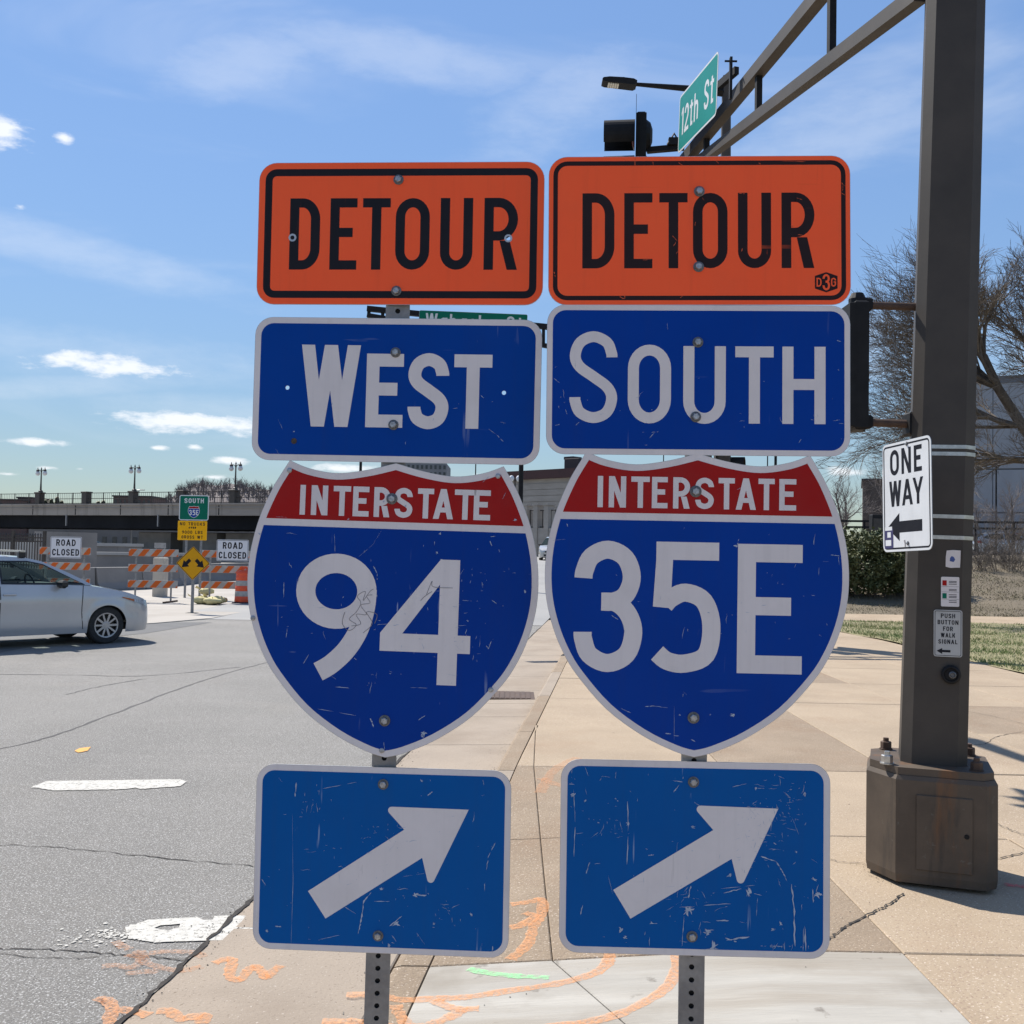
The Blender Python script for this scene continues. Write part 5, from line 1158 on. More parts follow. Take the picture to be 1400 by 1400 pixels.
# the face looks left and towards the camera: its x axis runs from far to near
st12 = thing('street_sign', 'green 12th St panel clamped to the truss arm', 'street sign', (o.x, o.y, o.z)); off12 = tuple(o)
H12 = .53
out = rrect(Wd, H12, .05)
pn = sheet(st12, 'panel', None, M, out, off12); layer(pn, 'white_face', 'white_refl', M, inset(out, .001), .0004, off12); layer(pn, 'green_face', 'green_bright', M, inset(out, .018), .0009, off12)
mb = MB(); put_text(mb, M, '12th St', 0, -.125, .25, .036, .0016, 1.0, .14, .42, fit=Wd * .84); mb.build('lettering', MT['white_refl'], pn, offset=off12)['kind'] = 'stuff'
for t in (-.3, .3):
    mb = MB(); q = M @ Vector((t * Wd, .05, -.004)); mb.bar(q, q - side_n * .12 + Vector((0, 0, -.02)), .03, .05); mb.build('bracket', MT['black_steel'], st12, offset=off12)
mb = MB(); q = M @ Vector((Wd * .5, -.02, -.02)); mb.bar(q, q + AD * -.28 - side_n * .05, .04, .06); mb.bar(q + AD * -.28 + Vector((0, 0, -.24)), q + AD * -.28 + Vector((0, 0, .10)), .02, .04); mb.bar(q + AD * -.28 - Vector((.05, 0, -.07)), q + AD * -.28 + Vector((.05, 0, .07)), .012, .012); mb.build('clamp', MT['black_steel'], st12, offset=off12)

# overhead signal facing left
def signal_head(name, label, o, ang, n=3, hidden_from=None):
    """o = middle of the head; ang = direction the lenses look"""
    t = thing(name, label, 'traffic light', o, ang)
    H = .355 * n
    mb = MB(); mb.box((-.06, 0, 0), (.10, .34, H), bev=.02); mb.build('housing', MT['black_steel'], t)
    mb = MB(); mb.prism(rrect(.60, H + .26, .06), -.002, .002, Matrix(((0, 0, 1, -.01), (1, 0, 0, 0), (0, 1, 0, 0), (0, 0, 0, 1)))); mb.build('backplate', MT['black_steel'], t)
    for k in range(n):
        zc = H / 2 - .178 - k * .355
        mb = MB(); Q = Matrix.Translation((0, 0, zc)) @ Matrix.Rotation(RAD(90), 4, 'Y')
        nn = 20; V = []; F = []
        for i in range(nn + 1):
            a = RAD(-220 + 260 * i / nn + 0); 
            for x, r in ((0.0, .155), (.30, .152), (.30, .148), (0.0, .151)):
                ln = x * (1 if math.sin(a + 0) > -2 else 1)
                V.append((ln, r * math.sin(RAD(-40 + 260 * i / nn) + math.pi / 2 - RAD(90) + 0) * 1.0 if False else r * math.cos(RAD(-40 + 260 * i / nn)), zc + r * math.sin(RAD(-40 + 260 * i / nn))))
        for i in range(nn):
            for j in range(4): a = i * 4 + j; b = i * 4 + (j + 1) % 4; F.append((a, b, b + 4, a + 4))
        mb.add(V, F); mb.build('visor', MT['black_steel'], t, smooth=False)
        mb = MB(); mb.lathe([(.13, 0), (.13, .01), (.09, .03), (.0001, .04)], Q, 20); mb.build('lens', MT['lens_' + 'ray'[k % 3]], t, smooth=True)
        mb = MB(); mb.lathe([(.15, 0), (.12, -.04), (.06, -.06)], Matrix.Translation((-.11, 0, zc)) @ Matrix.Rotation(RAD(90), 4, 'Y'), 14); mb.build('rear_cap', MT['black_steel'], t)
    return t
MT['lens_r'] = pmat('red_lens', (.10, .008, .006), None, 30, .25); MT['lens_a'] = pmat('amber_lens', (.16, .07, .006), None, 30, .25); MT['lens_y'] = pmat('green_lens', (.006, .07, .045), None, 30, .25)
hp = arm_point(935, 209); hd = (hp - CAM).y
hc = at_y(868, 186, hp.y + .1)
sig = signal_head('traffic_light', 'black overhead signal seen side-on, its visor pointing left', (hc.x, hc.y, hc.z - .355), RAD(173.5))
mb = MB(); a = Vector((hc.x + .12, hc.y, hc.z - .14)); b = Vector((hp.x, hp.y, hc.z - .14)); mb.bar(a, b, .06, .05); mb.box(b + Vector((-.1, 0, .05)), (.10, .06, .07)); mb.tube([b + Vector((-.16, 0, .02)), b + Vector((-.1, -.03, .12)), b + Vector((-.04, 0, .03))], .012, 6)
sb = to_local(MB()); q = MB(); Ri = Rz(-sig.rotation_euler[2]); q.v = [tuple(Ri @ (Vector(p) - sig.location)) for p in mb.v]; q.f = mb.f; q.m = mb.m; q.build('mount_arm', MT['black_steel'], sig)

# pedestrian signal on side pipes
pc = at_y(1171, 502, PY - .02); ped = thing('pedestrian_signal', 'black pedestrian signal seen edge-on behind the SOUTH panel', 'traffic light', (pc.x, pc.y, pc.z)); offp = (pc.x, pc.y, pc.z)
ztop = at_y(1171, 416, PY).z; zbot = at_y(1171, 590, PY).z; hh = ztop - zbot
mb = MB(); mb.box((0, 0, 0), (.072, .17, hh), bev=.012); hs = mb.build('housing', MT['black_steel'], ped)
mb = MB(); mb.box((-.05, 0, 0), (.03, .18, hh * .96), bev=.005); mb.build('visor_box', MT['black_steel'], ped)
for py, sgn in ((417, 1), (577, -1)):
    a = at_y(1172, py, PY); bp_ = at_y(1262 if sgn > 0 else 1248, py + (3 if sgn > 0 else 3), PY)
    mb = MB(); mb.tube([a, bp_], .021, 12); mb.build('pipe_arm', MT['rust_pipe'], ped, offset=offp)
    mb = MB(); mb.lathe([(.04, -.05), (.045, 0), (.045, .03), (.03, .06)], Matrix.Translation(a - Vector(offp)), 12); mb.box(a - Vector(offp) + Vector((.04, 0, 0)), (.06, .07, .07), bev=.01); mb.build('knuckle', MT['black_steel'], ped)
    if sgn < 0: mb = MB(); mb.box(bp_ - Vector(offp), (.07, .10, .12), bev=.01); mb.build('hub_plate', MT['black_steel'], ped)

# ONE WAY panel
oc = at_y(1239, 677.5, PY - .46)
nW = Vector((-math.cos(RAD(11)), -math.sin(RAD(11)), 0)); xW = Vector((-nW.y, nW.x, 0)); xW = Vector((math.sin(RAD(11)), -math.cos(RAD(11)), 0))
M = free_frame(oc, xW) @ Matrix.Rotation(RAD(2.0), 4, 'Z'); W, H = 18 * IN * .90, 24 * IN * .86
ow = thing('one_way_sign', 'white ONE WAY panel with left arrow strapped to the pole', 'road sign', tuple(oc)); offo = tuple(oc)
out = rrect(W, H, .034); pn = sheet(ow, 'panel', None, M, out, offo); layer(pn, 'white_face', 'white_refl', M, inset(out, .001), .0003, offo)
bo = inset(out, .012); bi = inset(out, .020); mb = MB(); n = len(bo)
for i in range(n): mb.add([M @ Vector((*q, .0007)) for q in (bo[i], bo[(i + 1) % n], bi[(i + 1) % n], bi[i])], [(0, 1, 2, 3)])
mb.build('border', MT['black_film'], pn, offset=offo)
mb = MB()
for ch, a, b in (('O', -.135, -.058), ('N', -.036, .044), ('E', .068, .132)): put_glyph(mb, M, ch, a, b, .105, .228, .021, .0007)
for ch, a, b in (('W', -.145, -.040), ('A', -.035, .055), ('Y', .055, .140)): put_glyph(mb, M, ch, a, b, -.045, .078, .021, .0007)
mb.build('lettering', MT['black_film'], pn, offset=offo)
ar = [(-.165, -.145), (-.06, -.212), (-.06, -.172), (.128, -.172), (.128, -.118), (-.06, -.118), (-.06, -.078)]
layer(pn, 'arrow', 'black_film', M, ar, .0007, offo)
lb = layer(pn, 'sticker', pmat('purple_sticker', (.035, .03, .11), None, 20, .5), M, [(-.190, -.245), (-.115, -.245), (-.115, -.150), (-.190, -.150)], .0012, offo)
mb = MB()
for a, b, c, d in ((-.182, -.232, .050, .028), (-.165, -.192, .03, .026), (-.185, -.158, .062, .018)): mb.add([M @ Vector((x, y, .0016)) for x, y in ((a, b), (a + c, b), (a + c, b + d), (a, b + d))], [(0, 1, 2, 3)])
mb.build('sticker_print', MT['white_refl'], pn, offset=offo)['kind'] = 'stuff'
for y in (.245, -.225):
    bolt(pn, M, 0.01, y, offo, .010, .006)
    mb = MB(); mb.box((0, 0, 0), (.10, .03, .04)); mb.v = [tuple(M @ (Vector(p) + Vector((.05, y, -.025)))) for p in mb.v]; mb.build('bracket', MT['steel_band'], ow, offset=offo)
mb = MB(); mb.poly([(x * .9 - .02, y - .225) for x, y in ((-.004, .014), (.006, .018), (.012, .004), (.012, -.014), (.004, -.016), (.002, 0))], [], .0011, M); mb.build('chip', MT['scuff_grey'], pn, offset=offo)

# small panels, stickers and the push button on the pole's front face
fn = Vector((math.sin(PROT), -math.cos(PROT), 0)); fx = Vector((math.cos(PROT), math.sin(PROT), 0))
def face_frame(px, py, lift=.004, roll=1.3):
    """frame on the pole's front face at a pixel"""
    p = gnd(px, py, -50)
    best = None
    z = 1.2
    for _ in range(6):
        w = .312 - (z - .58) / 6.02 * .048; p0 = Vector((PX + z * math.tan(PTILT), PY, 0)) + fn * (w / 2 + lift); v = ray(px, py); t = (p0 - CAM).dot(fn) / v.dot(fn); q = CAM + v * t; z = q.z
    return free_frame(q, fx) @ Matrix.Rotation(RAD(0), 4, 'Z')
M = face_frame(1296, 866, .006); o = M.translation.copy()
pb = thing('push_button_sign', 'small grey PUSH BUTTON FOR WALK SIGNAL plate on the pole', 'sign', tuple(o)); W, H = .132, .232
MT['grey_plate'] = film('weathered_white', (0.42, .42, .41), (.2, .2, .2), .35, seed=20, dirt_amt=.4)
out = rrect(W, H, .012); pn = sheet(pb, 'plate', None, M, out, tuple(o)); layer(pn, 'face', 'grey_plate', M, inset(out, .001), .0004, tuple(o))
bo = inset(out, .005); bi = inset(out, .0075); mb = MB(); n = len(bo)
for i in range(n): mb.add([M @ Vector((*q, .0008)) for q in (bo[i], bo[(i + 1) % n], bi[(i + 1) % n], bi[i])], [(0, 1, 2, 3)])
for k, (tx, f) in enumerate((('PUSH', .066), ('BUTTON', .096), ('FOR', .046), ('WALK', .066), ('SIGNAL', .088))): put_text(mb, M, tx, 0, .076 - k * .032, .022, .0042, .0008, 1, .16, fit=f)
mb.build('lettering', MT['black_film'], pn, offset=tuple(o))
layer(pn, 'arrow', 'black_film', M, [(-.052, -.088), (-.026, -.103), (-.026, -.094), (.012, -.094), (.012, -.082), (-.026, -.082), (-.026, -.073)], .0008, tuple(o))
M = face_frame(1299, 809, .005); o = M.translation.copy(); W, H = .085, .148
ins_ = thing('instruction_plate', 'white crossing instruction plate with red and green symbols on the pole', 'sign', tuple(o)); out = rrect(W, H, .006); pn = sheet(ins_, 'plate', None, M, out, tuple(o)); layer(pn, 'face', 'white_film', M, inset(out, .0008), .0004, tuple(o))
mb = MB()
for y, m_ in ((.042, 0), (-.022, 1)):
    layer(pn, 'symbol', ['red_film', 'green_film'][m_], M, [(-.036, y - .012), (-.016, y - .012), (-.016, y + .014), (-.036, y + .014)], .0009, tuple(o))
for y in (.050, .044, .036, .010, .004, -.016, -.024, -.030, -.046, -.054): mb.add([M @ Vector((x, yy_, .0009)) for x, yy_ in ((-.006, y), (.030, y), (.030, y + .0028), (-.006, y + .0028))], [(0, 1, 2, 3)])
for y in (.025, -.002, -.038): mb.add([M @ Vector((x, yy_, .0009)) for x, yy_ in ((-.040, y), (.040, y), (.040, y + .001), (-.040, y + .001))], [(0, 1, 2, 3)])
mb.build('fine_print', MT['black_film'], pn, offset=tuple(o))['kind'] = 'stuff'
M = face_frame(1303, 764, .004); o = M.translation.copy()
stk = thing('sticker', 'small torn white sticker above the crossing plates on the pole', 'sticker', tuple(o))
rq = random.Random(3); out = [(x + rq.uniform(-.002, .002), y + rq.uniform(-.002, .002)) for x, y in [(-.033, -.04), (-.01, -.046), (.012, -.042), (.034, -.045), (.035, 0), (.033, .042), (0, .044), (-.03, .042), (-.034, .01)]]
mb = MB(); mb.prism(out, 0, .0006, M); p_ = mb.build('paper', MT['white_film'], stk, offset=tuple(o))
mb = MB(); mb.poly([(-.015, -.012), (.002, -.016), (.010, -.004), (.004, .008), (-.006, .014), (-.014, .004)], [], .001, M); mb.build('print', pmat('blue_ink', (.05, .09, .30), None, 30, .6), stk, offset=tuple(o))
M = face_frame(1300, 922, .002); o = M.translation.copy()
but = thing('push_button', 'round dark pedestrian push button with metal centre on the pole', 'push button', tuple(o))
mb = MB(); mb.lathe([(.046, 0), (.046, .016), (.038, .024), (.033, .024), (.029, .016), (.0001, .016)], M, 24); mb.build('housing', MT['black_steel'], but, offset=tuple(o))
mb = MB(); mb.lathe([(.017, .016), (.017, .028), (.012, .031), (.009, .024), (.0001, .024)], M @ Matrix.Translation((.006, 0, 0)), 20); mb.build('button', MT['washer'], but, offset=tuple(o))

# ------------------------------------------------------------------ far corner pole with luminaire and truss
FY = 20.0; fp = at_y(987, 640, FY); FX = fp.x
far = thing('signal_pole', 'far corner signal pole behind the right panels, carrying a long-armed luminaire', 'signal pole', (FX, FY, 0))
zt = at_y(996, 122, FY).z
mb = MB(); taper_prism(mb, chamf(.34, .05), 0, chamf(.15, .025), zt + .25); mb.build('shaft', MT['bronze'], far)
mb = MB(); taper_prism(mb, chamf(.62, .13), -.1, chamf(.60, .13), .55); mb.build('base_box', MT['bronze'], far)
def arm2(px, py): return at_y(px, py, FY)
u0, u1, l0, l1 = arm2(975, 470), arm2(502, 422), arm2(975, 512), arm2(502, 431)
offf = (FX, FY, 0)
mb = MB(); mb.bar(u0, u1, .10, .10); mb.build('truss_chord', MT['black_steel'], far, offset=offf)
mb = MB(); mb.bar(l0, l1, .09, .08); mb.build('truss_chord', MT['black_steel'], far, offset=offf)
for t in (.15, .32, .49, .66, .82, .955, .995):
    mb = MB(); mb.bar(l0.lerp(l1, t), u0.lerp(u1, t), .06, .06, up=Vector((0, 1, 0))); mb.build('truss_upright', MT['black_steel'], far, offset=offf)
# luminaire arm and head
a0 = at_y(996, 128, FY); a1 = at_y(940, 121, FY); a2 = at_y(866, 115, FY)
mb = MB(); mb.tube([a0, a1, a2], [.075, .06, .035], 10); mb.build('luminaire_arm', MT['black_steel'], far, offset=offf)
h0, h1 = at_y(870, 116, FY), at_y(823, 112, FY); hd_ = (h1 - h0); L = hd_.length; hx = hd_.normalized()
Mh = free_frame((h0 + h1) / 2, hx)
lamp = MB(); sec = [(-.5, .03), (-.40, .06), (-.1, .068), (.30, .06), (.47, .036), (.5, .015), (.5, -.022), (.42, -.04), (-.42, -.062), (-.5, -.03)]
lamp.prism([(a * L, b) for a, b in sec], -.14, .14, Mh); lh = lamp.build('luminaire_head', MT['black_steel'], far, offset=offf)
MT['led'] = pmat('led_lens', (.75, .74, .66), (.6, .6, .55), 60, .3)
for k in range(5):
    mb = MB(); q = Mh @ Vector((.30 * L - k * .05 * L * 1.3 + .0, -.044 + .001 * k, 0)); mb.box(q + Vector((0, 0, -.012)), (.035, .20, .02)); mb.build('led_module', MT['led'], lh, offset=offf)
mb = MB(); mb.lathe([(.035, 0), (.04, .03), (.03, .06)], Matrix.Translation(Mh @ Vector((-.12 * L, .062, 0))), 10); mb.build('photocell', MT['black_steel'], lh, offset=offf)
fs = at_y(958, 640, FY - .1); sg2 = signal_head('traffic_light', 'black signal on the far pole, showing between the SOUTH and 35E panels', (fs.x, fs.y, at_y(958, 600, FY).z - .12), RAD(-150))
fs = at_y(1001, 640, FY - .1); sg3 = signal_head('traffic_light', 'second black signal on the far pole, right of the first', (fs.x, fs.y + .3, at_y(958, 600, FY).z - .12), RAD(-20))
# Wabasha panel
wl, wr = at_y(573, 424, FY - .15), at_y(721, 430, FY - .15); Wd = (wr - wl).length; Hs = .50
Mw = free_frame((wl + wr) / 2 - Vector((0, 0, Hs / 2)), wr - wl); ow_ = Mw.translation.copy(); wab = thing('street_sign', 'green Wabasha panel showing between the DETOUR and WEST panels', 'street sign', tuple(ow_))
out = rrect(Wd, Hs, .03); pn = sheet(wab, 'panel', None, Mw, out, tuple(ow_)); layer(pn, 'green_face', 'green_film', Mw, inset(out, .004), .0006, tuple(ow_))
mb = MB()
put_text(mb, Mw, 'Wabasha St', .02, Hs / 2 - .05 - .27, .27, .042, .0015, 1, .16, .4, fit=Wd * .90); mb.build('lettering', MT['white_refl'], pn, offset=tuple(ow_))
mb = MB(); mb.bar(Mw @ Vector((-.5, .1, -.01)), Mw @ Vector((-.5, .1, -.12)), .05, .3); mb.bar(Mw @ Vector((.5, .1, -.01)), Mw @ Vector((.5, .1, -.12)), .05, .3); mb.build('bracket', MT['black_steel'], wab, offset=tuple(ow_))

# ------------------------------------------------------------------ cars
MT['rubber'] = pmat('tyre_rubber', (0.018, 0.018, 0.019), (.03, .03, .03), 20, .85)
MT['rim'] = pmat('alloy_rim', (0.42, 0.42, 0.43), (.36, .36, .37), 20, .35, .6)
MT['trim'] = pmat('black_trim', (0.014, 0.014, 0.015), None, 20, .5)
MT['seat'] = pmat('grey_seat', (0.10, 0.10, 0.105), (.07, .07, .075), 20, .9)
MT['headlamp'] = pmat('headlamp', (0.55, 0.57, 0.60), (.3, .31, .33), 25, .12, .3, spec=.8)
MT['amber_lamp'] = pmat('amber_lamp', (0.45, .10, .02), None, 25, .2)
MT['red_lamp'] = pmat('red_lamp', (0.30, .012, .01), None, 25, .2)
def glassmat(name, tint, tr):
    m = bpy.data.materials.new(name); m.use_nodes = True; nt = m.node_tree; b = nt.nodes['Principled BSDF']
    b.inputs['Base Color'].default_value = (.012, .016, .016, 1); b.inputs['Roughness'].default_value = .06; b.inputs['Specular IOR Level'].default_value = .6
    t = nt.nodes.new('ShaderNodeBsdfTransparent'); t.inputs[0].default_value = (*tint, 1); mx = nt.nodes.new('ShaderNodeMixShader'); mx.inputs[0].default_value = tr
    n = nt.nodes.new('ShaderNodeTexNoise'); n.inputs['Scale'].default_value = 3; r = nt.nodes.new('ShaderNodeMapRange'); r.inputs[3].default_value = .04; r.inputs[4].default_value = .09
    nt.links.new(n.outputs[0], r.inputs[0]); nt.links.new(r.outputs[0], b.inputs['Roughness'])
    nt.links.new(b.outputs[0], mx.inputs[1]); nt.links.new(t.outputs[0], mx.inputs[2]); nt.links.new(mx.outputs[0], nt.nodes['Material Output'].inputs[0]); return m
MT['glass'] = glassmat('car_glass', (.72, .84, .80), .74)
def paint(name, c):
    m = pmat(name, c, tuple(x * .94 for x in c), 2, .30, 0.25, spec=.5, stain=(tuple(x * .75 for x in c), 3, .55, .8, .3))
    m.node_tree.nodes['Principled BSDF'].inputs['Coat Weight'].default_value = 1.0; m.node_tree.nodes['Principled BSDF'].inputs['Coat Roughness'].default_value = .03; return m
def lerp_tab(tab, x):
    if x <= tab[0][0]: return tab[0][1]
    for (a, b), (c, d) in zip(tab, tab[1:]):
        if x <= c: t = (x - a) / (c - a); return b + (d - b) * t
    return tab[-1][1]
def make_car(label, col, loc, rz, tall=1.0, rack=False, group=None, detail=True, name='parked_car'):
    """hatchback; local x runs from nose (0) to tail, so the car drives towards -x; origin under its middle"""
    L = 4.46; car = thing(name, label, 'car', loc, rz, group)
    pm = paint(name + '_paint_' + str(len(bpy.data.materials)), col)
    WB0, WB1, AR = .90, 3.57, .345
    hood = [(0, .56), (.05, .66), (.18, .745), (.5, .855), (.95, .945), (1.2, .985), (1.6, 1.0), (3.0, 1.03), (3.9, 1.06), (4.3, 1.0), (4.42, .85), (4.46, .60)]
    hw = [(0, .50), (.04, .62), (.12, .72), (.3, .81), (.6, .865), (1.2, .885), (3.4, .888), (4.0, .86), (4.3, .80), (4.42, .70), (4.46, .58)]
    low = [(0, .26), (.1, .20), (.4, .19), (1.4, .20), (3.0, .20), (4.0, .22), (4.3, .28), (4.46, .38)]
    def zlow(x):
        z = lerp_tab(low, x)
        for c in (WB0, WB1):
            dx_ = x - c
            if abs(dx_) < AR: z = max(z, .315 + math.sqrt(AR * AR - dx_ * dx_) * .985)
        return z
    xs = sorted(set([round(i * .06, 3) for i in range(75)] + [0, .02, .05, 4.42, 4.46] + [round(c + AR * math.sin(RAD(a)), 4) for c in (WB0, WB1) for a in range(-90, 91, 10)] + [round(c + s_ * (AR + .001), 4) for c in (WB0, WB1) for s_ in (-1, 1)]))
    NR = 10
    def yw(x, z, zu):
        w = lerp_tab(hw, x); t = (z - .2) / max(.1, zu - .2)
        k = 1 - .055 * max(0, t - .55) ** 2 / .2 - .05 * max(0, .35 - t) ** 2 / .12
        crease = .010 * math.exp(-((z - .80) / .05) ** 2) - .012 * math.exp(-((z - .52) / .12) ** 2)
        fl = 0
        for c in (WB0, WB1): fl += .018 * math.exp(-(((x - c) ** 2 + (z - .32) ** 2) ** .5 - AR) ** 2 / .006)
        return w * k + (crease + fl if .25 < x < 4.3 else 0)
    mb = MB()
    for sgn in (-1, 1):
        V = []
        for x in xs:
            zu = lerp_tab(hood, x); zl = min(zlow(x), zu - .03)
            for r_ in range(NR + 1):
                z = zl + (zu - zl) * r_ / NR; V.append((x, sgn * yw(x, z, zu), z))
        F = []
        for i in range(len(xs) - 1):
            for r_ in range(NR):
                a = i * (NR + 1) + r_; q = (a, a + 1, a + NR + 2, a + NR + 1); F.append(q if sgn < 0 else q[::-1])
        mb.add(V, [f[::-1] for f in F])
    # deck: bonnet, cowl and tail between the two upper edges
    NC = 8; V = []
    for x in xs:
        zu = lerp_tab(hood, x); w = yw(x, zu, zu)
        for c in range(NC + 1):
            t = -1 + 2 * c / NC; V.append((x, w * t, zu + .045 * (1 - t * t) * min(1, x / .3) * (1 if x < 1.2 else 0.6)))
    mb.add(V, [(i * (NC + 1) + c, i * (NC + 1) + c + 1, (i + 1) * (NC + 1) + c + 1, (i + 1) * (NC + 1) + c) for i in range(len(xs) - 1) for c in range(NC) if not (1.15 < xs[i] < 4.0)])
    # nose, tail and floor
    for x, s_ in ((0, -1), (4.46, 1)):
        zu = lerp_tab(hood, x); zl = zlow(x); w0, w1 = yw(x, zl, zu), yw(x, zu, zu); q = [(x, -w0, zl), (x, w0, zl), (x, w1, zu), (x, -w1, zu)]; mb.add(q, [(3, 2, 1, 0) if s_ < 0 else (0, 1, 2, 3)])
    body = smooth_by_angle(mb.build('body', pm, car), 38)
    mb = MB(); mb.box((2.23, 0, .25), (4.2, 1.1, .08)); mb.box((WB0, 0, .45), (.85, 1.2, .42)); mb.box((WB1, 0, .45), (.85, 1.2, .42)); mb.build('underbody', MT['trim'], car)
    # cabin
    roof = [(1.12, .985), (1.55, 1.21), (1.95, 1.385), (2.2, 1.44), (2.7, 1.468), (3.3, 1.445), (3.8, 1.37), (4.12, 1.20), (4.30, 1.03)]
    roof = [(x, z if z < 1.05 else 1.03 + (z - 1.03) * tall) for x, z in roof]
    def belt(x): return lerp_tab(hood, x)
    def cab_y(x, z): 
        b = belt(x); return yw(x, b, b) - .02 - (z - b) * .48
    xr = [1.12, 1.3, 1.5, 1.7, 1.95, 2.2, 2.5, 2.8, 3.1, 3.4, 3.65, 3.85, 4.0, 4.12, 4.22, 4.30]
    edge = lambda x: (x, cab_y(x, lerp_tab(roof, x)), lerp_tab(roof, x))
    def top_strip(x0, x1):
        m2 = MB(); X = [x for x in xr if x0 - .001 <= x <= x1 + .001]; V = []
        for x in X:
            _, y, z = edge(x); y = max(y, .3)
            for c in range(9): t = -1 + c / 4; V.append((x, y * t, z + .035 * (1 - t * t)))
        m2.add(V, [(i * 9 + c, i * 9 + c + 1, (i + 1) * 9 + c + 1, (i + 1) * 9 + c) for i in range(len(X) - 1) for c in range(8)]); return m2
    smooth_by_angle(top_strip(1.12, 1.95).build('windscreen', MT['glass'], car), 60)
    smooth_by_angle(top_strip(1.95, 3.85).build('roof', pm, car), 60)
    smooth_by_angle(top_strip(3.85, 4.30).build('rear_window', MT['glass'], car), 60)
    # side panels of the cabin: pillars and roof rail in paint, windows as their own panes
    wins = [[(1.30, 1.015), (2.62, 1.035), (2.62, 1.385), (2.17, 1.385), (1.93, 1.335)], [(2.70, 1.037), (3.50, 1.06), (3.60, 1.33), (3.2, 1.375), (2.70, 1.385)], [(3.56, 1.075), (3.98, 1.115), (3.70, 1.28), (3.64, 1.30)]]
    wins = [[(x, z if z < 1.15 else 1.03 + (z - 1.03) * tall) for x, z in w] for w in wins]
    outl = [(1.14, .99)] + [(x, lerp_tab(hood, x)) for x in (1.6, 2.2, 3.0, 3.6, 4.0, 4.26)] + [(x, lerp_tab(roof, x) + .004) for x in reversed(xr[1:-1])]
    for sgn in (-1, 1):
        frame = MB(); tri = tessellate_polygon([[Vector((x, z, 0)) for x, z in l] for l in [outl] + wins]); flat = outl + [p for w in wins for p in w]
        frame.add([(x, sgn * cab_y(x, z), z) for x, z in flat], [tuple(t) for t in tri]); frame.build('cabin_side', pm, car)
        for w in wins[:3 if detail else 2]:
            cx_, cz_ = sum(p[0] for p in w) / len(w), sum(p[1] for p in w) / len(w)
            m2 = MB(); ring = [(cx_ + (x - cx_) * 1.03, cz_ + (z - cz_) * 1.06) for x, z in w]; inner = [(cx_ + (x - cx_) * .97, cz_ + (z - cz_) * .92) for x, z in w]; n = len(w)
            for i in range(n):
                q = [ring[i], ring[(i + 1) % n], inner[(i + 1) % n], inner[i]]; m2.add([(x, sgn * (cab_y(x, z) + .006), z) for x, z in q], [(0, 1, 2, 3)])
            sw_ = m2.build('window_seal', MT['trim'], car)
            m2 = MB(); m2.add([(x, sgn * (cab_y(x, z) + .003), z) for x, z in w], [tuple(range(n))]); m2.build('side_window', MT['glass'], car)
        if detail:
            m2 = MB(); m2.box((1.72, sgn * .955, 1.02), (.10, .20, .13), bev=.035); m2.bar((1.70, sgn * .84, .99), (1.72, sgn * .90, .99), .05, .03); m2.build('door_mirror', MT['trim'], car)
            for hx_ in (2.52, 3.42):
                zz_ = .86; m2 = MB(); m2.box((hx_, sgn * (yw(hx_, zz_, 1.03) + .012), zz_), (.20, .03, .03), bev=.008); m2.build('door_handle', pm, car)
            for xl in (1.32, 2.66):                             # door gaps
                m2 = MB(); V = []
                for k in range(9):
                    z = .27 + (.99 - .27) * k / 8; x = xl + (.03 * math.sin(k / 8 * 3.14) if xl < 2 else -.0); y = sgn * (yw(x, z, lerp_tab(hood, x)) + .0015); V += [(x - .007, y, z), (x + .007, y, z)]
                m2.add(V, [(2 * k, 2 * k + 1, 2 * k + 3, 2 * k + 2) for k in range(8)]); m2.build('door_gap', MT['trim'], car)
        m2 = MB(); V = []                                       # wrap-round headlamp
        for k in range(7):
            x = .10 + .52 * k / 6; t = k / 6; zc_ = .66 + .12 * t; hh_ = .055 * (1 - t * .75)
            for dz in (-hh_, hh_): z = zc_ + dz; V.append((x, sgn * (yw(x, z, lerp_tab(hood, x)) + .010), z))
        m2.add(V, [(2 * k, 2 * k + 1, 2 * k + 3, 2 * k + 2) for k in range(6)]); m2.build('headlight', MT['headlamp'], car)
        if detail:
            m2 = MB(); V = []
            for k in range(4):
                x = .40 + .24 * k / 3; t = (x - .1) / .52; zc_ = .66 + .12 * t; hh_ = .042 * (1 - t * .75)
                for dz in (-hh_, hh_ * .6): z = zc_ + dz; V.append((x, sgn * (yw(x, z, lerp_tab(hood, x)) + .013), z))
            m2.add(V, [(2 * k, 2 * k + 1, 2 * k + 3, 2 * k + 2) for k in range(3)]); m2.build('side_marker', MT['amber_lamp'], car)
        m2 = MB(); V = []
        for k in range(5):
            x = 4.05 + .36 * k / 4
            for z in (.80, .95): V.append((x, sgn * (yw(x, z, lerp_tab(hood, x)) + .012), z))
        m2.add(V, [(2 * k, 2 * k + 1, 2 * k + 3, 2 * k + 2) for k in range(4)]); m2.build('tail_light', MT['red_lamp'], car)
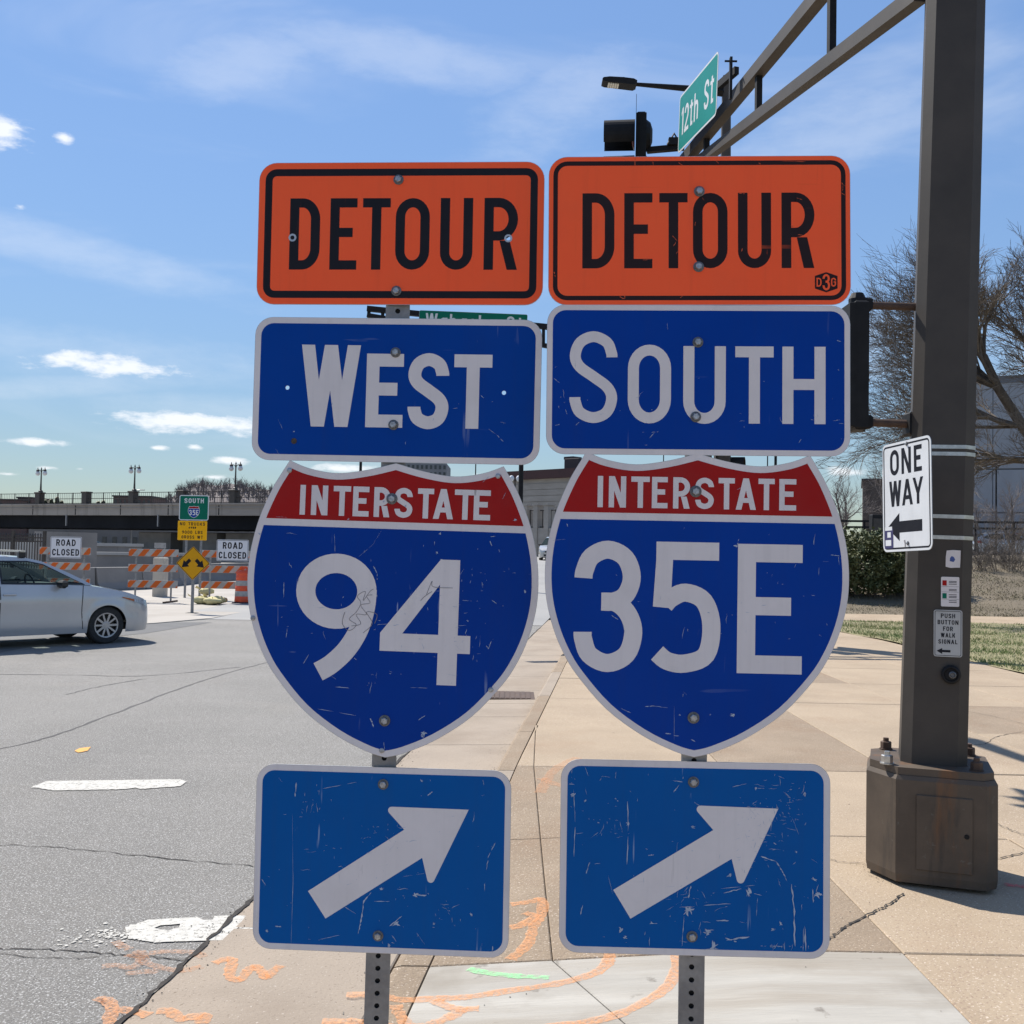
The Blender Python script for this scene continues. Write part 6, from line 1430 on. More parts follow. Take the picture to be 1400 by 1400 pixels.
        for cx_ in (WB0, WB1):
            W0 = Matrix.Translation((cx_, sgn * .72, .315)) @ Matrix.Rotation(RAD(-90 * sgn), 4, 'X')
            m2 = MB(); m2.lathe([(.205, -.02), (.205, .10), (.215, .125), (.29, .128), (.315, .105), (.318, .0), (.315, -.06), (.2, -.07)], W0, 32); wh = smooth_by_angle(m2.build('wheel', MT['rubber'], car), 40)
            m2 = MB(); m2.lathe([(.07, .06), (.07, .112), (.05, .118), (.0001, .118)], W0, 16)
            o1, o2 = .185, .214; n = 28; V = []
            for i in range(n):
                a = 2 * math.pi * i / n
                for r_, z in ((o2, .118), (o2 - .004, .127), (o1 + .006, .124), (o1, .10)): V.append(W0 @ Vector((r_ * math.cos(a), r_ * math.sin(a), z)))
            m2.add(V, [(i * 4 + j, ((i + 1) % n) * 4 + j, ((i + 1) % n) * 4 + j + 1, i * 4 + j + 1) for i in range(n) for j in range(3)])
            for s_ in range(10):
                a = 2 * math.pi * s_ / 10; m2.bar(W0 @ Vector((.05 * math.cos(a), .05 * math.sin(a), .108)), W0 @ Vector((.192 * math.cos(a), .192 * math.sin(a), .114)), .036 if s_ % 2 else .030, .016, up=(W0.to_3x3() @ Vector((0, 0, 1))))
            m2.build('rim', MT['rim'], wh)
            m2 = MB(); m2.lathe([(.20, .03), (.20, .05), (.0001, .05)], W0, 20); m2.build('brake_disc', MT['trim'], wh)
    if detail:
        for y in (-.38, .38):
            m2 = MB(); m2.box((2.45, y, .72), (.5, .48, .2), bev=.06); m2.box((2.72, y, 1.0), (.14, .46, .55), Matrix.Rotation(RAD(14), 3, 'Y'), bev=.05); m2.box((2.80, y, 1.32), (.09, .24, .16), bev=.03); m2.build('seat', MT['seat'], car)
        m2 = MB(); m2.box((3.55, 0, .95), (.16, 1.2, .55), Matrix.Rotation(RAD(14), 3, 'Y'), bev=.05); m2.build('rear_seat', MT['seat'], car)
        m2 = MB(); m2.box((1.58, 0, .93), (.42, 1.42, .16), bev=.05); m2.build('dashboard', MT['trim'], car)
        m2 = MB(); m2.tube([Vector((2.0 + .06 * math.sin(a), .38 + .18 * math.cos(a), 1.0 + .17 * math.sin(a))) for a in [2 * math.pi * i / 16 for i in range(17)]], .014, 6, False); m2.build('steering_wheel', MT['trim'], car)
        m2 = MB(); m2.box((.02, 0, .36), (.05, .9, .14), bev=.01); m2.build('lower_grille', MT['trim'], car)
        m2 = MB(); m2.box((.012, 0, .58), (.05, .8, .10), bev=.01); m2.build('grille', MT['trim'], car)
    if rack:
        for x in (2.25, 3.25):
            m2 = MB(); y, z = edge(x)[1], edge(x)[2]
            m2.bar((x, -y - .04, z + .105), (x, y + .04, z + .105), .075, .03); rk = m2.build('roof_bar', MT['steel_band'], car)
            for s_ in (-1, 1): m2 = MB(); m2.box((x, s_ * (y - .01), z + .05), (.11, .07, .115), bev=.02); m2.build('bar_foot', MT['trim'], rk)
    return car
def place_car(car, p_front, psi):
    """p_front: ground point below the front axle on the near side; psi: heading (0 = +x, 90 deg = away)"""
    h = Vector((math.cos(psi), math.sin(psi), 0)); lft = Vector((-h.y, h.x, 0))
    # local x = -heading; local (0.9, y)
    car.rotation_euler = (0, 0, psi + math.pi)
    R3 = Rz(psi + math.pi); loc = Vector(p_front) - R3 @ Vector((.90, .80, 0)); car.location = loc
PSI = RAD(47)
car = make_car('silver white hatchback with roof bars driving out of the left picture edge', (.50, .50, .505), (0, 0, 0), 0, 1.0, True, name='hatchback_car')
fpw = gnd(143, 880, ZR); place_car(car, (fpw.x, fpw.y, ZR), PSI)

# ------------------------------------------------------------------ barricades and work-zone signs
MT['plastic_white'] = pmat('weathered_white_board', (0.42, 0.40, 0.37), (.32, .30, .28), 8, .8, stain=((.22, .20, .18), 3, .5, .7, .5))
def make_barricade(label, loc, rz, W=1.5, n=3, feet=True, z_top=1.52, zs=None):
    t = thing('barricade', label, 'barricade', loc, rz, 'striped road closure barricades'); zs = zs or [1.42, .98, .52]
    for sx in (-1, 1):
        mb = MB(); mb.bar((sx * W * .36, .03, 0.03), (sx * W * .36, .03, z_top), .04, .04); up_ = mb.build('upright', MT['galv'], t)
        mb = MB(); mb.bar((sx * W * .36, -.55, .025), (sx * W * .36, .55, .025), .045, .045); mb.build('foot', MT['rust_pipe'], t)
    for z in zs:
        mb = MB(); mb.box((0, -.015, z), (W, .025, .21), bev=.004); rl = mb.build('rail', MT['plastic_white'], t)
        st_ = .185; k = -W / 2 - .1; h = .101
        i = 0
        while k < W / 2:
            xa, xb_ = k, k + st_; sk = .17
            P = [(xa, -h), (xb_, -h), (xb_ + sk, h), (xa + sk, h)]
            # clip to the rail
            def cl(P, lim, hi):
                o = []
                for a, b in zip(P, P[1:] + P[:1]):
                    ia = a[0] <= lim if hi else a[0] >= lim; ib = b[0] <= lim if hi else b[0] >= lim
                    if ia: o.append(a)
                    if ia != ib: tt = (lim - a[0]) / (b[0] - a[0]); o.append((lim, a[1] + tt * (b[1] - a[1])))
                return o
            P = cl(cl(P, W / 2 - .003, True), -W / 2 + .003, False)
            if len(P) >= 3: m2 = MB(); m2.add([(x, -.0295, z + y) for x, y in P], [tuple(range(len(P)))]); m2.build('stripe', MT['orange_stripe'], rl)
            k += st_ * 2
    return t
def road_closed(label, p, rz, W=.97, H=.63):
    t = thing('road_closed_sign', label, 'road sign', p, rz, 'ROAD CLOSED panels'); M = Matrix(((1, 0, 0, 0), (0, 0, -1, 0), (0, 1, 0, 0), (0, 0, 0, 1)))
    out = rrect(W, H, .04); pn = sheet(t, 'panel', None, M, out, (0, 0, 0)); layer(pn, 'white_face', 'white_sheet_day', M, inset(out, .001), .0006, (0, 0, 0))
    bo = inset(out, .014); bi = inset(out, .026); mb = MB(); n = len(bo)
    for i in range(n): mb.add([M @ Vector((*q, .0016)) for q in (bo[i], bo[(i + 1) % n], bi[(i + 1) % n], bi[i])], [(0, 1, 2, 3)])
    mb.build('border', MT['black_film'], pn)
    mb = MB(); put_text(mb, M, 'ROAD', 0, .045, .19, .036, .0018, 1.0, .16, fit=W * .62); mb.build('lettering', MT['black_film'], pn); mb = MB(); put_text(mb, M, 'CLOSED', 0, -.235, .19, .036, .0018, 1.0, .16, fit=W * .86); mb.build('lettering', MT['black_film'], pn); return t
MT['white_sheet_day'] = film('white_panel', (0.62, .62, .64), (.4, .4, .4), .1, seed=30, dirt_amt=.1)
def gp(px, py, z=ZR): p = gnd(px, py, z); return p
BD = 30.0
def base_at(px, Y, z=ZR + .02): p = at_y(px, 800, Y); return (p.x, Y, z)
b1 = make_barricade('striped barricade behind the car bonnet, carrying the left ROAD CLOSED panel', base_at(88, 30.6), RAD(-9), 1.62)
b2 = make_barricade('striped barricade standing alone between the two ROAD CLOSED panels', base_at(209, 30.2), RAD(-2), 1.45)
b3 = make_barricade('striped barricade behind the double arrow diamond, carrying the right ROAD CLOSED panel', base_at(314, 30.4), RAD(-6), 1.70)
q = at_y(90, 748.5, 30.45); road_closed('ROAD CLOSED panel on the barricade above the car bonnet', tuple(q), RAD(-7))
q = at_y(318, 752.5, 30.25); road_closed('ROAD CLOSED panel beside the left edge of the 94 shield', tuple(q), RAD(-5), .95, .62)
# drum
dp = gnd(333, 827, ZR); dm = thing('traffic_drum', 'orange and white striped traffic drum at the left edge of the 94 shield', 'traffic drum', (dp.x, dp.y, ZR))
mb = MB(); mb.lathe([(.30, 0), (.33, .02), (.33, .07), (.27, .09)], None, 28); mb.build('rubber_base', MT['rubber'], dm)
MT['drum_orange'] = pmat('drum_orange', (0.80, 0.085, 0.02), (.65, .07, .02), 6, .45)
zb = [.07, .25, .40, .55, .70, .85, .93]
for k in range(6):
    r0, r1 = .265 - zb[k] * .045, .265 - zb[k + 1] * .045; mb = MB(); mb.lathe([(r0 - .004, zb[k]), (r0, zb[k] + .006), (r1, zb[k + 1] - .006), (r1 - .004, zb[k + 1])], None, 28); smooth_by_angle(mb.build('drum_band', MT['drum_orange'] if k % 2 == 0 or k == 5 else MT['plastic_white'], dm), 40)
mb = MB(); mb.lathe([(.222, .93), (.19, .97), (.12, .99)], None, 24); mb.bar((-.07, 0, .98), (-.07, 0, 1.06), .03, .05); mb.bar((.07, 0, .98), (.07, 0, 1.06), .03, .05); mb.bar((-.085, 0, 1.06), (.085, 0, 1.06), .03, .05); mb.build('top_handle', MT['drum_orange'], dm)
# diamond warning sign
wp = gnd(262, 838, ZR + .02); wd = thing('warning_sign', 'yellow diamond with two diverging black arrows on a round post', 'road sign', (wp.x, wp.y, ZR))
ztop = at_y(264, 752, wp.y).z - ZR; zc_ = at_y(264, 770, wp.y).z - ZR
mb = MB(); mb.tube([(0, .03, 0), (0, .03, zc_ + .2)], .038, 12); mb.build('post', MT['galv'], wd); mb = MB(); mb.box((0, .03, .012), (.26, .26, .024), bev=.006); mb.build('base_plate', MT['black_steel'], wd)
M = Matrix(((1, 0, 0, .0), (0, 0, -1, -.015), (0, 1, 0, zc_), (0, 0, 0, 1))) @ Matrix.Rotation(RAD(45), 4, 'Z'); out = rrect(.595, .595, .035)
pn = sheet(wd, 'diamond_panel', None, M, out, (0, 0, 0)); layer(pn, 'yellow_face', 'yellow_film', M, inset(out, .001), .0006, (0, 0, 0))
bo = inset(out, .010); bi = inset(out, .022); mb = MB(); n = len(bo)
for i in range(n): mb.add([M @ Vector((*q, .0014)) for q in (bo[i], bo[(i + 1) % n], bi[(i + 1) % n], bi[i])], [(0, 1, 2, 3)])
mb.build('border', MT['black_film'], pn)
M0 = Matrix(((1, 0, 0, .0), (0, 0, -1, -.015), (0, 1, 0, zc_), (0, 0, 0, 1)))
for s_ in (-1, 1):
    A = [(.05, .115), (.105, .165), (.20, .07), (.245, .115), (.262, -.105), (.05, -.095), (.10, -.045), (.05 + .085, -.005)]
    A = [(.115, .150), (.185, .095), (.152, .045) , (.225, .045 - .01), (.275, -.10), (.085, -.095), (.130, -.045), (.05, .055)]
    sh = [(.042, .055), (.100, .118), (.182, .030), (.228, .075), (.272, -.105), (.088, -.080), (.130, -.036)]
    layer(pn, 'arrow', 'black_film', M0, [(s_ * x, y) for x, y in (sh if s_ > 0 else sh[::-1])], .0018, (0, 0, 0))
# South / 35E guide sign with weight limit plate
sy = 33.0; sp = at_y(265, 700, sy); gs = thing('guide_sign', 'green SOUTH 35E panel over a yellow no trucks plate', 'road sign', (sp.x, sy, ZR), RAD(-2))
def zat(py): return at_y(265, py, sy).z - ZR
for sx in (-.22, .25):
    mb = MB(); mb.bar((sx, .03, 0), (sx, .03, zat(690)), .06, .05); mb.build('post', MT['galv'], gs)
Wg = 41 / FPX * sy * 1.0; Hg = zat(677) - zat(711.5); M = Matrix(((1, 0, 0, 0), (0, 0, -1, 0), (0, 1, 0, (zat(677) + zat(711.5)) / 2), (0, 0, 0, 1)))
out = rrect(Wg, Hg, .07); pn = sheet(gs, 'green_panel', 'green SOUTH panel with small 35E shield', M, out, (0, 0, 0)); layer(pn, 'white_face', 'white_refl', M, inset(out, .001), .0008, (0, 0, 0)); layer(pn, 'green_face', 'green_film', M, inset(out, .028), .0016, (0, 0, 0))
mb = MB(); put_text(mb, M, 'SOUTH', 0, Hg / 2 - .25, .15, .030, .0024, 1, .18, fit=.62); mb.build('lettering', MT['white_refl'], pn)
so_ = [(x * .62, y * .62 - .13) for x, y in shield_outline(1.0)]
layer(pn, 'shield_white', 'white_refl', M, so_, .0024, (0, 0, 0)); inn = inset(so_, .012)
layer(pn, 'shield_red', 'red_film', M, clip_y(inn, -.13 + .62 * 7.1 * IN, True), .0032, (0, 0, 0)); layer(pn, 'shield_blue', 'blue_a', M, clip_y(inn, -.13 + .62 * 6.4 * IN, False), .0032, (0, 0, 0))
mb = MB(); put_text(mb, M, '35E', 0, -.235, .17, .03, .0042, 1, .14, fit=.30); mb.build('shield_numerals', MT['white_refl'], pn)['kind'] = 'stuff'
H2 = zat(712) - zat(738.5); M = Matrix(((1, 0, 0, -.03), (0, 0, -1, 0), (0, 1, 0, (zat(712) + zat(738.5)) / 2 - .004), (0, 0, 0, 1)))
out = rrect(Wg * .99, H2, .03); pn = sheet(gs, 'yellow_plate', 'yellow NO TRUCKS OVER 9000 LBS GROSS WT plate', M, out, (0, 0, 0)); layer(pn, 'amber_face', 'amber_film', M, inset(out, .001), .0008, (0, 0, 0))
mb = MB()
for tx, y, h, f in (('NO TRUCKS', H2 * .26, .10, .80), ('OVER', H2 * .10, .06, .24), ('9000 LBS', -H2 * .17, .10, .66), ('GROSS WT', -H2 * .42, .10, .68)): put_text(mb, M, tx, 0, y, h, .019, .0018, 1, .2, .4, fit=f)
mb.build('lettering', MT['black_film'], pn)['kind'] = 'stuff'
# sandbags
MT['bag'] = pmat('yellow_sandbag', (0.62, .56, .30), (.50, .44, .22), 6, .9, 0, .6, 20)
for k, (px, py, a) in enumerate([(276, 826, .2), (290, 827, -.3), (283, 819, .9), (297, 826, .5)]):
    p = gnd(px, py, ZR + .02); r_ = random.Random(k); mb = MB(); n, m = 10, 6; V = []
    for i in range(m + 1):
        ph = math.pi * i / m
        for j in range(n):
            th = 2 * math.pi * j / n; s_ = math.sin(ph); V.append((.30 * s_ * math.cos(th) * r_.uniform(.75, 1.15), .19 * s_ * math.sin(th) * r_.uniform(.75, 1.15), .10 + .11 * math.cos(ph) * r_.uniform(.6, 1.3)))
    V += [(-.22, -.04, .16), (-.22, .06, .17), (-.40, -.02, .30), (-.38, .10, .22)]
    F = [(i * n + j, (i + 1) * n + j, (i + 1) * n + (j + 1) % n, i * n + (j + 1) % n) for i in range(m) for j in range(n)] + [((m + 1) * n, (m + 1) * n + 1, (m + 1) * n + 3, (m + 1) * n + 2)]
    mb.add(V, F); o_ = mb.build('sandbag', MT['bag'], smooth=True); o_.location = (p.x, p.y, ZR + .03 + (.12 if k == 2 else 0)); o_.rotation_euler = (0, 0, a)
    tag(o_, ['yellow sandbag at the left of the small pile', 'yellow sandbag in front of the small pile', 'yellow sandbag on top of the small pile', 'yellow sandbag at the right of the small pile'][k] + ' by the diamond post', 'sandbag', 'sandbags on the barricade foot')
# clutter behind the closure
p = at_y(220, 767.5, 33.5); t = thing('concrete_block', 'pale concrete block behind the lone barricade', 'block', (p.x, 33.5, ZR)); hb = at_y(220, 762, 33.5).z - ZR
mb = MB(); mb.box((0, 0, hb / 2), (.36, .4, hb), bev=.03); mb.build('body', pmat('pale_block', (.50, .45, .38), (.42, .38, .32), 3, .9, 0, .3, 12), t); mb = MB(); mb.tube([(-.08, 0, hb), (-.06, 0, hb + .05), (.06, 0, hb + .05), (.08, 0, hb)], .010, 6); mb.build('lifting_eye', MT['rust_pipe'], t)
p = at_y(219, 746, 50); t = thing('work_board', 'small white board on two legs in the cutting behind the lone barricade', 'board', (p.x, 50, -.3)); hb = p.z + .3
mb = MB(); mb.box((0, 0, hb), (.55, .03, .26), bev=.005); mb.build('board', MT['plastic_white'], t)
for s_ in (-1, 1): mb = MB(); mb.bar((s_ * .2, .03, 0), (s_ * .2, .03, hb + .1), .04, .04); mb.build('leg', MT['galv'], t)
# pale concrete apron under the barricades
ap = MB(); P = [tuple(gnd(*p, ZR))[:2] for p in ((150, 856), (210, 853), (290, 846), (345, 835), (420, 822))]; P += [(2, 46), (-40, 46), (-40, 36)]
ap.prism(P, -.02, .02, Matrix.Translation((0, 0, ZR))); tag(ap.build('concrete_apron', pmat('apron_concrete', (.40, .365, .32), (.34, .31, .27), .5, .92, 0, .4, 20, stain=((.28, .24, .20), .25, .5, .7, .5))), kind='structure')
ap = MB(); P = [tuple(gnd(*p, ZR))[:2] for p in ((-60, 905), (60, 880), (200, 866), (290, 851), (200, 851), (100, 856), (-60, 870))]; ap.poly(P, [], ZR + .004, I4); tag(ap.build('asphalt_patch', pmat('patch_asphalt', (.105, .104, .103), (.125, .123, .12), 2, .9, 0, .5, 60)), kind='structure')

# ------------------------------------------------------------------ walls, fence and the viaduct
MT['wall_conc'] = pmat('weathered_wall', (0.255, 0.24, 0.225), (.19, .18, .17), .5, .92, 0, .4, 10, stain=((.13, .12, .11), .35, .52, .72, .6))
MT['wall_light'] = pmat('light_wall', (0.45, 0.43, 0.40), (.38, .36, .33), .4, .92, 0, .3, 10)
def jersey(a, b, label):
    a, b = Vector(a), Vector(b); d = (b - a); L = d.length; t = thing('concrete_barrier', label, 'barrier', tuple(a), math.atan2(d.y, d.x), 'concrete barriers behind the closure')
    prof = [(-.30, 0), (-.30, .08), (-.17, .30), (-.09, .81), (.09, .81), (.17, .30), (.30, .08), (.30, 0)]
    mb = MB(); V = [(x, y, z) for x in (.01, L - .01) for y, z in prof]; n = 8
    mb.add(V, [(i, (i + 1) % n, n + (i + 1) % n, n + i) for i in range(n)] + [tuple(range(n)), tuple(range(2 * n - 1, n - 1, -1))]); mb.build('barrier_body', MT['wall_conc'], t)
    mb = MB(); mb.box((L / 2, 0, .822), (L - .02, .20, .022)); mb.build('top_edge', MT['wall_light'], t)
j = [gnd(60, 809, ZR), gnd(128, 808.5, ZR), gnd(190, 806, ZR), gnd(240, 801, ZR), gnd(282, 796, ZR), gnd(350, 792, ZR)]
for k in range(5): jersey(j[k], j[k + 1], ['concrete barrier section behind the left barricade', 'concrete barrier section between the left and lone barricades', 'concrete barrier section behind the lone barricade', 'concrete barrier section behind the diamond post', 'concrete barrier section ending at the 94 shield'][k])
def wall_thing(name, label, cat, a, b, z0, z1, th, mat, cap=None, group=None):
    a, b = Vector(a), Vector(b); d = b - a; L = d.length; t = thing(name, label, cat, (a.x, a.y, z0), math.atan2(d.y, d.x), group)
    mb = MB(); mb.box((L / 2, 0, (z1 - z0) / 2), (L, th, z1 - z0)); mb.build('wall', mat, t)
    n = max(2, int(L / 4))
    for k in range(1, n): mb = MB(); mb.box((L * k / n, -th / 2 - .01, (z1 - z0) / 2), (.05, .02, z1 - z0)); mb.build('rib', mat, t)
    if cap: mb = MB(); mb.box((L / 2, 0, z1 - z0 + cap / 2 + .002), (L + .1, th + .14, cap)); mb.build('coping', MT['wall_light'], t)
    return t
# retaining walls in the cutting beyond
wall_thing('retaining_wall', 'stained retaining wall in the cutting right of the left ROAD CLOSED panel', 'wall', at_y(120, 745, 60), at_y(190, 744, 64), -.3, at_y(150, 747, 60).z, .5, MT['wall_conc'], .18)
wall_thing('retaining_wall', 'lower dark wall in the cutting behind the lone barricade', 'wall', at_y(128, 760, 52), at_y(300, 757, 56), -.3, at_y(160, 759, 52).z, .5, MT['wall_conc'], .14)
wall_thing('retaining_wall', 'grey wall between the picket fence and the left ROAD CLOSED panel', 'wall', at_y(50, 760, 44), at_y(128, 760, 46), -.3, at_y(80, 727, 44).z, .5, MT['wall_conc'])
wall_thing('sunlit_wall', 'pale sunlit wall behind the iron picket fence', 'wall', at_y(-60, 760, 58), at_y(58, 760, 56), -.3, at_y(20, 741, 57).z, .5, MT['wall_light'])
# iron picket fence on a plinth
fa, fb = at_y(-40, 776, 41), at_y(61, 774, 40); d = fb - fa; L = d.length; pf = thing('picket_fence', 'dark iron picket fence on a plinth above the car roof', 'fence', (fa.x, fa.y, ZR), math.atan2(d.y, d.x))
z0, z1 = at_y(20, 776, 40.5).z - ZR, at_y(20, 729, 40.5).z - ZR
MT['iron'] = pmat('dark_iron', (0.030, 0.024, 0.020), (.05, .04, .032), 9, .6)
mb = MB(); mb.box((L / 2, 0, z0 / 2), (L, .35, z0)); mb.build('plinth', MT['wall_conc'], pf)
for zz_ in (z0 + .12, z1 - .16, z1 - .30): mb = MB(); mb.bar((0, 0, zz_), (L, 0, zz_), .04, .05); mb.build('rail', MT['iron'], pf)
pk = MB(); pk.bar((0, 0, z0), (0, 0, z1 - .06), .028, .028); pk.add([(-.03, -.03, z1 - .06), (.03, -.03, z1 - .06), (.03, .03, z1 - .06), (-.03, .03, z1 - .06), (0, 0, z1 + .03)], [(0, 1, 4), (1, 2, 4), (2, 3, 4), (3, 0, 4), (3, 2, 1, 0)])
p0 = pk.build('picket', MT['iron'], pf); npk = int(L / .125)
for k in range(1, npk): c = p0.copy(); COL.objects.link(c); c.location = (k * .125, 0, 0)
for k in range(3): mb = MB(); mb.bar((L - .05 - k * 1.45, 0, 0), (L - .05 - k * 1.45, 0, z1 + .10), .10, .10); mb.build('fence_post', MT['iron'], pf)

# viaduct
va, vb = at_y(-260, 690, 150), at_y(520, 691, 104); d = vb - va; L = d.length; vz = (at_y(0, 690.5, 136).z + at_y(340, 690.5, 113).z) / 2
slope = (at_y(340, 690.5, 113.5).z - at_y(0, 690.5, 134).z)
via = thing('viaduct', 'long concrete and steel viaduct with railing crossing behind the closure', 'bridge', (va.x, va.y, 0), math.atan2(d.y, d.x))
MT['viaduct'] = pmat('viaduct_concrete', (0.30, 0.27, 0.235), (.24, .215, .19), .25, .92, 0, .3, 6, stain=[((.17, .15, .13), .15, .5, .7, .55), ((.13, .115, .10), .5, .54, .70, .7, (2.2, 1, .12)), ((.36, .33, .29), .4, .6, .75, .5, (1.5, 1, .15))], stretch=(.4, 1, 2))
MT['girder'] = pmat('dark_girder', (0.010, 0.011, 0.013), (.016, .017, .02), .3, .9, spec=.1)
k1 = 1 / FPX * 122
mb = MB(); mb.box((L / 2, 6, vz - 8 * k1), (L, 12.6, 14.6 * k1)); mb.build('deck', MT['viaduct'], via)
mb = MB(); mb.box((L / 2, 6, vz - .6 * k1), (L, 12.9, 2.2 * k1)); mb.build('parapet', MT['viaduct'], via)
mb = MB(); mb.box((L / 2, -.33, vz - 5.4 * k1), (L, .10, 1.0 * k1)); mb.build('ledge', MT['viaduct'], via)
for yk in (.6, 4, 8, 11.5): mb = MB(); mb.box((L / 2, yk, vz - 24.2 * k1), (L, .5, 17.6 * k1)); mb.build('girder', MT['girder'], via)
for k in range(int(L / 7.5)): mb = MB(); mb.box((3 + k * 7.5, -.31, vz - 8 * k1), (.10, .03, 13.5 * k1)); mb.build('deck_joint', MT['girder'], via)
for k in range(int(L / 15)): mb = MB(); mb.bar((9 + k * 15, -.30, vz - 15 * k1), (9 + k * 15, -.30, vz - 30 * k1), .16, .16); mb.build('drain_pipe', MT['galv'], via)
def bx_of(px):                               # distance along the viaduct at a pixel column
    v = ray(px, 690); n = Vector((-d.y, d.x, 0)).normalized(); t = (va - CAM).dot(n) / v.dot(n); return (CAM + v * t - va).dot(d.normalized())
rt = 15.5 * k1
mb = MB()
for zz_ in (rt, rt * .5, .12): mb.bar((0, 0, vz + zz_), (L, 0, vz + zz_), .06, .07)
mb.build('railing_rails', MT['iron'], via)['kind'] = 'stuff'
mb = MB(); n = int(L / .32)
for k in range(n): x = k * .32; mb.bar((x, 0, vz), (x, 0, vz + rt), .022, .022)
mb.build('railing_bars', MT['iron'], via)['kind'] = 'stuff'
for k in range(int(L / 2.6)): mb = MB(); mb.bar((k * 2.6, 0, vz), (k * 2.6, 0, vz + rt + .06), .08, .08); mb.build('railing_post', MT['iron'], via)
for px in (-20, 54, 118, 182, 250, 320, 400, 450): x = bx_of(px); mb = MB(); mb.box((x, 0, vz + 8 * k1), (.78, .8, 17 * k1), bev=.05); mb.box((x, 0, vz + 16.6 * k1), (.95, .95, .16), bev=.04); mb.build('plinth', MT['iron'], via)
for px in (170, 232, 292): x = bx_of(px); mb = MB(); mb.box((x + 1, 6, (vz - 33 * k1) / 2 - .5), (5.2, 4.5, vz - 33 * k1 + .4), bev=.1); mb.build('pier', MT['wall_conc'], via)
# bridge lamps
MT['globe'] = pmat('frosted_globe', (0.62, .62, .62), (.5, .5, .5), 20, .4)
def bridge_lamp(label, px):
    x = bx_of(px); p = va + d.normalized() * x; t = thing('bridge_lamp', label, 'street lamp', (p.x, p.y, vz + 16.5 * k1), math.atan2(d.y, d.x), 'twin-globe lamps on the viaduct')
    H = 33 * k1; mb = MB(); mb.lathe([(.28, 0), (.26, .25), (.12, .35), (.09, 1.2), (.07, H - .3), (.11, H - .25), (.05, H)], None, 12); mb.build('post', MT['iron'], t)
    mb = MB(); mb.lathe([(.05, H), (.09, H + .08), (.015, H + .32)], None, 10); mb.build('finial', MT['iron'], t)
    for s_ in (-1, 1):
        mb = MB(); mb.tube([(0, 0, H - .15), (s_ * .35, 0, H - .02), (s_ * .62, 0, H - .02), (s_ * .66, 0, H - .14)], .04, 6); mb.lathe([(.10, H - .12), (.20, H - .16), (.16, H + .0), (.06, H + .08), (.02, H + .3)], Matrix.Translation((s_ * .64, 0, 0)), 12); mb.build('lamp_bracket', MT['iron'], t)
        mb = MB(); mb.lathe([(.16, H - .17), (.27, H - .38), (.24, H - .58), (.10, H - .70)], Matrix.Translation((s_ * .64, 0, 0)), 14); mb.build('globe', MT['globe'], t, smooth=True)
bridge_lamp('twin-globe lamp on the viaduct above the picket fence', 55); bridge_lamp('twin-globe lamp on the viaduct above the lone barricade', 183); bridge_lamp('twin-globe lamp on the viaduct against the wooded hill', 321)
x = bx_of(122); p = va + d.normalized() * x + Vector((0, 14, 0)); t = thing('cobra_lamp', 'thin far street lamp with a single arm behind the viaduct', 'street lamp', (p.x, p.y, 0)); zt_ = at_y(122, 669, p.y).z
mb = MB(); mb.tube([(0, 0, 0), (0, 0, zt_ - .3), (.15, 0, zt_), (1.0, 0, zt_ + .05)], .07, 6); mb.build('post', MT['galv'], t); mb = MB(); mb.box((1.25, 0, zt_ + .05), (.6, .25, .12), bev=.03); mb.build('lamp_head', MT['galv'], t)

# far hill, woods, roofs
MT['far_wood'] = pmat('far_bare_wood', (0.120, 0.102, 0.100), (.165, .142, .136), .12, .95)
rr = random.Random(77); hillm = MB()
def hill_top(px): return lerp_tab([(195, 690), (225, 684), (240, 676), (256, 666), (270, 660), (285, 662), (300, 663), (315, 660), (335, 664), (352, 667), (400, 672), (440, 682), (520, 690)], px)
HY = 420
hm = MB(); V = []
cols_ = list(range(190, 525, 5))
for px in cols_:
    top = at_y(px, hill_top(px) + 1, HY); bot = at_y(px, 705, HY - 60); back = at_y(px, hill_top(px) + 10, HY + 120); V += [(bot.x, bot.y, -.3), (bot.x, bot.y, bot.z * .2), (top.x, top.y, top.z), (back.x, back.y, -.3)]
hm.add(V, [(4 * i + j, 4 * i + 4 + j, 4 * i + 5 + j, 4 * i + 1 + j) for i in range(len(cols_) - 1) for j in range(3)])
tag(hm.build('far_hill', MT['far_wood'], smooth=True), kind='structure')
wd_ = (MB(), MB())
for _ in range(260):
    px = rr.uniform(225, 460); t_ = rr.random() ** 2; p = at_y(px, hill_top(px) + 4 + t_ * 18, HY - t_ * 50); grow(wd_, Vector((p.x, p.y, p.z - 1)), Vector((0, 0, 1)), rr.uniform(2.0, 3.6), .22, 2, 4, rr, .7, .06)
tag(wd_[1].build('hill_woods', MT['far_wood']), 'bare grey brown woods covering the far hill', 'woods', kind='stuff')
MT['far_brick'] = pmat('far_brick', (0.12, .075, .065), (.09, .06, .055), .3, .9); MT['far_dark'] = pmat('far_dark_roof', (.055, .045, .045), None, .3, .9)
MT['pane'] = pmat('dark_pane', (0.03, .035, .04), (.05, .055, .06), 2, .15)
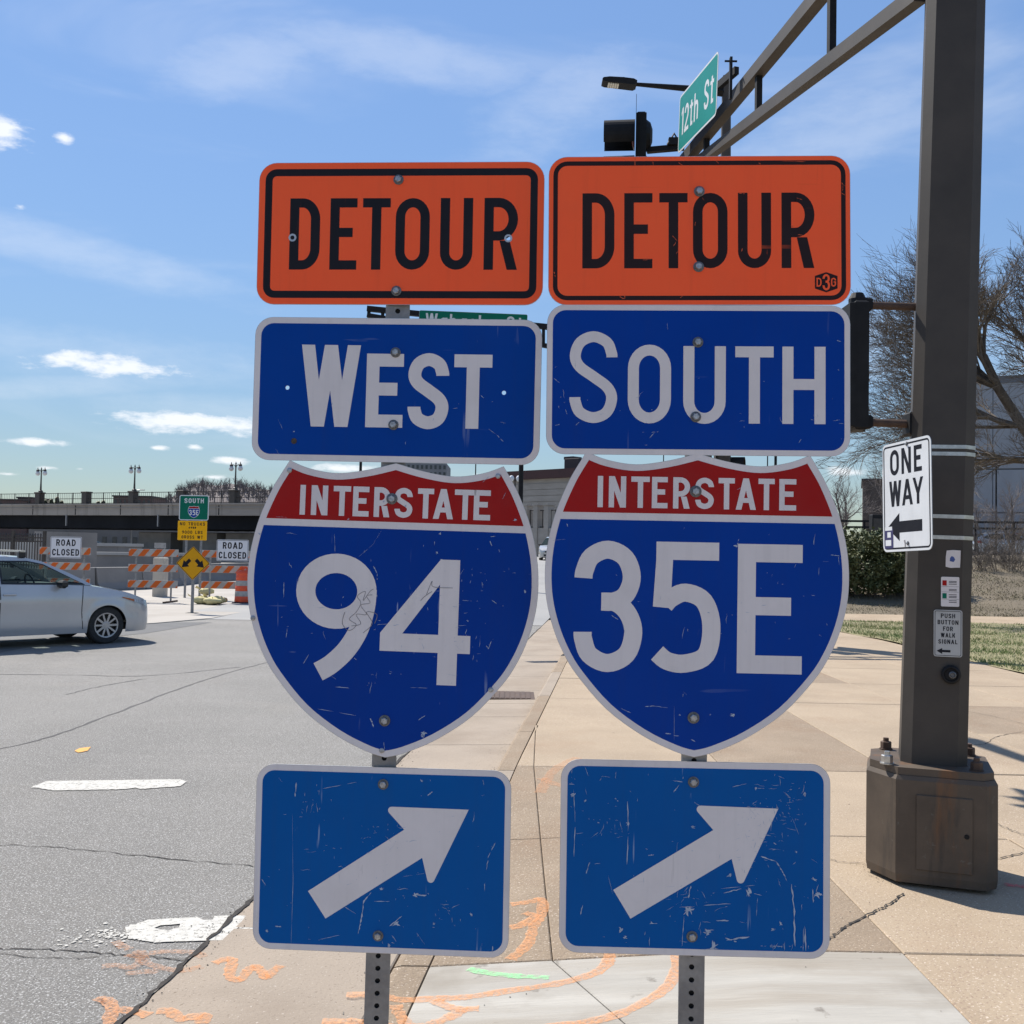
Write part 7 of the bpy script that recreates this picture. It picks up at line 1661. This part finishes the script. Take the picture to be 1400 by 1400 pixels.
def far_block(label, px0, px1, ptop, Y, mat, roof=None, wx=6, wz=2, z0=-.3):
    a, b = at_y(px0, ptop, Y), at_y(px1, ptop, Y); t = thing('far_building', label, 'building', ((a.x + b.x) / 2, Y, z0)); W = b.x - a.x; H = a.z - z0
    mb = MB(); mb.box((0, 6, H / 2), (W, 12, H)); mb.build('wall', mat, t)
    mb = MB(); mb.box((0, 6, H + .2), (W + .6, 12.6, .4)); mb.build('roof', roof or MT['far_dark'], t)
    for i in range(wx):
        for k in range(wz):
            mb = MB(); mb.box((-W / 2 + W * (i + .5) / wx, -.02, H - 1.6 - k * 3.0), (W / wx * .45, .08, 1.5)); mb.build('window', MT['pane'], t)
    return t
far_block('low reddish far building beyond the viaduct railing at the left edge', -40, 30, 683, 300, MT['far_brick']); far_block('taller end of the far building beyond the left lamp', 24, 43, 681, 304, MT['far_brick'], None, 3, 2)
far_block('dark far building behind the viaduct railing near the middle lamp', 155, 207, 679, 290, MT['far_brick'], None, 8, 2)
def conifer(label, px, ptop, Y, seed):
    p = at_y(px, ptop, Y); r_ = random.Random(seed); H = 9.0; t = thing('conifer', label, 'tree', (p.x, Y, p.z - H), group='far conifers behind the viaduct'); mb = MB()
    for _ in range(900):
        h = r_.random() ** .8; R_ = (1 - h) * 2.6 + .15; a = r_.uniform(0, 6.28); rad_ = R_ * r_.uniform(.4, 1); q = Vector((rad_ * math.cos(a), rad_ * math.sin(a), h * H)); s_ = r_.uniform(.2, .5)
        mb.add([q + Vector((s_, 0, 0)), q + Vector((-s_ * .5, s_, .1)), q + Vector((-s_ * .5, -s_, -.3))], [(0, 1, 2)])
    mb.build('crown', MT['needle'], t); mb = MB(); mb.tube([(0, 0, 0), (0, 0, H * .9)], [.25, .05], 6); mb.build('trunk', MT['bark'], t)
for k, (px, pt_) in enumerate([(62, 683), (70, 682), (78, 679), (84, 684), (134, 685), (141, 684)]): conifer(['dark far conifer just right of the left bridge lamp', 'dark far conifer, second from the left bridge lamp', 'tallest dark far conifer beside the left bridge lamp', 'dark far conifer, fourth from the left bridge lamp', 'small dark far conifer right of the bare viaduct plinth', 'small dark far conifer left of the middle far building'][k], px, pt_, 260, k)
far_block('long grey brown building seen under the viaduct', 40, 345, 706, 215, pmat('far_grey', (.16, .15, .14), (.13, .12, .112), .2, .9), None, 22, 2)
# cars beyond the cutting
cA = make_car('pale far car under the viaduct beside the left ROAD CLOSED panel', (.55, .58, .62), (at_y(112, 735, 165).x, 165, .55), RAD(170), 1.15, False, 'far cars under the viaduct', False, 'far_car')
cB = make_car('dark far car under the viaduct, right of the pale one', (.06, .08, .085), (at_y(150, 741, 160).x, 160, .35), RAD(185), 1.0, False, 'far cars under the viaduct', False, 'far_car')
lr = MB(); a, b = at_y(60, 746, 170), at_y(240, 745, 160); lr.quad((a.x - 30, 70, -.26), (b.x + 10, 70, -.26), (b.x + 14, 200, .5), (a.x - 30, 200, .5)); tag(lr.build('far_roadway', MT['wall_light']), kind='structure')

# ------------------------------------------------------------------ things seen between and around the panels
# grey tower behind
tw = at_y(568, 634, 190); t = thing('tower_block', 'grey many-windowed tower behind the gap under the WEST panel', 'building', (tw.x, 190, 0)); H = at_y(568, 633, 190).z
MT['tower'] = pmat('grey_tower', (.20, .205, .215), (.16, .165, .175), .3, .9)
Wt = 86 / FPX * 190; mb = MB(); mb.box((0, 6, H / 2), (Wt, 12, H)); mb.build('wall', MT['tower'], t)
for i in range(14):
    for k in range(3): mb = MB(); mb.box((-Wt / 2 + Wt * (i + .5) / 14, -.02, H - .7 - k * 1.25), (Wt / 14 * .5, .1, .7)); mb.build('window', MT['pane'], t)
# stone building with maroon roof edge
MT['stone'] = pmat('pale_stone_blocks', (0.33, .30, .265), (.27, .245, .215), .6, .9, 0, .4, 6, stretch=(1, 1, 3))
MT['maroon'] = pmat('maroon_trim', (0.060, .022, .020), (.05, .02, .018), 1, .7)
sb0 = at_y(694, 646, 96); sb1 = at_y(900, 655, 84); d2 = sb1 - sb0; L2 = d2.length; zr_ = at_y(700, 645, 96).z; t = thing('stone_building', 'pale stone building with maroon roof edge between the two shields', 'building', (sb0.x, sb0.y, 1.0), math.atan2(d2.y, d2.x))
Hs_ = zr_ - 1.0
mb = MB(); mb.box((L2 / 2, 8, Hs_ / 2 - .4), (L2, 16, Hs_ - .8)); mb.build('wall', MT['stone'], t)
mb = MB(); mb.box((L2 / 2, 8, Hs_ - .42), (L2 + .8, 16.8, .78)); mb.build('roof_edge', MT['maroon'], t)
nrow = 12
for k in range(nrow): mb = MB(); mb.box((L2 / 2, -.03, .35 + k * (Hs_ - 1.3) / nrow), (L2, .06, (Hs_ - 1.3) / nrow - .05)); mb.build('stone_course', MT['stone'], t)
mb = MB(); q_ = at_y(762, 637, 92); lx_ = (q_ - sb0).dot(d2.normalized()); mb.box((lx_, 3, Hs_ + .62), (1.7, 1.7, 1.0), bev=.05); mb.box((lx_ - .6, 3, Hs_ + 1.2), (1.1, 1.2, .25)); mb.build('rooftop_unit', MT['far_dark'], t)
# terrace wall with stone pillars and iron panels
ta, tb = at_y(690, 735, 80), at_y(790, 735, 74); d3 = tb - ta; L3 = d3.length; t = thing('terrace_wall', 'stone terrace wall with pillar and iron panels between the shields', 'wall', (ta.x, ta.y, .8), math.atan2(d3.y, d3.x))
zlow_ = at_y(735, 722, 77).z - .8; ztop_ = at_y(735, 697, 77).z - .8
mb = MB(); mb.box((L3 / 2, 0, zlow_ / 2), (L3, .5, zlow_)); mb.build('wall', MT['stone'], t)
for px in (700, 733, 766):
    q_ = at_y(px, 735, 77); lx_ = (q_ - ta).dot(d3.normalized()); mb = MB(); mb.box((lx_, -.02, (ztop_ + .3) / 2), (.42, .62, ztop_ + .3)); mb.box((lx_, -.02, ztop_ + .38), (.58, .74, .14)); mb.build('pillar', MT['stone'], t)
for zz_ in (zlow_ + .08, ztop_ - .05): mb = MB(); mb.bar((0, 0, zz_), (L3, 0, zz_), .06, .06); mb.build('rail', MT['iron'], t)
for k in range(int(L3 / .45)): mb = MB(); mb.bar((.2 + k * .45, 0, zlow_), (.2 + k * .45, 0, ztop_), .05, .05); mb.build('iron_bar', MT['iron'], t)
# twin globe lamp and dark pole
q_ = at_y(703, 720, 70); t = thing('globe_lamp', 'lamp with two white globes in front of the stone building', 'street lamp', (q_.x, 70, .8)); zg = at_y(703, 655, 70).z - .8
mb = MB(); mb.tube([(0, 0, 0), (0, 0, zg + .1)], [.08, .05], 8); mb.bar((-.28, 0, zg - .1), (.28, 0, zg - .1), .04, .04); mb.build('post', MT['iron'], t)
for s_ in (-1, 1): mb = MB(); mb.lathe([(.05, zg - .18), (.17, zg - .05), (.19, zg + .05), (.12, zg + .2), (.02, zg + .25)], Matrix.Translation((s_ * .24, 0, 0)), 12); mb.build('globe', MT['white_refl'], t, smooth=True)
def thin_pole(label, px, ptop, pbot, Y, r, z0=0):
    a = at_y(px, ptop, Y); t = thing('utility_pole', label, 'pole', (a.x, Y, z0)); mb = MB(); mb.lathe([(r * 1.3, 0), (r * 1.3, .3), (r, .32), (r * .8, a.z - z0), (r * .5, a.z - z0 + .05)], None, 10); mb.build('shaft', MT['black_steel'], t); mb = MB(); mb.lathe([(r * 1.9, 0), (r * 1.9, .12), (r * 1.5, .16)], None, 10); mb.build('foot', MT['black_steel'], t)
thin_pole('dark pole in the gap between the shields, in front of the stone building', 714, 560, 720, 38, .10); thin_pole('dark thin pole in the gap under the left half of the WEST panel', 495, 560, 720, 45, .07)
thin_pole('very thin far pole in the gap under the right half of the WEST panel', 652, 560, 720, 80, .05); thin_pole('thin pole in the gap above the right half of the 35E shield', 1061, 570, 720, 45, .07); thin_pole('very thin pole in the gap above the 35E shield, left of the thicker thin pole', 1050, 570, 720, 60, .04); thin_pole('very thin far pole in the gap above the left half of the 35E shield', 908, 570, 720, 70, .04)
thin_pole('far car park light pole in front of the grey panelled building', 1362, 632, 735, 64, .06, 1.8)
# white parked car between the shields
c_ = at_y(744, 760, 62); make_car('silver white car parked at the kerb between the two shields', (.50, .48, .45), (c_.x + .5, 64.5, street_z(63)), RAD(80), 1.2, False, None, True, 'parked_car')
# dark brick block and grey panelled building on the right
bl = at_y(1182, 656, 112); br = at_y(1262, 656, 112); t = thing('brick_block', 'dark brown brick block behind the ONE WAY panel', 'building', ((bl.x + br.x) / 2, 112, 1.8), RAD(-18.3)); W_ = br.x - bl.x; H_ = bl.z - 1.8
MT['brown_brick'] = pmat('brown_brick', (.090, .070, .058), (.075, .058, .048), 1, .9, stretch=(1, 1, 4))
mb = MB(); mb.box((0, 7, H_ / 2), (W_, 14, H_)); mb.build('wall', MT['brown_brick'], t); mb = MB(); mb.box((0, 7, H_ + .1), (W_ + .3, 14.3, .2)); mb.build('parapet', MT['far_dark'], t)
for i in range(5): mb = MB(); mb.box((-W_ / 2 + W_ * (i + .5) / 5, -.03, H_ * .5), (.12, .08, H_)); mb.build('pier', MT['brown_brick'], t)
gl = at_y(1296, 526, 72); t = thing('panelled_building', 'large blue grey panelled building behind the pole and tree', 'building', (gl.x, 72, 1.8), RAD(-23)); H_ = gl.z - 1.8; W_ = 34
MT['grey_panel'] = pmat('blue_grey_panel', (.25, .265, .285), (.225, .24, .26), .3, .7, stretch=(3, 1, .4)); MT['panel_joint'] = pmat('panel_joint', (.13, .14, .155), None, 2, .9)
mb = MB(); mb.box((W_ / 2, 10, H_ / 2), (W_, 20, H_)); mb.build('wall', MT['panel_joint'], t)
for k in range(4):
    for i in range(12):
        w_, h_ = W_ / 12, H_ / 4; mb = MB(); mb.box((w_ * (i + .5), -.04, h_ * (k + .5)), (w_ - .05, .10, h_ - .10)); mb.build('panel', MT['grey_panel'], t)
mb = MB(); mb.box((W_ / 2, 10, H_ + .2), (W_ + .3, 20.3, .5)); mb.build('parapet', MT['panel_joint'], t)
# guard rail along the car park
ra, rb = at_y(1120, 712, 56), at_y(1480, 716, 52); d4 = rb - ra; L4 = d4.length; t = thing('guard_rail', 'dark two-rail guard rail along the car park above the bank', 'fence', (ra.x, ra.y, 1.76), math.atan2(d4.y, d4.x))
for zz_ in (ra.z - 1.76, ra.z - 1.76 - .32): mb = MB(); mb.bar((0, 0, zz_), (L4, 0, zz_), .09, .11); mb.build('rail', MT['black_steel'], t)
for k in range(7): mb = MB(); mb.bar((.5 + k * L4 / 7, .08, 0), (.5 + k * L4 / 7, .08, ra.z - 1.70), .10, .10); mb.build('post', MT['black_steel'], t)
bxp = at_y(1194, 716, 54); t = thing('utility_box', 'black utility cabinet at the rail left of the ONE WAY panel', 'cabinet', (bxp.x, 53.6, 1.76)); zt_ = at_y(1194, 704, 54).z - 1.76
mb = MB(); mb.box((0, 0, zt_ / 2), (.55, .5, zt_), bev=.03); mb.build('cabinet', MT['black_steel'], t); mb = MB(); mb.box((0, -.26, zt_ / 2), (.45, .02, zt_ * .8)); mb.build('door', MT['iron'], t)
for k, (px, Y, c_, a_) in enumerate([(1343, 70, (.10, .11, .12), 8), (1384, 66, (.35, .36, .38), -6), (1409, 68, (.30, .03, .03), 4)]):
    p = at_y(px, 750, Y); make_car(['dark car in the car park just right of the pole', 'silver car in the car park near the right picture edge', 'red car in the car park at the right picture edge'][k], c_, (p.x + 2.0, Y, 1.80), RAD(180 + a_), 1.1, False, 'cars in the car park above the bank', False, 'parked_car')
